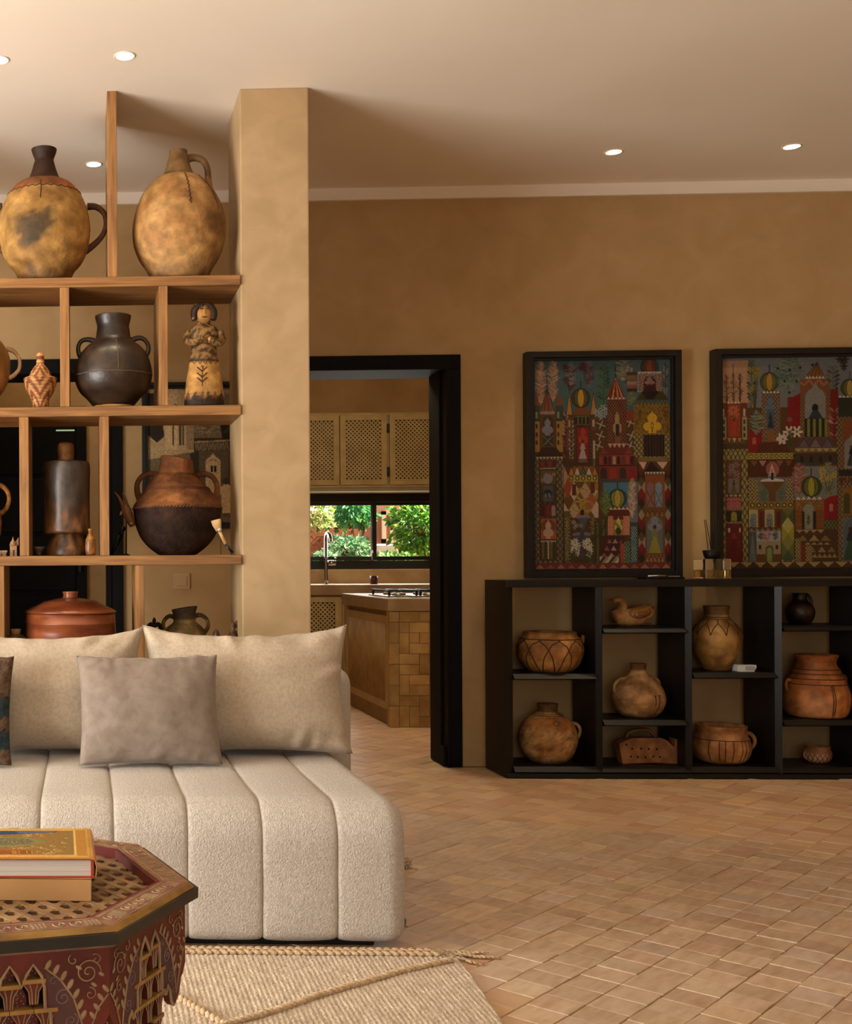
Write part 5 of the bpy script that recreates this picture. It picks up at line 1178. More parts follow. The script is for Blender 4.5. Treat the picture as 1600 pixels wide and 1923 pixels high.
    # lower right
    c.rect(800, 980, 1140, 1240, '7c7c70'); c.plume(840, 1080, 70, 120, ['b0705c', '8a4a40', 'c08a74', '6a3430'], 260); c.plume(1070, 1090, 75, 130, ['6a6c48', '8a8858', '4c5034', '9c9468'], 260); c.flowers(1070, 1060, 50, 70, 6, 26, 'b09a50', '6a5a24'); c.dome(935, 1140, 80, '3c4420', '6a6c28', 'a59a30')
    c.rect(805, 1225, 1035, 1480, '8a5a24'); c.tris(810, 1020, 1215, 1238, 5, 'd0c0a8'); c.lattice(820, 1238, 1015, 1300, 24, 24, 'a8803c', '4a2a10', .28); c.bricks(805, 1300, 862, 1470, 22, 14, '9a5a24', '5a3014'); c.bricks(968, 1300, 1035, 1470, 22, 14, '9a5a24', '5a3014'); c.arch(872, 955, 1275, 1470, '8c8a70'); c.rect(858, 1330, 880, 1468, '2a2018'); c.rect(948, 1330, 970, 1468, '2a2018'); c.plume(912, 1400, 20, 40, ['4c5a34', '3a4428'], 50)
    c.poly([(1035, 1240), (1080, 1215), (1140, 1205), (1140, 1480), (1035, 1380)], '921814'); c.bricks(1045, 1250, 1135, 1400, 28, 20, '921814', '70100e'); c.arch(1075, 1105, 1270, 1330, 'b5705c'); c.lattice(1040, 1400, 1140, 1600, 28, 40, '6c6c34', '3a3c1c', .3)
    c.rect(805, 1470, 1140, 1720, '54361c'); c.tris(810, 1035, 1475, 1500, 4, 'b08a5c', True); c.tris(820, 1090, 1510, 1560, 3, ['8a6a30', 'a8864c', '8a6a30'], False, '2a160c'); c.tris(880, 1080, 1570, 1592, 4, 'a88a58'); c.tris(900, 1130, 1600, 1650, 3, ['8a6a30', 'a07c44', '8a6a30'], False, '2a160c'); c.lattice(805, 1540, 850, 1720, 22, 30, 'b09a5c', '4a2c14', .28); c.rect(850, 1590, 890, 1720, '7c2c1c'); c.lattice(890, 1600, 940, 1720, 22, 30, 'b09a5c', '4a2c14', .28); c.tris(940, 1135, 1660, 1690, 5, 'a5844c')
    # right edge tower
    c.lattice(1140, 540, 1330, 1720, 30, 40, '8a744c', '4a2a18', .24); c.dome(1240, 375, 70, '4a4c28', '6a6a34', 'b39a48'); c.tris(1150, 1330, 430, 450, 6, 'd8ccb8'); c.rect(1150, 450, 1330, 600, '33321e'); c.rect(1190, 620, 1330, 1000, '8a4a24'); c.arch(1195, 1320, 760, 1000, '8c8478', True); c.figure(1250, 820, 980, '1c2024', '3c3c3c'); c.rect(1150, 1010, 1330, 1060, '2c2622'); c.tris(1150, 1330, 1070, 1130, 4, ['6a2c1a', '8a4a2c'], True, '2a120a')
    c.rect(1180, 1150, 1330, 1360, '94601f'); c.arch(1190, 1240, 1190, 1350, '4a4a24'); c.rect(1180, 1380, 1330, 1720, '6c6c68'); c.arch(1190, 1310, 1400, 1715, '5c6268', True); c.figure(1240, 1450, 1710, '2c2c2a', '3a5030'); c.flowers(1200, 180, 40, 40, 4, 28, '3a2a24', '1c1410')
    c.rect(225, 1722, 1330, 1770, '54331a'); c.tris(262, 1330, 1724, 1768, 10, ['b09058'], True, '2a160c')
    for x in (437, 800, 1140): c.line([(x, 880), (x, 1722)], 5, '2a160c')
    c.grain(10); return c

X0, X1 = at(982.5, 870, 5.992).x, at(1281.5, 870, 5.936).x
Zt, Zb = at(1130, 658.5, 5.936).z, at(1130, 1084, 5.936).z
framed('framed_painting', 'black-framed painting of towers under a teal sky, beside the kitchen door', 'painting', X0, X1, Zb, Zt, paint_one(), group='paintings above the console')
Xa = at(1333, 870, 5.992).x
framed('framed_painting', 'black-framed painting of towers under a grey sky, cut by the right picture edge', 'painting', Xa, Xa + (X1 - X0) + 0.005, Zb, Zt + 0.002, paint_two(), group='paintings above the console')

def photo():
    c = Canvas(120, 190, 0, 0, 1200, 1900, '33302a')       # old alley, black and white
    c.rect(0, 0, 1200, 460, '8e897c'); rs = random.Random(9)
    c.rect(430, 80, 1050, 700, '6e6a60')
    for i in range(160): x, y = rs.uniform(480, 900), rs.uniform(300, 640); c.line([(x, y), (x + 60, y - 20 + rs.uniform(-20, 40))], 9, rs.choice(['8c877a', '55524a', 'a29c8e']), .7)
    c.poly([(0, 0), (560, 0), (560, 900), (0, 1000)], 'b0a896'); c.poly([(0, 300), (180, 300), (200, 680), (120, 760), (0, 640)], '2a2823'); c.rect(0, 60, 90, 640, '2c2a25'); c.rect(220, 0, 360, 850, 'c4bcaa')
    [c.rect(x, 330, x + 22, 800, '4a463c') for x in (300, 385, 420)]; c.poly([(330, 200), (560, 440), (560, 520), (360, 330)], '1c1a17'); c.rect(470, 520, 560, 860, '8e8674')
    c.poly([(560, 760), (980, 740), (1010, 860), (600, 880)], '4c4840'); [c.line([(580 + k * 24, 760), (590 + k * 24, 870)], 8, '8a8476') for k in range(17)]; c.line([(555, 755), (985, 735)], 16, 'a8a192')
    c.rect(620, 880, 980, 1500, '57534a'); c.arch(700, 880, 960, 1500, 'b9b09c', True); [c.arch(x, x + 26, 1090, 1180, '22201c') for x in (760, 805)]; c.line([(720 + 140 * k / 10, 1050 - 45 * math.sin(PI * k / 10)) for k in range(11)], 8, '55524a')
    c.poly([(860, 380), (1000, 300), (1200, 180), (1200, 760), (900, 700)], '1d1b18'); [c.line([(900, 640), (1200, 300 + k * 70)], 10, '3c3932') for k in range(4)]; c.poly([(980, 760), (1200, 720), (1200, 1900), (1000, 1500)], '24221d'); [c.rect(1010 + 50 * k, 900, 1030 + 50 * k, 1300, '5a564c') for k in range(4)]
    c.poly([(0, 1000), (500, 900), (640, 1500), (900, 1500), (1100, 1900), (0, 1900)], '6f6a5e'); [c.ell(rs.uniform(50, 1050), rs.uniform(1450, 1880), 40, 14, rs.choice(['8a8476', '55514a', '9c9687'])) for _ in range(60)]
    c.poly([(880, 1400), (950, 1330), (1020, 1400), (1090, 1640), (1070, 1760), (900, 1760)], 'c0b6a0'); c.ell(945, 1310, 42, 48, '3c3832'); [c.rect(930 + k * 26, 1760, 944 + k * 26, 1830, '4a463e') for k in range(5)]
    c.grain(16); c.img *= np.array([1.0, 0.9, 0.74]); return c
px0 = at(266.5, 850, 5.992).x; pz1, pz0 = at(350, 717, 5.95).z, at(350, 993, 5.95).z
framed('framed_photograph', 'black-framed black and white photograph of an old village alley behind the shelves', 'photograph', px0, px0 + 0.56, pz0, pz1, photo(), yf=5.955, fw=0.018)
# ================================================================ SOFA, CUSHIONS, RUG, TABLE, BOOKS
m_sofa = M('cream_boucle', 'c4bbad', 'b3a99b', 'bcb2a4', scale=120, detail=3, rough=0.95, spec=0.1, bump=0.5, bscale=230, sheen=0.2)
m_cush = M('cream_linen', 'bfae97', 'b2a088', 'b9a890', scale=90, detail=3, rough=0.95, spec=0.1, bump=0.35, bscale=260, sheen=0.25)
m_plinth = M('dark_sofa_plinth', '120e0b', rough=0.6)
LS = Vector((-0.3, 3.7, 0))
sofa = thing('channelled_sofa', 'cream sofa with wide vertical channels on a dark plinth', 'sofa', LS)
SYF, SYB, SZT, SZB = 3.130, 4.06, 0.392, 0.024
def seat_profile(n=10):
    P = []
    R, r = 0.105, 0.03
    P.append((SYF + 0.12, SZB)); 
    for k in range(5): a = PI * 1.5 - k / 4 * PI / 2; P.append((SYF + r + r * math.cos(a), SZB + r + r * math.sin(a)))
    for k in range(1, 8): P.append((SYF, SZB + r + (SZT - R - SZB - r) * k / 8))
    for k in range(9): a = PI - k / 8 * PI / 2; P.append((SYF + R + R * math.cos(a), SZT - R + R * math.sin(a)))
    for k in range(1, 10): P.append((SYF + R + (SYB - SYF - R) * k / 9, SZT - 0.004 * math.sin(PI * k / 9)))
    return P
PR = seat_profile()
NR = []
for i in range(len(PR)):
    a, b = PR[max(i - 1, 0)], PR[min(i + 1, len(PR) - 1)]; d = Vector((b[0] - a[0], b[1] - a[1])).normalized()
    NR.append(Vector((-d.y, d.x)))
def channel(x0, x1, end=False, seed=0, left=False):
    nu = 30; v = []; f = []; w = x1 - x0; RE = 0.055
    us = [math.sin((-1 + 2 * k / nu) * PI / 2) for k in range(nu + 1)]
    if end: us = us + []
    for u in us:
        x = x0 + w * (u + 1) / 2
        off = -0.003 * abs(u) ** 4 - 0.0065 * abs(u) ** 30
        if left and x < x0 + RE:
            d = x0 + RE - x; off = -(RE - math.sqrt(max(0, RE * RE - d * d)))
        if end and x > x1 - RE:
            d = x - (x1 - RE); off = -(RE - math.sqrt(max(0, RE * RE - d * d)))
        for i, (y, z) in enumerate(PR):
            wv = 0.0022 * nz(x * 7 + seed, y * 7, z * 9) + 0.0022 * (1 - u * u)
            o_ = off + wv
            if i == 0: o_ = 0
            v.append((x, y + NR[i].x * o_, z + NR[i].y * o_))
    m = len(PR); n = len(us)
    for i in range(n - 1):
        for k in range(m - 1): f.append((i * m + k, (i + 1) * m + k, (i + 1) * m + k + 1, i * m + k + 1))
    b0 = len(v); 
    f.append(tuple([k for k in range(m)])); f.append(tuple([(n - 1) * m + k for k in range(m - 1, -1, -1)]))
    f.append((0, m - 1, n * m - 1, (n - 1) * m))
    mb = MB(); mb.add(v, f); return mb
seams = [0.079 + 0.1975 * k for k in range(-7, 4)] + [0.857]
for k in range(len(seams) - 1):
    o = obj('seat_channel', channel(seams[k], seams[k + 1], k == len(seams) - 2, k * 3.1, k == 0), m_sofa, sofa, -LS, smooth=True)
obj('plinth', MB().box(seams[0] + 0.05, 0.78, SYF + 0.06, 4.18, 0.0005, 0.05, 0.004), m_plinth, sofa, -LS)
bm = bmesh.new(); bmesh.ops.create_cube(bm, size=1)
for q in bm.verts: q.co = Vector((seams[0] if q.co.x < 0 else 0.936, 4.10 if q.co.y < 0 else 4.26, 0.05 if q.co.z < 0 else 0.665))
bmesh.ops.bevel(bm, geom=list(bm.edges), offset=0.06, segments=6, affect='EDGES', profile=0.5)
obj('backrest', MB().addbm(bm), m_sofa, sofa, -LS, smooth=True)

def pillow(name, label, w, h, T, loc, lean, mat, turn=0.0, roll=0.0, pinch=0.05, seed=0, wr=0.006, group=None, colfn=None, sag=0.0, n=44, ear=0.0):
    rt_ = random.Random(seed); v = []; f = []
    root = thing(name, label, 'cushion', loc, group=group)
    root.rotation_euler = (-math.radians(lean), math.radians(roll), math.radians(turn))
    def pt(u, v_, s):
        ex = 1 - pinch * (1 - abs(v_) ** 2.2) ; ez = 1 - pinch * (1 - abs(u) ** 2.2)
        x = w / 2 * u * ex; z = h / 2 * v_ * ez
        k = max(0.0, (1 - u * u) * (1 - v_ * v_))
        t = T / 2 * k ** 0.42
        edge = (1 - k) ** 3
        fold = wr * edge * ((0.35 + 1.1 * nz(u * 3.1 + seed, 2, 5)) * math.sin(u * 19 + 7 * nz(u * 1.7 + seed, v_ * 1.2, 1)) * (abs(v_) > 0.55) * (abs(v_) - 0.55) * 2.2 + 0.45 * math.sin(v_ * 11 + 9 * nz(u * 1.5, v_ * 1.7 + seed, 4)) * (abs(u) > 0.5) * (abs(u) - 0.5) * 2.0 * (0.5 + 0.9 * nz(v_ * 2.3 + seed, u, 9))) * (k ** 0.25)
        t += fold * 2 + 0.010 * k ** 0.3 * nz(u * 2.1 + seed, v_ * 2.1, s * 3.0)
        z += 0.006 * nz(u * 5 + seed, v_ * 5, 7) * abs(v_) * (1 if v_ > 0 else 0)
        z += -sag * (1 - u * u) * max(0, v_)
        z += ear * abs(u) ** 6 * max(0, v_) ** 6
        return (x, s * t, z + h / 2)
    for s in (-1, 1):
        b0 = len(v)
        for i in range(n + 1):
            for j in range(n + 1):
                uu = math.sin((-1 + 2 * i / n) * PI / 2) * 0.35 + (-1 + 2 * i / n) * 0.65; vv = math.sin((-1 + 2 * j / n) * PI / 2) * 0.35 + (-1 + 2 * j / n) * 0.65
                x, y, z = pt(uu, vv, s); v.append((x, y, max(z, 0.001)))
        for i in range(n):
            for j in range(n):
                q = [b0 + i * (n + 1) + j, b0 + (i + 1) * (n + 1) + j, b0 + (i + 1) * (n + 1) + j + 1, b0 + i * (n + 1) + j + 1]
                f.append(tuple(q if s < 0 else q[::-1]))
    me = mesh_of('cover', v, f)
    bm = bmesh.new(); bm.from_mesh(me); bmesh.ops.remove_doubles(bm, verts=list(bm.verts), dist=0.0004); bm.to_mesh(me); bm.free()
    me.polygons.foreach_set('use_smooth', [True] * len(me.polygons))
    if colfn: setcol(me, [colfn(q.co.x / (w / 2), q.co.z / h, q.co) for q in me.vertices])
    obj('cover', me, mat, root)
    # seam cord around the edge
    P = []
    for k in range(120):
        a = 2 * PI * k / 120; cu, cv_ = math.cos(a), math.sin(a); m_ = max(abs(cu), abs(cv_)); x, y, z = pt(cu / m_, cv_ / m_, 1); P.append((x, 0, max(z, 0.003)))
    obj('seam_cord', MB().tube(P, 0.0014, 6, closed=True), mat if not colfn else m_seam, root, smooth=True)
    return root
m_seam = M('brown_seam', '6a5442', rough=0.9)
ZS = 0.397
xr = (at(275, 1300, 3.95).x + at(652, 1300, 3.95).x) / 2
pillow('back_cushion', 'large cream back cushion with pointed ears at the right end of the sofa', 0.686, 0.420, 0.25, (xr, 3.915, ZS), 11, m_cush, seed=3, pinch=0.085, wr=0.030, sag=0.010, roll=0.0, group='cream back cushions', ear=0.012)
pillow('back_cushion', 'large cream back cushion behind the taupe cushion at the left', 0.682, 0.414, 0.25, (xr - 0.685, 3.925, ZS), 11, m_cush, seed=8, pinch=0.08, wr=0.026, group='cream back cushions', sag=0.012, ear=0.012)
m_velvet = M('taupe_velvet', '8d7e71', '7f6f62', '877869', scale=30, detail=9, rough=0.75, spec=0.2, sheen=0.2, bump=0.1, bscale=180, dist=0.4)
xt = (at(157, 1340, 3.72).x + at(408, 1340, 3.72).x) / 2
pillow('velvet_cushion', 'taupe velvet scatter cushion standing in the middle of the sofa', 0.452, 0.350, 0.14, (xt, 3.695, ZS), 15, m_velvet, seed=11, pinch=0.055, wr=0.008, turn=4, group='scatter cushions')
def colW(u, h, p):
    n = fnoise(tuple(p), 60, 2)
    b = mix(c_('8a705a'), c_('604a3a'), 0.5 + n)
    if 0.42 < h + 0.04 * n < 0.60 or 0.13 < h + 0.05 * n < 0.30: b = mix(c_('2c3c44'), c_('4a5a5e'), 0.5 + n)
    return b
m_wv = M('woven_wool', '9a9a9a', '606060', scale=160, rough=0.95, spec=0.1, bump=0.7, bscale=200, attr='Col', attrmix=0.5)
xw = at(22, 1340, 3.70).x - 0.222
pillow('woven_cushion', 'brown woven cushion with blue-grey bands cut by the left picture edge', 0.445, 0.348, 0.15, (xw, 3.69, ZS), 14, m_wv, seed=21, pinch=0.05, turn=-3, group='scatter cushions', colfn=colW)

# ---------------------------------------------------------------- rug
m_rug = M('flatwoven_wool', 'cfbca0', 'b39d82', 'c4af92', scale=60, detail=4, rough=0.95, spec=0.1, bump=0.6, bscale=150, stretch=(1, 0.35, 1), bstretch=(1, 0.6, 1), sheen=0.2)
m_braid = M('wool_braid', 'd0b694', 'b89a74', scale=80, rough=0.95, spec=0.1, bump=0.5, bscale=220)
RX0, RX1, RYB, RYF = -1.3, 0.962, 3.125, 1.3
rug = thing('flatwoven_rug', 'cream flatwoven rug with raised braided zigzag cord under the carved table', 'rug', (-0.1, 2.2, 0))
LR = -Vector((-0.1, 2.2, 0))
def redge(y): return 0.962 - (RYB - y) * 0.055 + 0.006 * math.sin(y * 9)
p_ = 0.0125; nx = int((RX1 - (-0.55)) / p_) * 4; ny = 110
v = []; f = []
for j in range(ny + 1):
    y = RYB + (1.95 - RYB) * j / ny
    for i in range(nx + 1):
        t = i / nx; x = -0.55 + (redge(y) + 0.55) * t
        xx = x + 0.004 * nz(x * 3, y * 3, 2)
        z = 0.0078 + 0.0030 * abs(math.sin(PI * xx / p_)) * (0.8 + 0.35 * math.sin(y * 2 * PI / 0.022 + int(xx / p_) * PI)) + 0.0012 * nz(x * 12, y * 12, 0)
        if i == nx or j == 0 or i == 0: z = 0.001
        v.append((x, y, z))
for j in range(ny):
    for i in range(nx): f.append((j * (nx + 1) + i, (j + 1) * (nx + 1) + i, (j + 1) * (nx + 1) + i + 1, j * (nx + 1) + i + 1))
obj('weave', mesh_of('weave', v, f, True), m_rug, rug, LR)
obj('far_weave', MB().box(RX0, -0.5505, RYF, RYB, 0.0005, 0.009, 0.002).box(-0.55, 0.87, RYF, 1.9495, 0.0005, 0.009, 0.002), m_rug, rug, LR)
def rope(path, r, bead, mb):
    P = [Vector(q) for q in path]; L = 0.0; sp = [P[0]]
    tot = sum((b - a).length for a, b in zip(P, P[1:])); n = max(2, int(tot / bead)); acc = 0; idx = 0; pts = []
    cum = [0]
    for a, b in zip(P, P[1:]): cum.append(cum[-1] + (b - a).length)
    for k in range(n):
        d = tot * (k + 0.5) / n
        while idx < len(P) - 2 and cum[idx + 1] < d: idx += 1
        a, b = P[idx], P[idx + 1]; q = a.lerp(b, (d - cum[idx]) / max(1e-6, cum[idx + 1] - cum[idx])); t = (b - a).normalized()
        side = t.cross(Vector((0, 0, 1))).normalized()
        dirv = (t * 0.85 + side * 0.5).normalized()
        mb.ell(q + Vector((0, 0, random.uniform(-.0006, .0006))), (r * random.uniform(.9, 1.1), r, bead * 0.85), 7, 5, Vector((0, 0, 1)).rotation_difference(dirv).to_matrix())
bd = MB()
for yy, off in ((RYB - 0.016, 0), (RYB - 0.038, 0.5)):
    for k in range(int((0.93 + 0.55) / 0.021)):
        x = -0.55 + (k + off) * 0.021
        for sgn in (-1, 1):
            bd.ell((x, yy + sgn * 0.0055, 0.0135), (0.0150, 0.0068, 0.0065), 8, 5, Matrix.Rotation(sgn * 0.45, 3, 'Z'))
obj('braided_border', bd, m_braid, rug, LR, smooth=True, kind='stuff')
zc = MB(); g = lambda px, py: atz(px, py, 0.013)
rope([g(846, 1803), g(760, 1822), g(690, 1842), g(600, 1868), g(520, 1897), g(430, 1921), g(415, 1930)], 0.0088, 0.018, zc)
rope([g(425, 1924), g(395, 1908), g(362, 1888), g(330, 1868), g(280, 1850), g(240, 1838)], 0.0088, 0.018, zc)
rope([g(415, 1930), g(360, 1960), g(300, 1990), g(240, 2030)], 0.0088, 0.018, zc)
obj('raised_cord', zc, m_braid, rug, LR, smooth=True)
rr_ = random.Random(2)
def tassel(x, y, ang, L, parent, loc):
    mb = MB(); P = []
    for k in range(9): t = k / 8; P.append((x + L * t * math.cos(ang) + 0.006 * math.sin(t * 6), y + L * t * math.sin(ang) + 0.004 * math.cos(t * 5), 0.008 - 0.002 * t))
    rope(P, 0.0045, 0.011, mb)
    for q in range(5): a2 = ang + rr_.uniform(-.5, .5); e = P[-1]; mb.tube([e, (e[0] + .02 * math.cos(a2), e[1] + .02 * math.sin(a2), 0.003)], 0.0009, 4)
    return obj('tassel', mb, m_braid, parent, loc, smooth=True)
for k, (yy, an, L) in enumerate(((3.115, 0.05, 0.085), (3.098, -0.12, 0.10), (3.07, -0.6, 0.05), (3.105, 0.0, 0.05))): tassel(0.962, yy, an, L, rug, LR)
fz = MB()
for k in range(26):
    x, y = 0.955 + rr_.uniform(-.03, .012), 3.10 + rr_.uniform(-.03, .02); a2 = rr_.uniform(0, 6.3)
    fz.tube([(x, y, 0.010), (x + .012 * math.cos(a2), y + .012 * math.sin(a2), 0.015), (x + .024 * math.cos(a2), y + .024 * math.sin(a2), 0.010)], 0.0008, 4)
obj('loose_threads', fz, m_braid, rug, LR, smooth=True)
rug2 = thing('back_rug', 'cream rug behind the sofa with a knotted tassel showing past its right end', 'rug', (0.3, 4.3, 0))
L2 = -Vector((0.3, 4.3, 0))
obj('weave', MB().box(-1.2, 1.03, 4.28, 4.66, 0.0005, 0.009, 0.002), m_rug, rug2, L2)
for xx, yy, an, L in ((1.03, 4.29, -1.40, 0.28), (1.05, 4.02, 0.3, 0.05), (1.055, 4.0, -0.4, 0.05)): tassel(xx, yy, an, L, rug2, L2)
kt = MB()
for k in range(7): a2 = k * 0.9; kt.tube(smooth_path([(1.075 + .016 * math.cos(a2), 4.0 + .016 * math.sin(a2), 0.012), (1.085 + .016 * math.cos(a2 + 1), 4.0 + .02 * math.sin(a2 + 1), 0.032), (1.075 + .018 * math.cos(a2 + 2), 4.0 + .018 * math.sin(a2 + 2), 0.012)], 4), 0.0042, 6)
obj('knot', kt, m_braid, rug2, L2, smooth=True)

# ---------------------------------------------------------------- carved octagonal table
TC = Vector((-0.177, 2.0, 0)); TR = 0.362; TH = 0.50
A_ = TR * math.cos(PI / 8); S_ = 2 * TR * math.sin(PI / 8); TN = math.tan(PI / 8)
tb = thing('octagonal_table', 'octagonal carved table painted red with gold edging and stalactite arches', 'table', TC)
m_red = M('old_red_paint', '6e2a1c', '4a1a12', '5e2218', scale=9, detail=6, rough=0.5, spec=0.35, bump=0.06, bscale=40)
m_rim = M('worn_rim_paint', '7e5240', '65392c', '8d6a50', scale=16, detail=6, rough=0.5, spec=0.35)
m_gold = M('gold_paint', 'a8803f', '7e5a28', '967034', scale=14, rough=0.45, spec=0.4)
m_tblack = M('black_moulding_paint', '1e1c17', '2c281f', scale=14, rough=0.4, spec=0.4)
m_beige = M('beige_ornament', 'a88d68', '8a7050', scale=30, rough=0.6)
m_mauve = M('mauve_panel', '5a3834', '45282a', scale=14, rough=0.55)
m_orn = M('grey_mauve_scroll', '86706c', '6d5856', scale=30, rough=0.6)
m_lat = M('lattice_wood', '9a7a54', '6f5236', '86663f', scale=25, rough=0.55)
m_pit = M('dark_recess', '140c08', rough=0.8)
def side_piece(name, mb, mat, smooth=False):
    me = mb.mesh(name, smooth); me.materials.append(mat); return me
w_in = 0.052
def trap(n0, n1, z0, z1):     # mitred board between apothems n0 < n1
    return MB().prismz([(-n0 * TN, -n0), (-n1 * TN, -n1), (n1 * TN, -n1), (n0 * TN, -n0)], z0, z1)
pieces = []
pieces.append(('rim_board', side_piece('rim_board', trap(A_ - w_in, A_ - 0.006, TH - 0.016, TH), m_rim)))
gl_ = MB(); n0, n1 = A_ - 0.0065, A_ + 0.001
gl_.add([(-n0 * TN, -n0, TH + 0.0005), (n0 * TN, -n0, TH + 0.0005), (n1 * TN, -n1, TH - 0.0065), (-n1 * TN, -n1, TH - 0.008), (-n0 * TN, -n0, TH - 0.012), (n0 * TN, -n0, TH - 0.012)], [(0, 1, 2, 3), (3, 2, 5, 4), (0, 3, 4), (1, 5, 2), (0, 4, 5, 1)])
pieces.append(('gold_edge', side_piece('gold_edge', gl_, m_gold)))
bl = trap(A_ - 0.03, A_ + 0.0065, TH - 0.024, TH - 0.0075); bl.v = bl.v
pieces.append(('black_moulding', side_piece('black_moulding', bl, m_tblack)))
pieces.append(('brown_bead', side_piece('brown_bead', trap(A_ - 0.03, A_ - 0.006, TH - 0.031, TH - 0.0245), m_rim)))
pieces.append(('inner_wall', side_piece('inner_wall', trap(A_ - w_in - 0.007, A_ - w_in - 0.0002, TH - 0.034, TH - 0.001), m_red)))
om = MB(); rr_ = random.Random(8)
k = -0.115
while k < 0.112:
    kind = int((k + 0.2) * 31) % 3
    yy = -(A_ - w_in / 2 - 0.002)
    if kind == 0:
        for q in range(4): om.box(k + q * 0.006, k + q * 0.006 + 0.003, yy - 0.012, yy + 0.012, TH + 0.0001, TH + 0.0008)
        k += 0.03
    else:
        om.tube([(k + 0.011 + 0.009 * math.cos(a), yy + 0.010 * math.sin(a), TH + 0.0004) for a in np.linspace(0, 5.6, 14)], 0.0009, 4); om.tube([(k + 0.011, yy - 0.004, TH + 0.0004), (k + 0.013, yy + 0.005, TH + 0.0004)], 0.0012, 4); k += 0.026
for dy in (-0.016, 0.016): om.box(-0.112, 0.112, yy + dy - 0.0008, yy + dy + 0.0008, TH + 0.0001, TH + 0.0007)
pieces.append(('rim_ornament', side_piece('rim_ornament', om, m_beige)))
# apron panel, front face at y = -AP
AP = A_ - 0.014; PW = AP * TN; ZA = TH - 0.0315
half = [(PW, 0), (PW, -0.100), (PW - 0.009, -0.116), (PW - 0.016, -0.120), (PW - 0.024, -0.143), (PW - 0.031, -0.150), (PW - 0.038, -0.157), (0.090, -0.160), (0.086, -0.157), (0.078, -0.150), (0.072, -0.128), (0.064, -0.118), (0.057, -0.132), (0.0535, -0.130), (0.0535, -0.124), (0.044, -0.120), (0.043, -0.090), (0.035, -0.082), (0.034, -0.052), (0.030, -0.036), (0.0175, -0.018), (0.007, -0.033), (0.0, -0.050)]
outl = [(x, ZA + z) for x, z in half] + [(-x, ZA + z) for x, z in half[::-1][1:]]
outl = outl[::-1]
pm = MB().prism(outl, -AP, -AP + 0.013)
pieces.append(('apron_panel', side_piece('apron_panel', pm, m_red)))
# gold border round the niche
nb = half[8:]
path = [(x, -AP - 0.0004, ZA + z) for x, z in nb] + [(-x, -AP - 0.0004, ZA + z) for x, z in nb[::-1][1:]]
pieces.append(('niche_border', side_piece('niche_border', MB().tube(path, 0.0026, 6), m_beige)))
pieces.append(('niche_back', side_piece('niche_back', MB().prism([(-0.05, ZA - 0.16), (-0.05, ZA - 0.11), (-0.034, ZA - 0.02), (0.034, ZA - 0.02), (0.05, ZA - 0.11), (0.05, ZA - 0.16)][::-1], -AP + 0.020, -AP + 0.028), m_pit)))
# stalactite brackets: one bracket with its gold ledge and fluting, repeated
bk_me = side_piece('stalactite_bracket', MB().prism([(-0.0165, 0), (-0.0075, -0.014), (-0.0065, -0.031), (0.0065, -0.031), (0.0075, -0.014), (0.0165, 0)], 0, 0.016), m_red)
lg_me = side_piece('gold_ledge', MB().box(-0.0175, 0.0175, -0.003, 0.016, 0.0002, 0.0062), m_gold)
flu = MB()
for q in (-1, -0.4, 0.4, 1): flu.tube([(q * 0.0145, -0.0006, -0.001), (q * 0.0075, -0.0006, -0.012), (q * 0.0055, -0.0006, -0.030)], 0.0009, 4)
fl_me = side_piece('fluting', flu, m_beige)
w = 0.010
P = [(-w, -0.031), (-w, -0.014), (-w * 0.6, -0.006), (0, -0.001), (w * 0.6, -0.006), (w, -0.014), (w, -0.031)]
ni_me = side_piece('niche_cell', MB().prism(P[::-1], 0, 0.006), m_red)
dots = MB()
for q in range(9): dots.ell((rr_.uniform(-.6, .6) * w, -0.0002, -0.027 + 0.0022 * q), (0.0012, 0.0006, 0.0012), 5, 4)
do_me = side_piece('niche_dots', dots, m_beige)
BRK = ((-0.019, -0.052), (0.0185, -0.046), (-0.0362, -0.089), (0.0, -0.089), (0.0362, -0.089), (-0.0362, -0.126), (0.0362, -0.126), (0.0, -0.126), (-0.030, -0.163), (0.030, -0.163))
NIC = ((-0.0175, -0.022), (0.0175, -0.022), (0.0, -0.054), (-0.018, -0.089), (0.018, -0.089), (-0.018, -0.126), (0.018, -0.126), (0.0, -0.163))
legm = MB().prism([(-0.044, 0.0125), (-0.044, 0.02), (-0.034, 0.035), (-0.034, ZA - 0.20), (-0.046, ZA - 0.19), (-0.046, ZA - 0.161), (0.046, ZA - 0.161), (0.046, ZA - 0.19), (0.034, ZA - 0.20), (0.034, 0.035), (0.044, 0.02), (0.044, 0.0125)][::-1], -AP + 0.0175, -AP + 0.040)
pieces.append(('leg', side_piece('leg', legm, m_red)))
# painted scrolls, leaf borders and mauve fields
for s in (-1, 1):
    mv = MB()
    P = [(s * 0.036, -0.030), (s * 0.060, -0.046), (s * 0.080, -0.075), (s * 0.092, -0.118), (s * 0.089, -0.150), (s * 0.084, -0.148), (s * 0.075, -0.124), (s * 0.064, -0.113), (s * 0.058, -0.126), (s * 0.049, -0.115), (s * 0.048, -0.085), (s * 0.040, -0.078), (s * 0.038, -0.05)]
    P = [(x, ZA + z) for x, z in P]
    if s > 0: P = P[::-1]
    mv.prism(P, -AP - 0.0006, -AP + 0.0005)
    pieces.append(('mauve_field', side_piece('mauve_field', mv, m_mauve)))
sb = MB(); sg = MB()
def spiral(mb, u, v, r, turns, d, wd, ph=0):
    mb.tube([(u + d * r * (1 - t) * math.cos(ph + t * turns * 2 * PI), -AP - 0.0008, ZA + v + r * (1 - t) * math.sin(ph + t * turns * 2 * PI)) for t in np.linspace(0, 0.92, 26)], wd, 4)
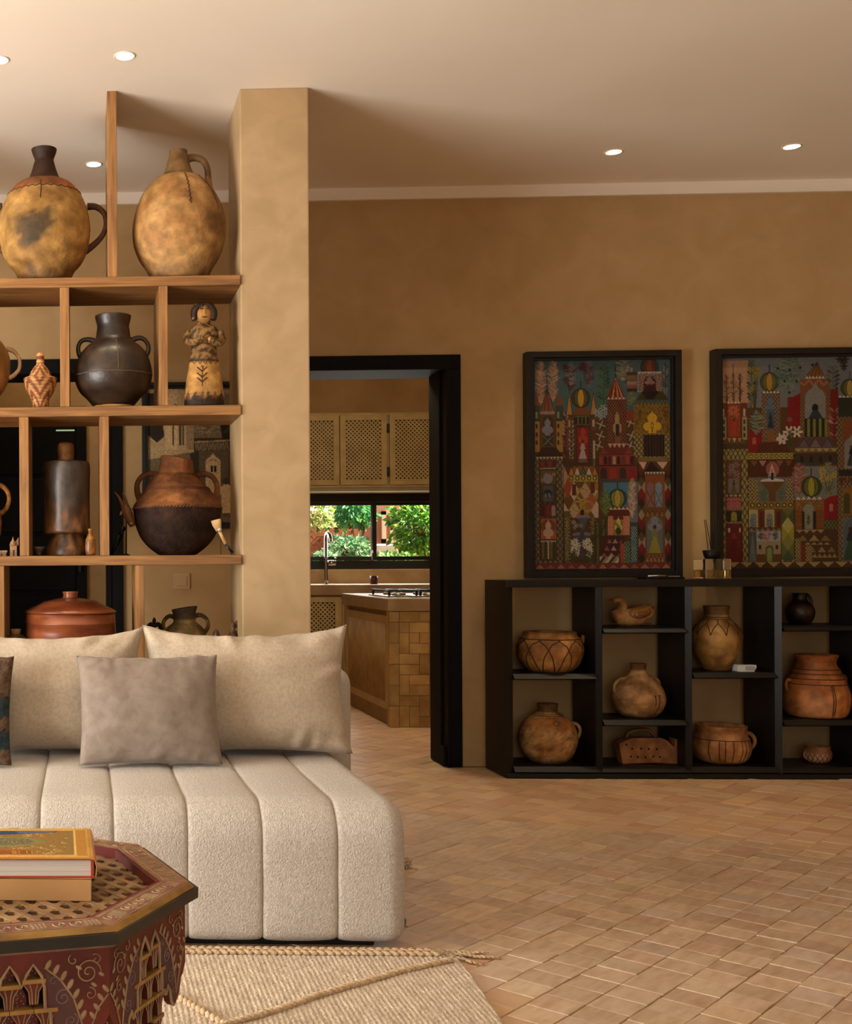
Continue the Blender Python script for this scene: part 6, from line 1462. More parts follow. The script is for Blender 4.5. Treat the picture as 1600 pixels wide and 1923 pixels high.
for s in (-1, 1):
    for x, z in np.array([(0.040, -0.020), (0.052, -0.028), (0.063, -0.038), (0.073, -0.051), (0.082, -0.066), (0.088, -0.082), (0.0925, -0.098)]):
        sb.ell((s * x, -AP - 0.0006, ZA + z), (0.0045, 0.0012, 0.0085), 6, 4, Matrix.Rotation(s * 0.5, 3, 'Y'))
    for x, z in ((PW - 0.006, -0.062), (PW - 0.014, -0.074), (PW - 0.020, -0.088), (PW - 0.026, -0.100)): sb.ell((s * x, -AP - 0.0006, ZA + z), (0.004, 0.0012, 0.0075), 6, 4, Matrix.Rotation(-s * 0.7, 3, 'Y'))
    sb.tube([(s * 0.034, -AP - 0.0006, ZA - 0.024), (s * 0.058, -AP - 0.0006, ZA - 0.043), (s * 0.078, -AP - 0.0006, ZA - 0.072), (s * 0.091, -AP - 0.0006, ZA - 0.112), (s * 0.095, -AP - 0.0006, ZA - 0.140)], 0.0016, 4)
    sb.tube([(s * (PW - 0.002), -AP - 0.0006, ZA - 0.070), (s * (PW - 0.018), -AP - 0.0006, ZA - 0.090), (s * 0.095, -AP - 0.0006, ZA - 0.140)], 0.0014, 4)
    spiral(sb, s * 0.100, -0.036, 0.020, 2.0, s, 0.0011); spiral(sb, s * 0.112, -0.018, 0.009, 1.2, -s, 0.001, 1); spiral(sb, s * 0.078, -0.016, 0.009, 1.0, s, 0.001, 2); spiral(sb, s * 0.103, -0.068, 0.010, 1.3, -s, 0.001, 1.5)
    for x, z in ((0.120, -0.040), (0.086, -0.028), (0.109, -0.055)): sb.ell((s * x, -AP - 0.0006, ZA + z), (0.006, 0.001, 0.0028), 6, 4, Matrix.Rotation(s * 0.6, 3, 'Y'))
    spiral(sg, s * 0.062, -0.070, 0.014, 1.8, s, 0.001); spiral(sg, s * 0.074, -0.105, 0.012, 1.8, -s, 0.001, 2); spiral(sg, s * 0.086, -0.135, 0.006, 1.2, s, 0.0008, 1); spiral(sg, s * 0.048, -0.045, 0.008, 1.2, s, 0.0009)
pieces.append(('beige_scrollwork', side_piece('beige_scrollwork', sb, m_beige, True))); pieces.append(('mauve_scrollwork', side_piece('mauve_scrollwork', sg, m_orn, True)))
for k in range(8):
    th = math.radians(15.5 - 45 * k) + PI / 2
    for nm, me in pieces:
        o = obj(nm, me, None, tb, None, (0, 0, th))
        if nm in ('beige_scrollwork', 'mauve_scrollwork', 'rim_ornament'): o['kind'] = 'stuff'
    Rz = Matrix.Rotation(th, 4, 'Z')
    for u, v in BRK:
        o = obj('stalactite_bracket', bk_me, None, tb, Rz @ Vector((u, -AP + 0.001, ZA + v)), (0, 0, th))
        obj('gold_ledge', lg_me, None, o); obj('fluting', fl_me, None, o, kind='stuff')
    for u, v in NIC:
        o = obj('niche_cell', ni_me, None, tb, Rz @ Vector((u, -AP + 0.013, ZA + v)), (0, 0, th))
        obj('painted_dots', do_me, None, o, kind='stuff')
# small pendants hanging inside the corners
cpm = side_piece('corner_pendant', MB().prism([(-0.030, -0.085), (0.030, -0.085), (0.028, -0.125), (0.022, -0.130), (0.018, -0.150), (0.008, -0.166), (-0.008, -0.166), (-0.018, -0.150), (-0.022, -0.130), (-0.028, -0.125)][::1], 0, 0.012), m_red)
cbm = side_piece('pendant_border', MB().tube([(-0.017, -0.0008, -0.148), (-0.015, -0.0008, -0.130), (-0.008, -0.0008, -0.115), (0, -0.0008, -0.106), (0.008, -0.0008, -0.115), (0.015, -0.0008, -0.130), (0.017, -0.0008, -0.148)], 0.0022, 6), m_beige)
clm = side_piece('gold_ledge', MB().box(-0.016, 0.016, -0.006, 0.006, -0.142, -0.137), m_gold)
for k in range(8):
    av = math.radians(38 - 45 * k); rad = AP / math.cos(PI / 8) - 0.020
    o = obj('corner_pendant', cpm, None, tb, (rad * math.cos(av), rad * math.sin(av), ZA), (0, 0, av + PI / 2))
    obj('pendant_border', cbm, None, o); obj('gold_ledge', clm, None, o)
# perforated top
top = MB(); zl = TH - 0.030
RI = A_ - w_in - 0.007
normals = [math.radians(15.5 - 45 * k) for k in range(8)]
def chord(p, d):
    t0, t1 = -9.0, 9.0
    for a in normals:
        nx_, ny_ = math.cos(a), math.sin(a); den = nx_ * d[0] + ny_ * d[1]; num = RI - nx_ * p[0] - ny_ * p[1]
        if abs(den) < 1e-9:
            if num < 0: return None
        elif den > 0: t1 = min(t1, num / den)
        else: t0 = max(t0, num / den)
    return (t0, t1) if t1 > t0 + 0.005 else None
for q, ang in enumerate((0.1, 0.1 + PI / 3, 0.1 + 2 * PI / 3)):
    d = (math.cos(ang), math.sin(ang)); nn = (-d[1], d[0])
    for j in range(-13, 14):
        o_ = (j + 0.5 * (q == 1)) * 0.031; p = (nn[0] * o_, nn[1] * o_); cc = chord(p, d)
        if not cc: continue
        w2 = 0.0058; a = (p[0] + d[0] * cc[0], p[1] + d[1] * cc[0]); b = (p[0] + d[0] * cc[1], p[1] + d[1] * cc[1])
        top.prismz([(a[0] - nn[0] * w2, a[1] - nn[1] * w2), (b[0] - nn[0] * w2, b[1] - nn[1] * w2), (b[0] + nn[0] * w2, b[1] + nn[1] * w2), (a[0] + nn[0] * w2, a[1] + nn[1] * w2)], zl + 0.0002 * q, zl + 0.012 + 0.0006 * q)
obj('lattice_top', top, m_lat, tb)
oc = [(RI / math.cos(PI / 8) * math.cos(math.radians(38 - 45 * k)), RI / math.cos(PI / 8) * math.sin(math.radians(38 - 45 * k))) for k in range(8)][::-1]
obj('top_underside', MB().prismz(oc, zl - 0.012, zl - 0.002), m_pit, tb)

# ---------------------------------------------------------------- two books on the table
zb0 = zl + 0.0136
bw, bd_ = 0.30, 0.215
bx0, by0 = 0.013, 1.905
lb = thing('thick_book', 'thick tan paper-covered book lying under the gilt book', 'book', (bx0 - bw / 2, by0 + bd_ / 2, zb0), math.radians(-1.0))
m_tan = M('tan_paper', 'd2a468', 'c0915a', scale=6, rough=0.7)
m_pages = M('book_pages', 'e6ddd0', 'cfc4b4', scale=8, stretch=(0.2, 0.2, 60), rough=0.8)
obj('page_block', MB().box(-bw / 2 + 0.004, bw / 2 - 0.004, -bd_ / 2 + 0.004, bd_ / 2 - 0.004, 0.002, 0.0325), m_pages, lb)
cv_ = MB().box(-bw / 2, bw / 2, -bd_ / 2, bd_ / 2, 0, 0.002).box(-bw / 2, bw / 2, -bd_ / 2, bd_ / 2, 0.0326, 0.0345).box(-bw / 2, bw / 2, -bd_ / 2 - 0.0006, -bd_ / 2 + 0.0035, 0.0, 0.0345)
obj('paper_cover', cv_, m_tan, lb)
zb1 = zb0 + 0.0347
ub = thing('gilt_book', 'white-paged book with an ornate gold and blue cover on top of the tan book', 'book', (bx0 - bw / 2 + 0.004, by0 + bd_ / 2 + 0.004, zb1), math.radians(1.2))
m_redend = M('red_endpaper', 'b0432a', rough=0.7); m_gilt = M('gilt_jacket', 'd2a452', 'b98a3c', scale=12, rough=0.4, spec=0.4)
obj('page_block', MB().box(-bw / 2, bw / 2 - 0.008, -bd_ / 2 + 0.004, bd_ / 2 - 0.004, 0.0025, 0.029), m_pages, ub)
obj('red_boards', MB().box(-bw / 2, bw / 2 - 0.002, -bd_ / 2, bd_ / 2, 0.0003, 0.0024).box(-bw / 2, bw / 2 - 0.002, -bd_ / 2, bd_ / 2, 0.0291, 0.0308).box(bw / 2 - 0.0078, bw / 2 - 0.0035, -bd_ / 2, bd_ / 2, 0.0024, 0.0291), m_redend, ub)
jk = MB().tube([(bw / 2 - 0.001 + 0.004 * math.sin(PI * k / 8), 0, 0.001 + 0.032 * k / 8) for k in range(9)], 0.001, 4)
jk = MB()
cur = [(-bw / 2, 0.0315), (bw / 2 - 0.010, 0.0325), (bw / 2 - 0.002, 0.0305), (bw / 2 + 0.002, 0.018), (bw / 2 + 0.0005, 0.002)]
th_ = 0.0012
poly = cur + [(x - (0.001 if i > 1 else 0), z - (th_ if i < 3 else 0) ) for i, (x, z) in list(enumerate(cur))[::-1]]
poly = [(x, z) for x, z in cur] + [(-bw / 2, 0.031)][:0] + [(bw / 2 - 0.001, 0.002), (bw / 2 + 0.0005, 0.018), (bw / 2 - 0.003, 0.0300), (bw / 2 - 0.011, 0.0312), (-bw / 2, 0.0309)]
obj('dust_jacket', MB().prism(poly[::-1], -bd_ / 2 - 0.001, bd_ / 2 + 0.001), m_gilt, ub)
def cover():
    c = Canvas(230, 160, 0, 0, 1600, 1000, 'cfa04c')
    c.rect(0, 60, 1600, 940, 'b07c34'); c.rect(0, 90, 110, 910, 'd8bc84'); [c.rect(0, y, 100, y + 70, k) for y, k in ((120, '7c5a30'), (300, 'd8bc84'), (470, '7a5c40'), (700, 'e0c48c'))]
    c.rect(110, 60, 150, 940, 'c98a3c'); c.rect(150, 70, 1500, 930, 'd8b060'); c.rect(165, 85, 1480, 915, '8a6c34'); rs = random.Random(3)
    for i in range(170):
        x, y = rs.uniform(190, 1415), rs.uniform(100, 900); r = rs.uniform(14, 30); c.line([(x + r * math.cos(t), y + r * math.sin(t)) for t in np.linspace(0, 4.6, 9)], 6, rs.choice(['d8bc70', 'c8a050', '9c7434', 'a85c24']))
    c.ell(780, 480, 430, 170, '857a48'); c.ell(780, 480, 330, 120, '6e6a4a')
    for i in range(120): a, k = rs.uniform(0, 6.3), rs.random(); c.ell(780 + 330 * k * math.cos(a), 480 + 120 * k * math.sin(a), 8, 8, rs.choice(['8a8454', '3c3c2c', 'a59a64']))
    c.ell(800, 820, 330, 90, '9c5a1c'); [c.line([(500 + k * 15, 780), (510 + k * 15, 880)], 5, rs.choice(['c08a3c', '7c3c10'])) for k in range(40)]
    c.poly([(320, 110), (1330, 90), (1300, 150), (1000, 200), (800, 235), (400, 240), (300, 200)], '2f4568'); c.poly([(900, 110), (1320, 92), (1280, 140), (950, 180)], '566a88')
    c.grain(12); return c
cm = art_mesh(cover(), bw - 0.014, bd_ - 0.004, 0.95)
obj('printed_cover', cm, m_art, ub, (-bw / 2, -bd_ / 2 + 0.002, 0.0331), (-PI / 2, 0, 0))
for o in list(ub.children):
    if o.name.startswith('printed_cover'):
        o.matrix_basis = Matrix.Translation((-bw / 2, -bd_ / 2 + 0.002, 0.03285)) @ Matrix(((1, 0, 0, 0), (0, 0, 1, 0), (0, -1, 0, 0), (0, 0, 0, 1)))
# ================================================================ KITCHEN SEEN THROUGH THE DOOR
m_cab = M('painted_cabinet', 'b89f6c', 'a88f5e', scale=8, rough=0.55, spec=0.3)
m_ctr = M('tadelakt_counter', 'a08763', '8c7050', scale=6, detail=7, rough=0.5, spec=0.3)
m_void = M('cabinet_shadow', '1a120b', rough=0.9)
def lattice_panel(x0, x1, z0, z1, y, p=0.034, w=0.0125):
    mb = MB()
    for s in (1, -1):
        L = (x1 - x0) + (z1 - z0); n = int(L / p)
        for k in range(n + 1):
            c = k * p * 1.0
            # line: s*(x-x0) + (z-z0) = c   (or mirrored)
            pts = []
            for zz in (z0, z1):
                xx = x0 + (c - (zz - z0)) if s > 0 else x1 - (c - (zz - z0))
                pts.append((xx, zz))
            (xa, za), (xb, zb) = pts
            def clip(xa, za, xb, zb):
                dx, dz = xb - xa, zb - za; t0, t1 = 0.0, 1.0
                for pz, qz in ((-dx, xa - x0), (dx, x1 - xa)):
                    if pz == 0: continue
                    r = qz / pz
                    if pz < 0: t0 = max(t0, r)
                    else: t1 = min(t1, r)
                return None if t0 >= t1 else (xa + t0 * dx, za + t0 * dz, xa + t1 * dx, za + t1 * dz)
            q = clip(xa, za, xb, zb)
            if not q: continue
            xa, za, xb, zb = q
            d = Vector((xb - xa, zb - za));
            if d.length < 0.004: continue
            d.normalize(); nx_, nz_ = -d.y * w / 2, d.x * w / 2
            yy = y + (0.0 if s > 0 else 0.003)
            P = [(xa - nx_, za - nz_), (xb - nx_, zb - nz_), (xb + nx_, zb + nz_), (xa + nx_, za + nz_)]
            mb.prism(P, yy, yy + 0.003)
    return mb
def cab_door(parent, x0, x1, z0, z1, y, off, fw=0.045, p=0.034):
    f = MB().box(x0, x0 + fw, y, y + 0.02, z0, z1, 0.0015).box(x1 - fw, x1, y, y + 0.02, z0, z1, 0.0015).box(x0 + fw, x1 - fw, y, y + 0.02, z0, z0 + fw, 0.0015).box(x0 + fw, x1 - fw, y, y + 0.02, z1 - fw, z1, 0.0015)
    b = 0.008
    f.box(x0 + fw - b, x0 + fw, y - 0.004, y, z0 + fw, z1 - fw).box(x1 - fw, x1 - fw + b, y - 0.004, y, z0 + fw, z1 - fw).box(x0 + fw, x1 - fw, y - 0.004, y, z0 + fw - b, z0 + fw).box(x0 + fw, x1 - fw, y - 0.004, y, z1 - fw, z1 - fw + b)
    d = obj('door', f, m_cab, parent, off)
    la = obj('lattice', lattice_panel(x0 + fw, x1 - fw, z0 + fw, z1 - fw, y + 0.005, p), m_cab, d)
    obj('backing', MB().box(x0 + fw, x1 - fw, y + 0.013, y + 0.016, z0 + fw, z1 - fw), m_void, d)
    return d
# upper cabinets
YU = 9.85
def kx(px, Y): return at(px, 850, Y).x
uz0, uz1 = at(690, 915, YU).z, at(690, 775, YU).z
x_l, x_r = kx(470, YU), kx(910, YU)
up = thing('upper_cabinet', 'beige wall cabinet with diagonal lattice doors above the kitchen window', 'cabinet', ((x_l + x_r) / 2, YU, uz0))
ou = -Vector(up.location)
obj('carcass', MB().box(x_l, x_r, YU + 0.022, YKB - 0.001, uz0, uz1), m_cab, up, ou)
for zr in (uz1 - 0.025, uz0): obj('face_rail', MB().box(x_l, x_r, YU + 0.002, YU + 0.0215, zr, zr + 0.025), m_cab, up, ou)
dz0, dz1 = uz0 + 0.02, uz1 - 0.02
doors = [(kx(548, YU), kx(636, YU)), (kx(638, YU), kx(725.5, YU)), (kx(731, YU), kx(818, YU)), (kx(820, YU), kx(907, YU))]
for k, (a, b) in enumerate(doors):
    d = cab_door(up, a, b, dz0, dz1, YU - 0.02, ou)
    hx = b + 0.006 if k % 2 else a - 0.006
    for py in (804, 885):
        hz = at(728, py, YU).z
        obj('hinge', MB().box(hx - 0.008, hx + 0.004, YU - 0.026, YU - 0.014, hz - 0.034, hz + 0.034, 0.002), m_dark, d)
obj('light_pelmet', MB().box(x_l, x_r, YU + 0.01, YKB - 0.001, uz0 - 0.032, uz0 - 0.0005), M('pale_pelmet', '8f8466', rough=0.5), up, ou)

# kitchen window
wn_ = thing('window_1', 'black sliding kitchen window looking onto the garden', 'window', (0, 0, 0)); del wn_['category']; wn_['kind'] = 'structure'
yw0, yw1 = YKB + 0.02, YKB + 0.10
g_top, g_bot = at(690, 949, yw0).z, at(690, 1045, yw0).z
fr = MB().box(kw0, kw1, yw0, yw1, kz0, g_bot - 0.035).box(kw0, kw1, yw0, yw1, g_top + 0.03, kz1).box(kw0, kw0 + 0.05, yw0, yw1, g_bot - 0.035, g_top + 0.03).box(kw1 - 0.05, kw1, yw0, yw1, g_bot - 0.035, g_top + 0.03)
obj('outer_frame', fr, m_dark, wn_)
xm0, xm1 = at(696, 1000, yw0).x, at(706.5, 1000, yw0).x
obj('sash', MB().box(xm0, xm1, yw0 - 0.012, yw0 - 0.0005, g_bot - 0.034, g_top + 0.029).box(kw0 + 0.051, xm0, yw0 - 0.012, yw0 - 0.0005, g_bot - 0.034, g_bot).box(kw0 + 0.051, xm0, yw0 - 0.012, yw0 - 0.0005, g_top, g_top + 0.029), m_dark, wn_)
obj('sash', MB().box(xm1, kw1 - 0.051, yw0 + 0.02, yw0 + 0.035, g_bot - 0.034, g_bot).box(xm1, kw1 - 0.051, yw0 + 0.02, yw0 + 0.035, g_top, g_top + 0.029), m_dark, wn_)
obj('handle_rail', MB().tube([(xm0 + 0.006, yw0 - 0.018, g_bot - 0.03), (xm0 + 0.006, yw0 - 0.018, g_top)], 0.007, 8), M('grey_aluminium', '7c8288', rough=0.3, metal=0.8), wn_, smooth=True)
m_pane = bpy.data.materials.new('window_pane'); m_pane.use_nodes = True
_n = m_pane.node_tree.nodes; _l = m_pane.node_tree.links
_g = _n.new('ShaderNodeBsdfGlossy'); _g.inputs['Roughness'].default_value = 0.02
_t = _n.new('ShaderNodeBsdfTransparent'); _m = _n.new('ShaderNodeMixShader'); _m.inputs['Fac'].default_value = 0.04
_l.new(_t.outputs[0], _m.inputs[1]); _l.new(_g.outputs[0], _m.inputs[2]); _l.new(_m.outputs[0], _n['Material Output'].inputs['Surface'])
obj('pane', MB().box(kw0 + 0.05, xm0, yw0 + 0.002, yw0 + 0.006, g_bot, g_top), m_pane, wn_)
obj('pane', MB().box(xm1, kw1 - 0.05, yw0 + 0.036, yw0 + 0.040, g_bot, g_top), m_pane, wn_)

# back counter with base cabinet, tap, cup
YC = 9.58
ctz = at(690, 1098, YC).z
ct = thing('kitchen_counter', 'long plastered worktop under the kitchen window', 'counter', (2.4, 9.9, ctz - 0.085))
obj('worktop', MB().box(0.72 - 2.4, 4.38 - 2.4, YC - 9.9, YKB - 0.001 - 9.9, 0, 0.085, 0.006), m_ctr, ct)
obj('backsplash', MB().box(0.72 - 2.4, 4.38 - 2.4, YKB - 0.02 - 9.9, YKB - 0.001 - 9.9, 0.0855, kz0 - ctz + 0.084, 0.002), m_ctr, ct)
bc = thing('base_cabinet', 'beige base cabinet with lattice doors below the kitchen worktop', 'cabinet', (2.4, YC + 0.03, 0))
ob = -Vector(bc.location); bz1 = ctz - 0.0855
obj('carcass', MB().box(0.72, 4.38, YC + 0.05, YKB - 0.001, 0.0005, bz1), m_cab, bc, ob)
for a, b in ((548, 640), (644, 736), (740, 832)):
    cab_door(bc, kx(a, YC), kx(b, YC), 0.09, bz1 - 0.012, YC + 0.029, ob, p=0.036)
m_chr = M('dark_chrome', '9a9690', rough=0.12, metal=1.0)
f0 = at(613, 1097, 9.85)
tp = thing('kitchen_tap', 'tall chrome kitchen tap with a side lever before the window', 'tap', (f0.x, 9.85, ctz))
def tl(px, py, dy=0): q = at(px, py, 9.85); return Vector((q.x - f0.x, dy, q.z - ctz))
P = smooth_path([Vector((0, 0, 0.0)), tl(613, 1040), tl(613, 1010), tl(613, 1002, -0.05), tl(613, 1004, -0.14), tl(613, 1012, -0.19), tl(613, 1018, -0.195)], 5)
P[0] = Vector((0, 0, 0.0))
obj('spout', MB().tube([(0, 0, 0.0)] + [Vector((q.x * 0 + tl(612, 1030).x * min(1, q.z / 0.1), q.y, q.z)) for q in P[1:]], 0.014, 12), m_chr, tp, smooth=True)
obj('valve', MB().tube([tl(616, 1057), tl(630, 1057)], 0.022, 14), m_chr, tp, smooth=True)
obj('lever', MB().tube([tl(629, 1056), tl(630, 1049), tl(629, 1046)], [0.006, 0.005, 0.004], 8), m_chr, tp, smooth=True)
c0 = at(702, 1096, 9.80)
cu = thing('red_cup', 'small red-brown beaker on the kitchen worktop', 'cup', (c0.x, 9.80, ctz))
s_ = sc(9.8)
obj('cup', MB().lathe([(6.2 * s_, 0), (7 * s_, 0.002), (7.2 * s_, 15.5 * s_), (6.4 * s_, 15.5 * s_), (6.2 * s_, 4 * s_)], 24, close_top=True), M('oxblood_glaze', '5c2216', '44170e', scale=20, rough=0.35), cu, smooth=True)
obj('rim_band', MB().tube([(7.3 * s_ * math.cos(a * PI / 12), 7.3 * s_ * math.sin(a * PI / 12), 12 * s_) for a in range(24)], 0.002, 6, closed=True), M('dark_glaze', '2a0e08', rough=0.4), cu, smooth=True)

# island
IX, IY0, IY1, IX1 = 1.905, 7.415, 8.72, 3.25
itz = at(729, 1124, IY0).z; ith = 0.082
isl = thing('kitchen_island', 'plastered kitchen island with tiled end and reeded side door', 'island', (IX + 0.6, IY0 + 0.6, 0))
oi_ = -Vector(isl.location)
obj('worktop', MB().box(IX, IX1, IY0, IY1, itz - ith, itz, 0.006), m_ctr, isl, oi_)
obj('core', MB().box(IX + 0.03, IX1 - 0.02, IY0 + 0.022, IY1 - 0.02, 0.0005, itz - ith - 0.0005), M('island_plaster', '9a7c50', '8a6c42', scale=6, rough=0.6), isl, oi_)
# corner post of stacked tiles and domino tiling
m_zel = M('clay_zellige', 'b89662', '967545', 'a88653', scale=9, rough=0.35, spec=0.45, randcol=0.22, bump=0.05, bscale=20)
u = 0.062; nxc, nzc = 21, 11
zt0 = itz - ith - 0.002
gh = zt0 / nzc
grid = [[0] * nzc for _ in range(nxc)]
rz = random.Random(12)
zm = {}
def ztile(w, h):
    k = (w, h)
    if k not in zm:
        me = MB().box(0.0014, w * u - 0.0014, 0, 0.02, 0.0014, h * gh - 0.0014, 0.0).mesh('zellige_tile'); me.materials.append(m_zel); zm[k] = me
    return zm[k]
xs0 = IX + 0.008
for i in range(nxc):
    for j in range(nzc):
        if grid[i][j]: continue
        opts = []
        if i == 0:
            w, h = 1, (2 if j + 1 < nzc and not grid[i][j + 1] else 1)
        else:
            if i + 1 < nxc and not grid[i + 1][j]: opts.append((2, 1))
            if j + 1 < nzc and not grid[i][j + 1]: opts.append((1, 2))
            if not opts or rz.random() < 0.12: opts = [(1, 1)]
            w, h = rz.choice(opts)
        for a in range(w):
            for b in range(h): grid[i + a][j + b] = 1
        obj('zellige_tile', ztile(w, h), None, isl, oi_ + Vector((xs0 + i * u, IY0 + 0.0015 + rz.uniform(0, 0.002), j * gh + 0.001)))
# reeded door on the left face
pn = MB(); ya, yb = IY0 + 0.07, IY1 - 0.12; z0_, z1_ = 0.10, itz - ith - 0.03
n = 46
for k in range(n):
    yy = ya + 0.05 + (yb - ya - 0.1) * (k + 0.5) / n
    pn.tube([(IX + 0.020, yy, z0_ + 0.05), (IX + 0.020, yy, z1_ - 0.05)], (yb - ya - 0.1) / n * 0.52, 6)
dr_ = MB().box(IX + 0.012, IX + 0.0295, ya, ya + 0.05, z0_, z1_, 0.002).box(IX + 0.012, IX + 0.0295, yb - 0.05, yb, z0_, z1_, 0.002).box(IX + 0.012, IX + 0.0295, ya + 0.05, yb - 0.05, z0_, z0_ + 0.05, 0.002).box(IX + 0.012, IX + 0.0295, ya + 0.05, yb - 0.05, z1_ - 0.05, z1_, 0.002)
rd = obj('door', dr_, m_cab, isl, oi_)
obj('reeds', pn, M('reed_panel', 'a98750', '8f6f3c', scale=12, rough=0.6), rd, smooth=True)
for y0, y1 in ((IY0 + 0.0235, ya - 0.004), (yb + 0.004, IY1 - 0.021)): obj('side_post', MB().box(IX + 0.010, IX + 0.0295, y0, y1, 0.001, itz - ith - 0.001), m_cab, isl, oi_)
# gas hob
hx0 = at(712, 1108, 7.95).x
hb = thing('gas_hob', 'black iron gas hob grates on the kitchen island', 'hob', (hx0 + 0.3, 7.95, itz))
obj('steel_plate', MB().box(-0.31, 0.31, -0.25, 0.25, 0.0, 0.008, 0.002), M('steel', '8a8880', rough=0.3, metal=0.9), hb)
for i in range(3):
    gx = -0.2 + 0.2 * i; gr = MB()
    for yy in (-0.22, 0.22): gr.box(gx - 0.092, gx + 0.092, yy - 0.006, yy + 0.006, 0.034, 0.046)
    for xx in (-0.088, 0.0, 0.088): gr.box(gx + xx - 0.006, gx + xx + 0.006, -0.22, 0.22, 0.0335, 0.0455)
    for xx in (-0.088, 0.088):
        for yy in (-0.21, 0.21): gr.box(gx + xx - 0.007, gx + xx + 0.007, yy - 0.007, yy + 0.007, 0.0085, 0.034)
    obj('grate', gr, m_dark, hb)
    for yy in (-0.11, 0.11): obj('burner', MB().lathe([(0.045, 0.0085), (0.045, 0.02), (0.032, 0.026)], 20, close_top=True), M('burner_alloy', 'b8b2a6', rough=0.35, metal=0.8), hb, (gx, yy, 0), smooth=True)

# ================================================================ GARDEN BEYOND THE WINDOW
m_soil = M('garden_soil', '8a6a4a', '6e5236', scale=3, rough=0.95)
struct('ground_outside', MB().box(-30, 40, 10.5, 60, -0.4, -0.05).box(-40, -3.5, -20, 10.5, -0.4, -0.05).box(-3.5, 40, -20, -3.0, -0.4, -0.05).box(5.8, 40, -3.0, 10.5, -0.4, -0.05), m_soil)
m_terra = M('terracotta_render', 'c08a6c', 'a87458', scale=3, detail=6, rough=0.9)
YG = 17.0
def gp(px, py, Y): return at(px, py, Y)
a = gp(668, 900, YG); b = gp(760, 900, YG)
gw = thing('terracotta_garden_wall', 'terracotta rendered garden pavilion wall with a slatted shutter', 'wall', (a.x, YG, -0.05))
gwx = b.x - a.x + 2.6
obj('wall', MB().box(0, gwx, 0, 0.3, 0, 3.4), m_terra, gw)
w0, w1 = gp(716, 1020, YG), gp(760, 960, YG)
m_pale = M('pale_painted_slats', 'e0c8a0', rough=0.7)
obj('shutter_frame', MB().box(w0.x - a.x, w0.x - a.x + 0.06, -0.05, -0.001, w0.z + 0.05, w1.z + 0.05).box(w0.x - a.x, w1.x - a.x + 0.3, -0.05, -0.001, w0.z + 0.05, w0.z + 0.11).box(w0.x - a.x, w1.x - a.x + 0.3, -0.05, -0.001, w1.z, w1.z + 0.05), m_pale, gw)
for k in range(4): obj('slat', MB().box(w0.x - a.x + 0.12 + 0.09 * k, w0.x - a.x + 0.16 + 0.09 * k, -0.04, -0.001, w0.z + 0.11, w1.z), m_pale, gw)
# lattice fence
YF = 15.0
fa, fb = gp(530, 1045, YF), gp(668, 993, YF)
fe = thing('lattice_fence', 'rust-coloured lattice garden fence left of the pavilion', 'fence', (fa.x, YF, -0.05))
m_fen = M('rust_fence', 'b8744c', '9a5c3a', scale=8, rough=0.8)
fh = fb.z + 0.05; fw_ = fb.x - fa.x
obj('backing_mat', MB().box(0, fw_, 0.03, 0.05, 0, fh - 0.06), M('reed_mat', 'd09a70', 'b07850', scale=10, stretch=(8, 1, 1), rough=0.9), fe)
obj('lattice', lattice_panel(0, fw_, 0.02, fh, 0.0, 0.11, 0.024), m_fen, fe)
for k in range(4): obj('post', MB().box(k * fw_ / 3 - 0.025, k * fw_ / 3 + 0.025, -0.02, 0.03, 0, fh), m_fen, fe)
for zr in (fh - 0.09, fh - 0.5): obj('rail', MB().box(0, fw_, -0.015, 0.02, zr, zr + 0.04), m_fen, fe)
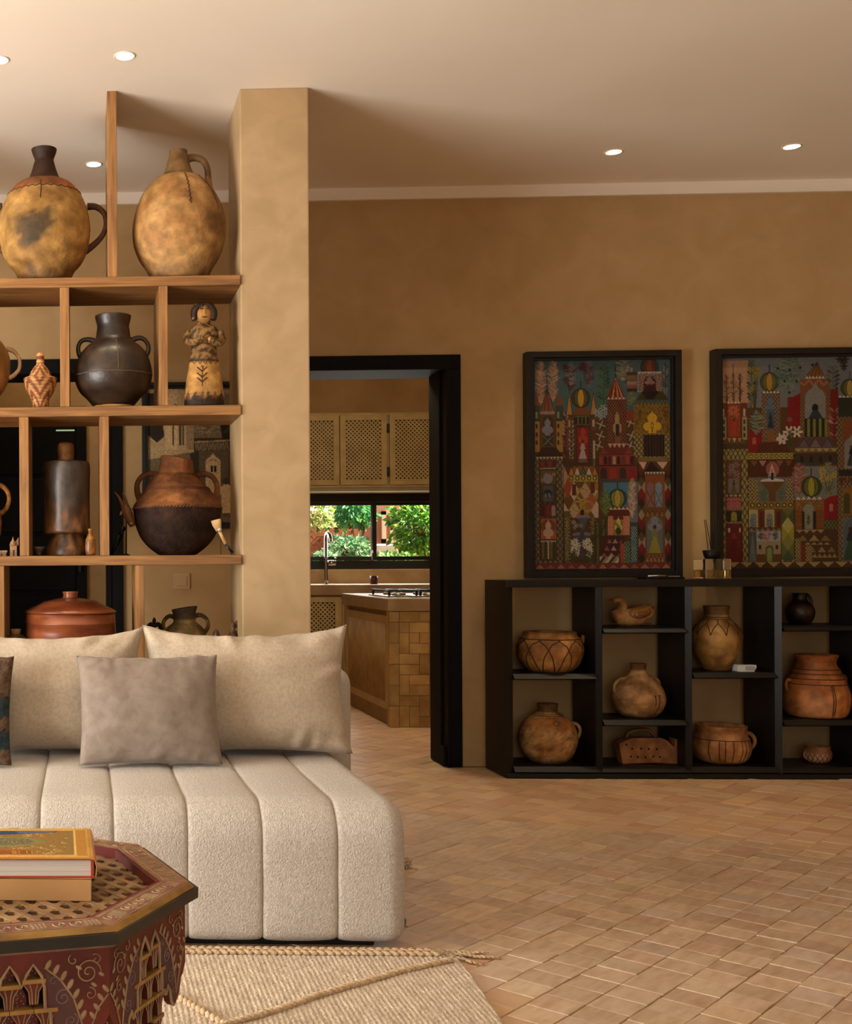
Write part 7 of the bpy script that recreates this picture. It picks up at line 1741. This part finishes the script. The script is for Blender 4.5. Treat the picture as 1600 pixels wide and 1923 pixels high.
# stone bench
sbp = gp(727, 1030, 14.0)
sbn = thing('stone_bench', 'pale stone garden bench below the shutter', 'bench', (sbp.x, 14.0, -0.05))
m_st = M('pale_stone', 'd8c0b0', 'c0a490', scale=5, rough=0.85)
zt = sbp.z + 0.10
obj('seat', MB().box(-0.35, 0.15, -0.2, 0.2, zt - 0.10, zt, 0.02), m_st, sbn)
for x in (-0.28, 0.08): obj('foot', MB().box(x - 0.05, x + 0.05, -0.15, 0.15, 0, zt - 0.1005), m_st, sbn)
def plant(name, label, cat, base, centre_px, Y, rx, rz_, n, leaf, cols, trunk=True, seed=1, droop=0.2, ry=None, group=None):
    r = random.Random(seed); c = at(centre_px[0], centre_px[1], Y)
    t = thing(name, label, cat, (c.x, Y, -0.05), group=group); cz_ = c.z + 0.05
    v = []; f = []; col = []
    cl = [lin(q) for q in cols]; ry = ry or rx
    for k in range(n):
        while True:
            q = Vector((r.uniform(-1, 1), r.uniform(-1, 1), r.uniform(-1, 1)))
            if 0.25 < q.length < 1 and q.length > r.random() ** 0.6 * 0.9: break
        q *= 0.85 + 0.3 * nz(q.x * 2 + seed, q.y * 2, q.z * 2)
        p = Vector((q.x * rx, q.y * ry, cz_ + q.z * rz_))
        if p.z < 0.05: continue
        d = (Vector((q.x, q.y, q.z)) + Vector((r.uniform(-.8, .8), r.uniform(-.8, .8), r.uniform(-.6, .6) - droop))).normalized()
        s = d.cross(Vector((r.uniform(-1, 1), r.uniform(-1, 1), r.uniform(-1, 1)))).normalized(); L = leaf * r.uniform(.6, 1.3)
        b0 = len(v); up_ = d.cross(s)
        v += [p, p + d * L * 0.5 + s * L * 0.24 + up_ * L * .06, p + d * L, p + d * L * 0.5 - s * L * 0.24 + up_ * L * .06]; f += [(b0, b0 + 1, b0 + 2), (b0, b0 + 2, b0 + 3)]
        cc = r.choice(cl); k2 = r.uniform(.7, 1.25); col += [(cc[0] * k2, cc[1] * k2, cc[2] * k2, 1)] * 4
    me = mesh_of('foliage', v, f); setcol(me, col); obj('foliage', me, m_leaf, t)
    if trunk:
        tk = MB().tube(smooth_path([(0, 0, 0), (0.04, 0, cz_ * 0.4), (-0.03, 0.02, cz_ * 0.8), (0, 0, cz_)], 4), 0.06, 8)
        for k in range(5): an = k * 1.3; tk.tube([(0, 0, cz_ * (0.5 + .08 * k)), (rx * .5 * math.cos(an), rx * .5 * math.sin(an), cz_ + rz_ * (0.1 * k - .1))], [0.03, 0.008], 6)
        obj('trunk', tk, M('bark', '6a4c34', '4c3624', scale=12, rough=0.9), t, smooth=True)
    return t
m_leaf = bpy.data.materials.new('leaf'); m_leaf.use_nodes = True
_n = m_leaf.node_tree.nodes; _l = m_leaf.node_tree.links; _a = _n.new('ShaderNodeAttribute'); _a.attribute_name = 'Col'
_p = _n['Principled BSDF']; _p.inputs['Roughness'].default_value = 0.45; _l.new(_a.outputs['Color'], _p.inputs['Base Color'])
_tr = _n.new('ShaderNodeBsdfTranslucent'); _l.new(_a.outputs['Color'], _tr.inputs['Color']); _mx = _n.new('ShaderNodeMixShader'); _mx.inputs['Fac'].default_value = 0.45
_l.new(_p.outputs[0], _mx.inputs[1]); _l.new(_tr.outputs[0], _mx.inputs[2]); _l.new(_mx.outputs[0], _n['Material Output'].inputs['Surface'])
plant('citrus_tree', 'dense bright green citrus tree at the right of the kitchen window', 'tree', None, (790, 985, ), 12.8, 0.36, 0.42, 1500, 0.085, ['5c9a30', '7cb83c', '35702a', 'a4d050', '488a34'], True, 1)
plant('citrus_tree', 'taller citrus tree just outside the right kitchen window pane', 'tree', None, (835, 940), 14.3, 0.42, 0.45, 1500, 0.09, ['5c9a30', '7cb83c', '35702a', 'b0d858'], True, 5)
plant('leafy_shrub', 'pale grey-green shrub in front of the lattice fence', 'shrub', None, (655, 1030), 12.6, 0.26, 0.14, 800, 0.06, ['7ca878', '5c8c5c', '9cc08c', '4a7a50'], True, 2)
plant('leafy_shrub', 'low pale shrub at the bottom left of the kitchen window', 'shrub', None, (612, 1052), 11.9, 0.16, 0.10, 350, 0.06, ['7ca878', '5c8c5c', '9cc08c', '4a7a50'], True, 7)
plant('leafy_shrub', 'low sunlit shrub below the citrus tree', 'shrub', None, (745, 1058), 12.0, 0.28, 0.12, 700, 0.06, ['8cb85c', '6a9c4c', 'b0c878', '4a7a3c'], True, 9)
plant('garden_tree', 'large dark green garden tree behind the lattice fence', 'tree', None, (640, 958), 19.5, 0.95, 0.75, 3200, 0.14, ['34804a', '4a9a50', '2f6a3c', '5cae54', '74b844'], True, 3)
plant('garden_tree', 'flowering pale tree at the far left beyond the fence', 'tree', None, (575, 965), 18.0, 0.45, 0.4, 1100, 0.12, ['d8d0a0', '8cb048', 'f0e4d0', '6a9c3c', 'c0b878'], True, 4)
plant('palm_shrub', 'blue-green feathery palm beside the pavilion corner', 'shrub', None, (668, 958), 16.2, 0.30, 0.26, 900, 0.09, ['3c8a5c', '4ca060', '6ab85c'], True, 6, droop=0.8)
plant('leafy_hedge', 'tall hedge closing the garden behind the pavilion', 'hedge', None, (690, 1000), 24.0, 6.0, 2.6, 7000, 0.3, ['3c7c34', '5a9a3c', '2f6030', '7cb048'], False, 8, ry=1.0)
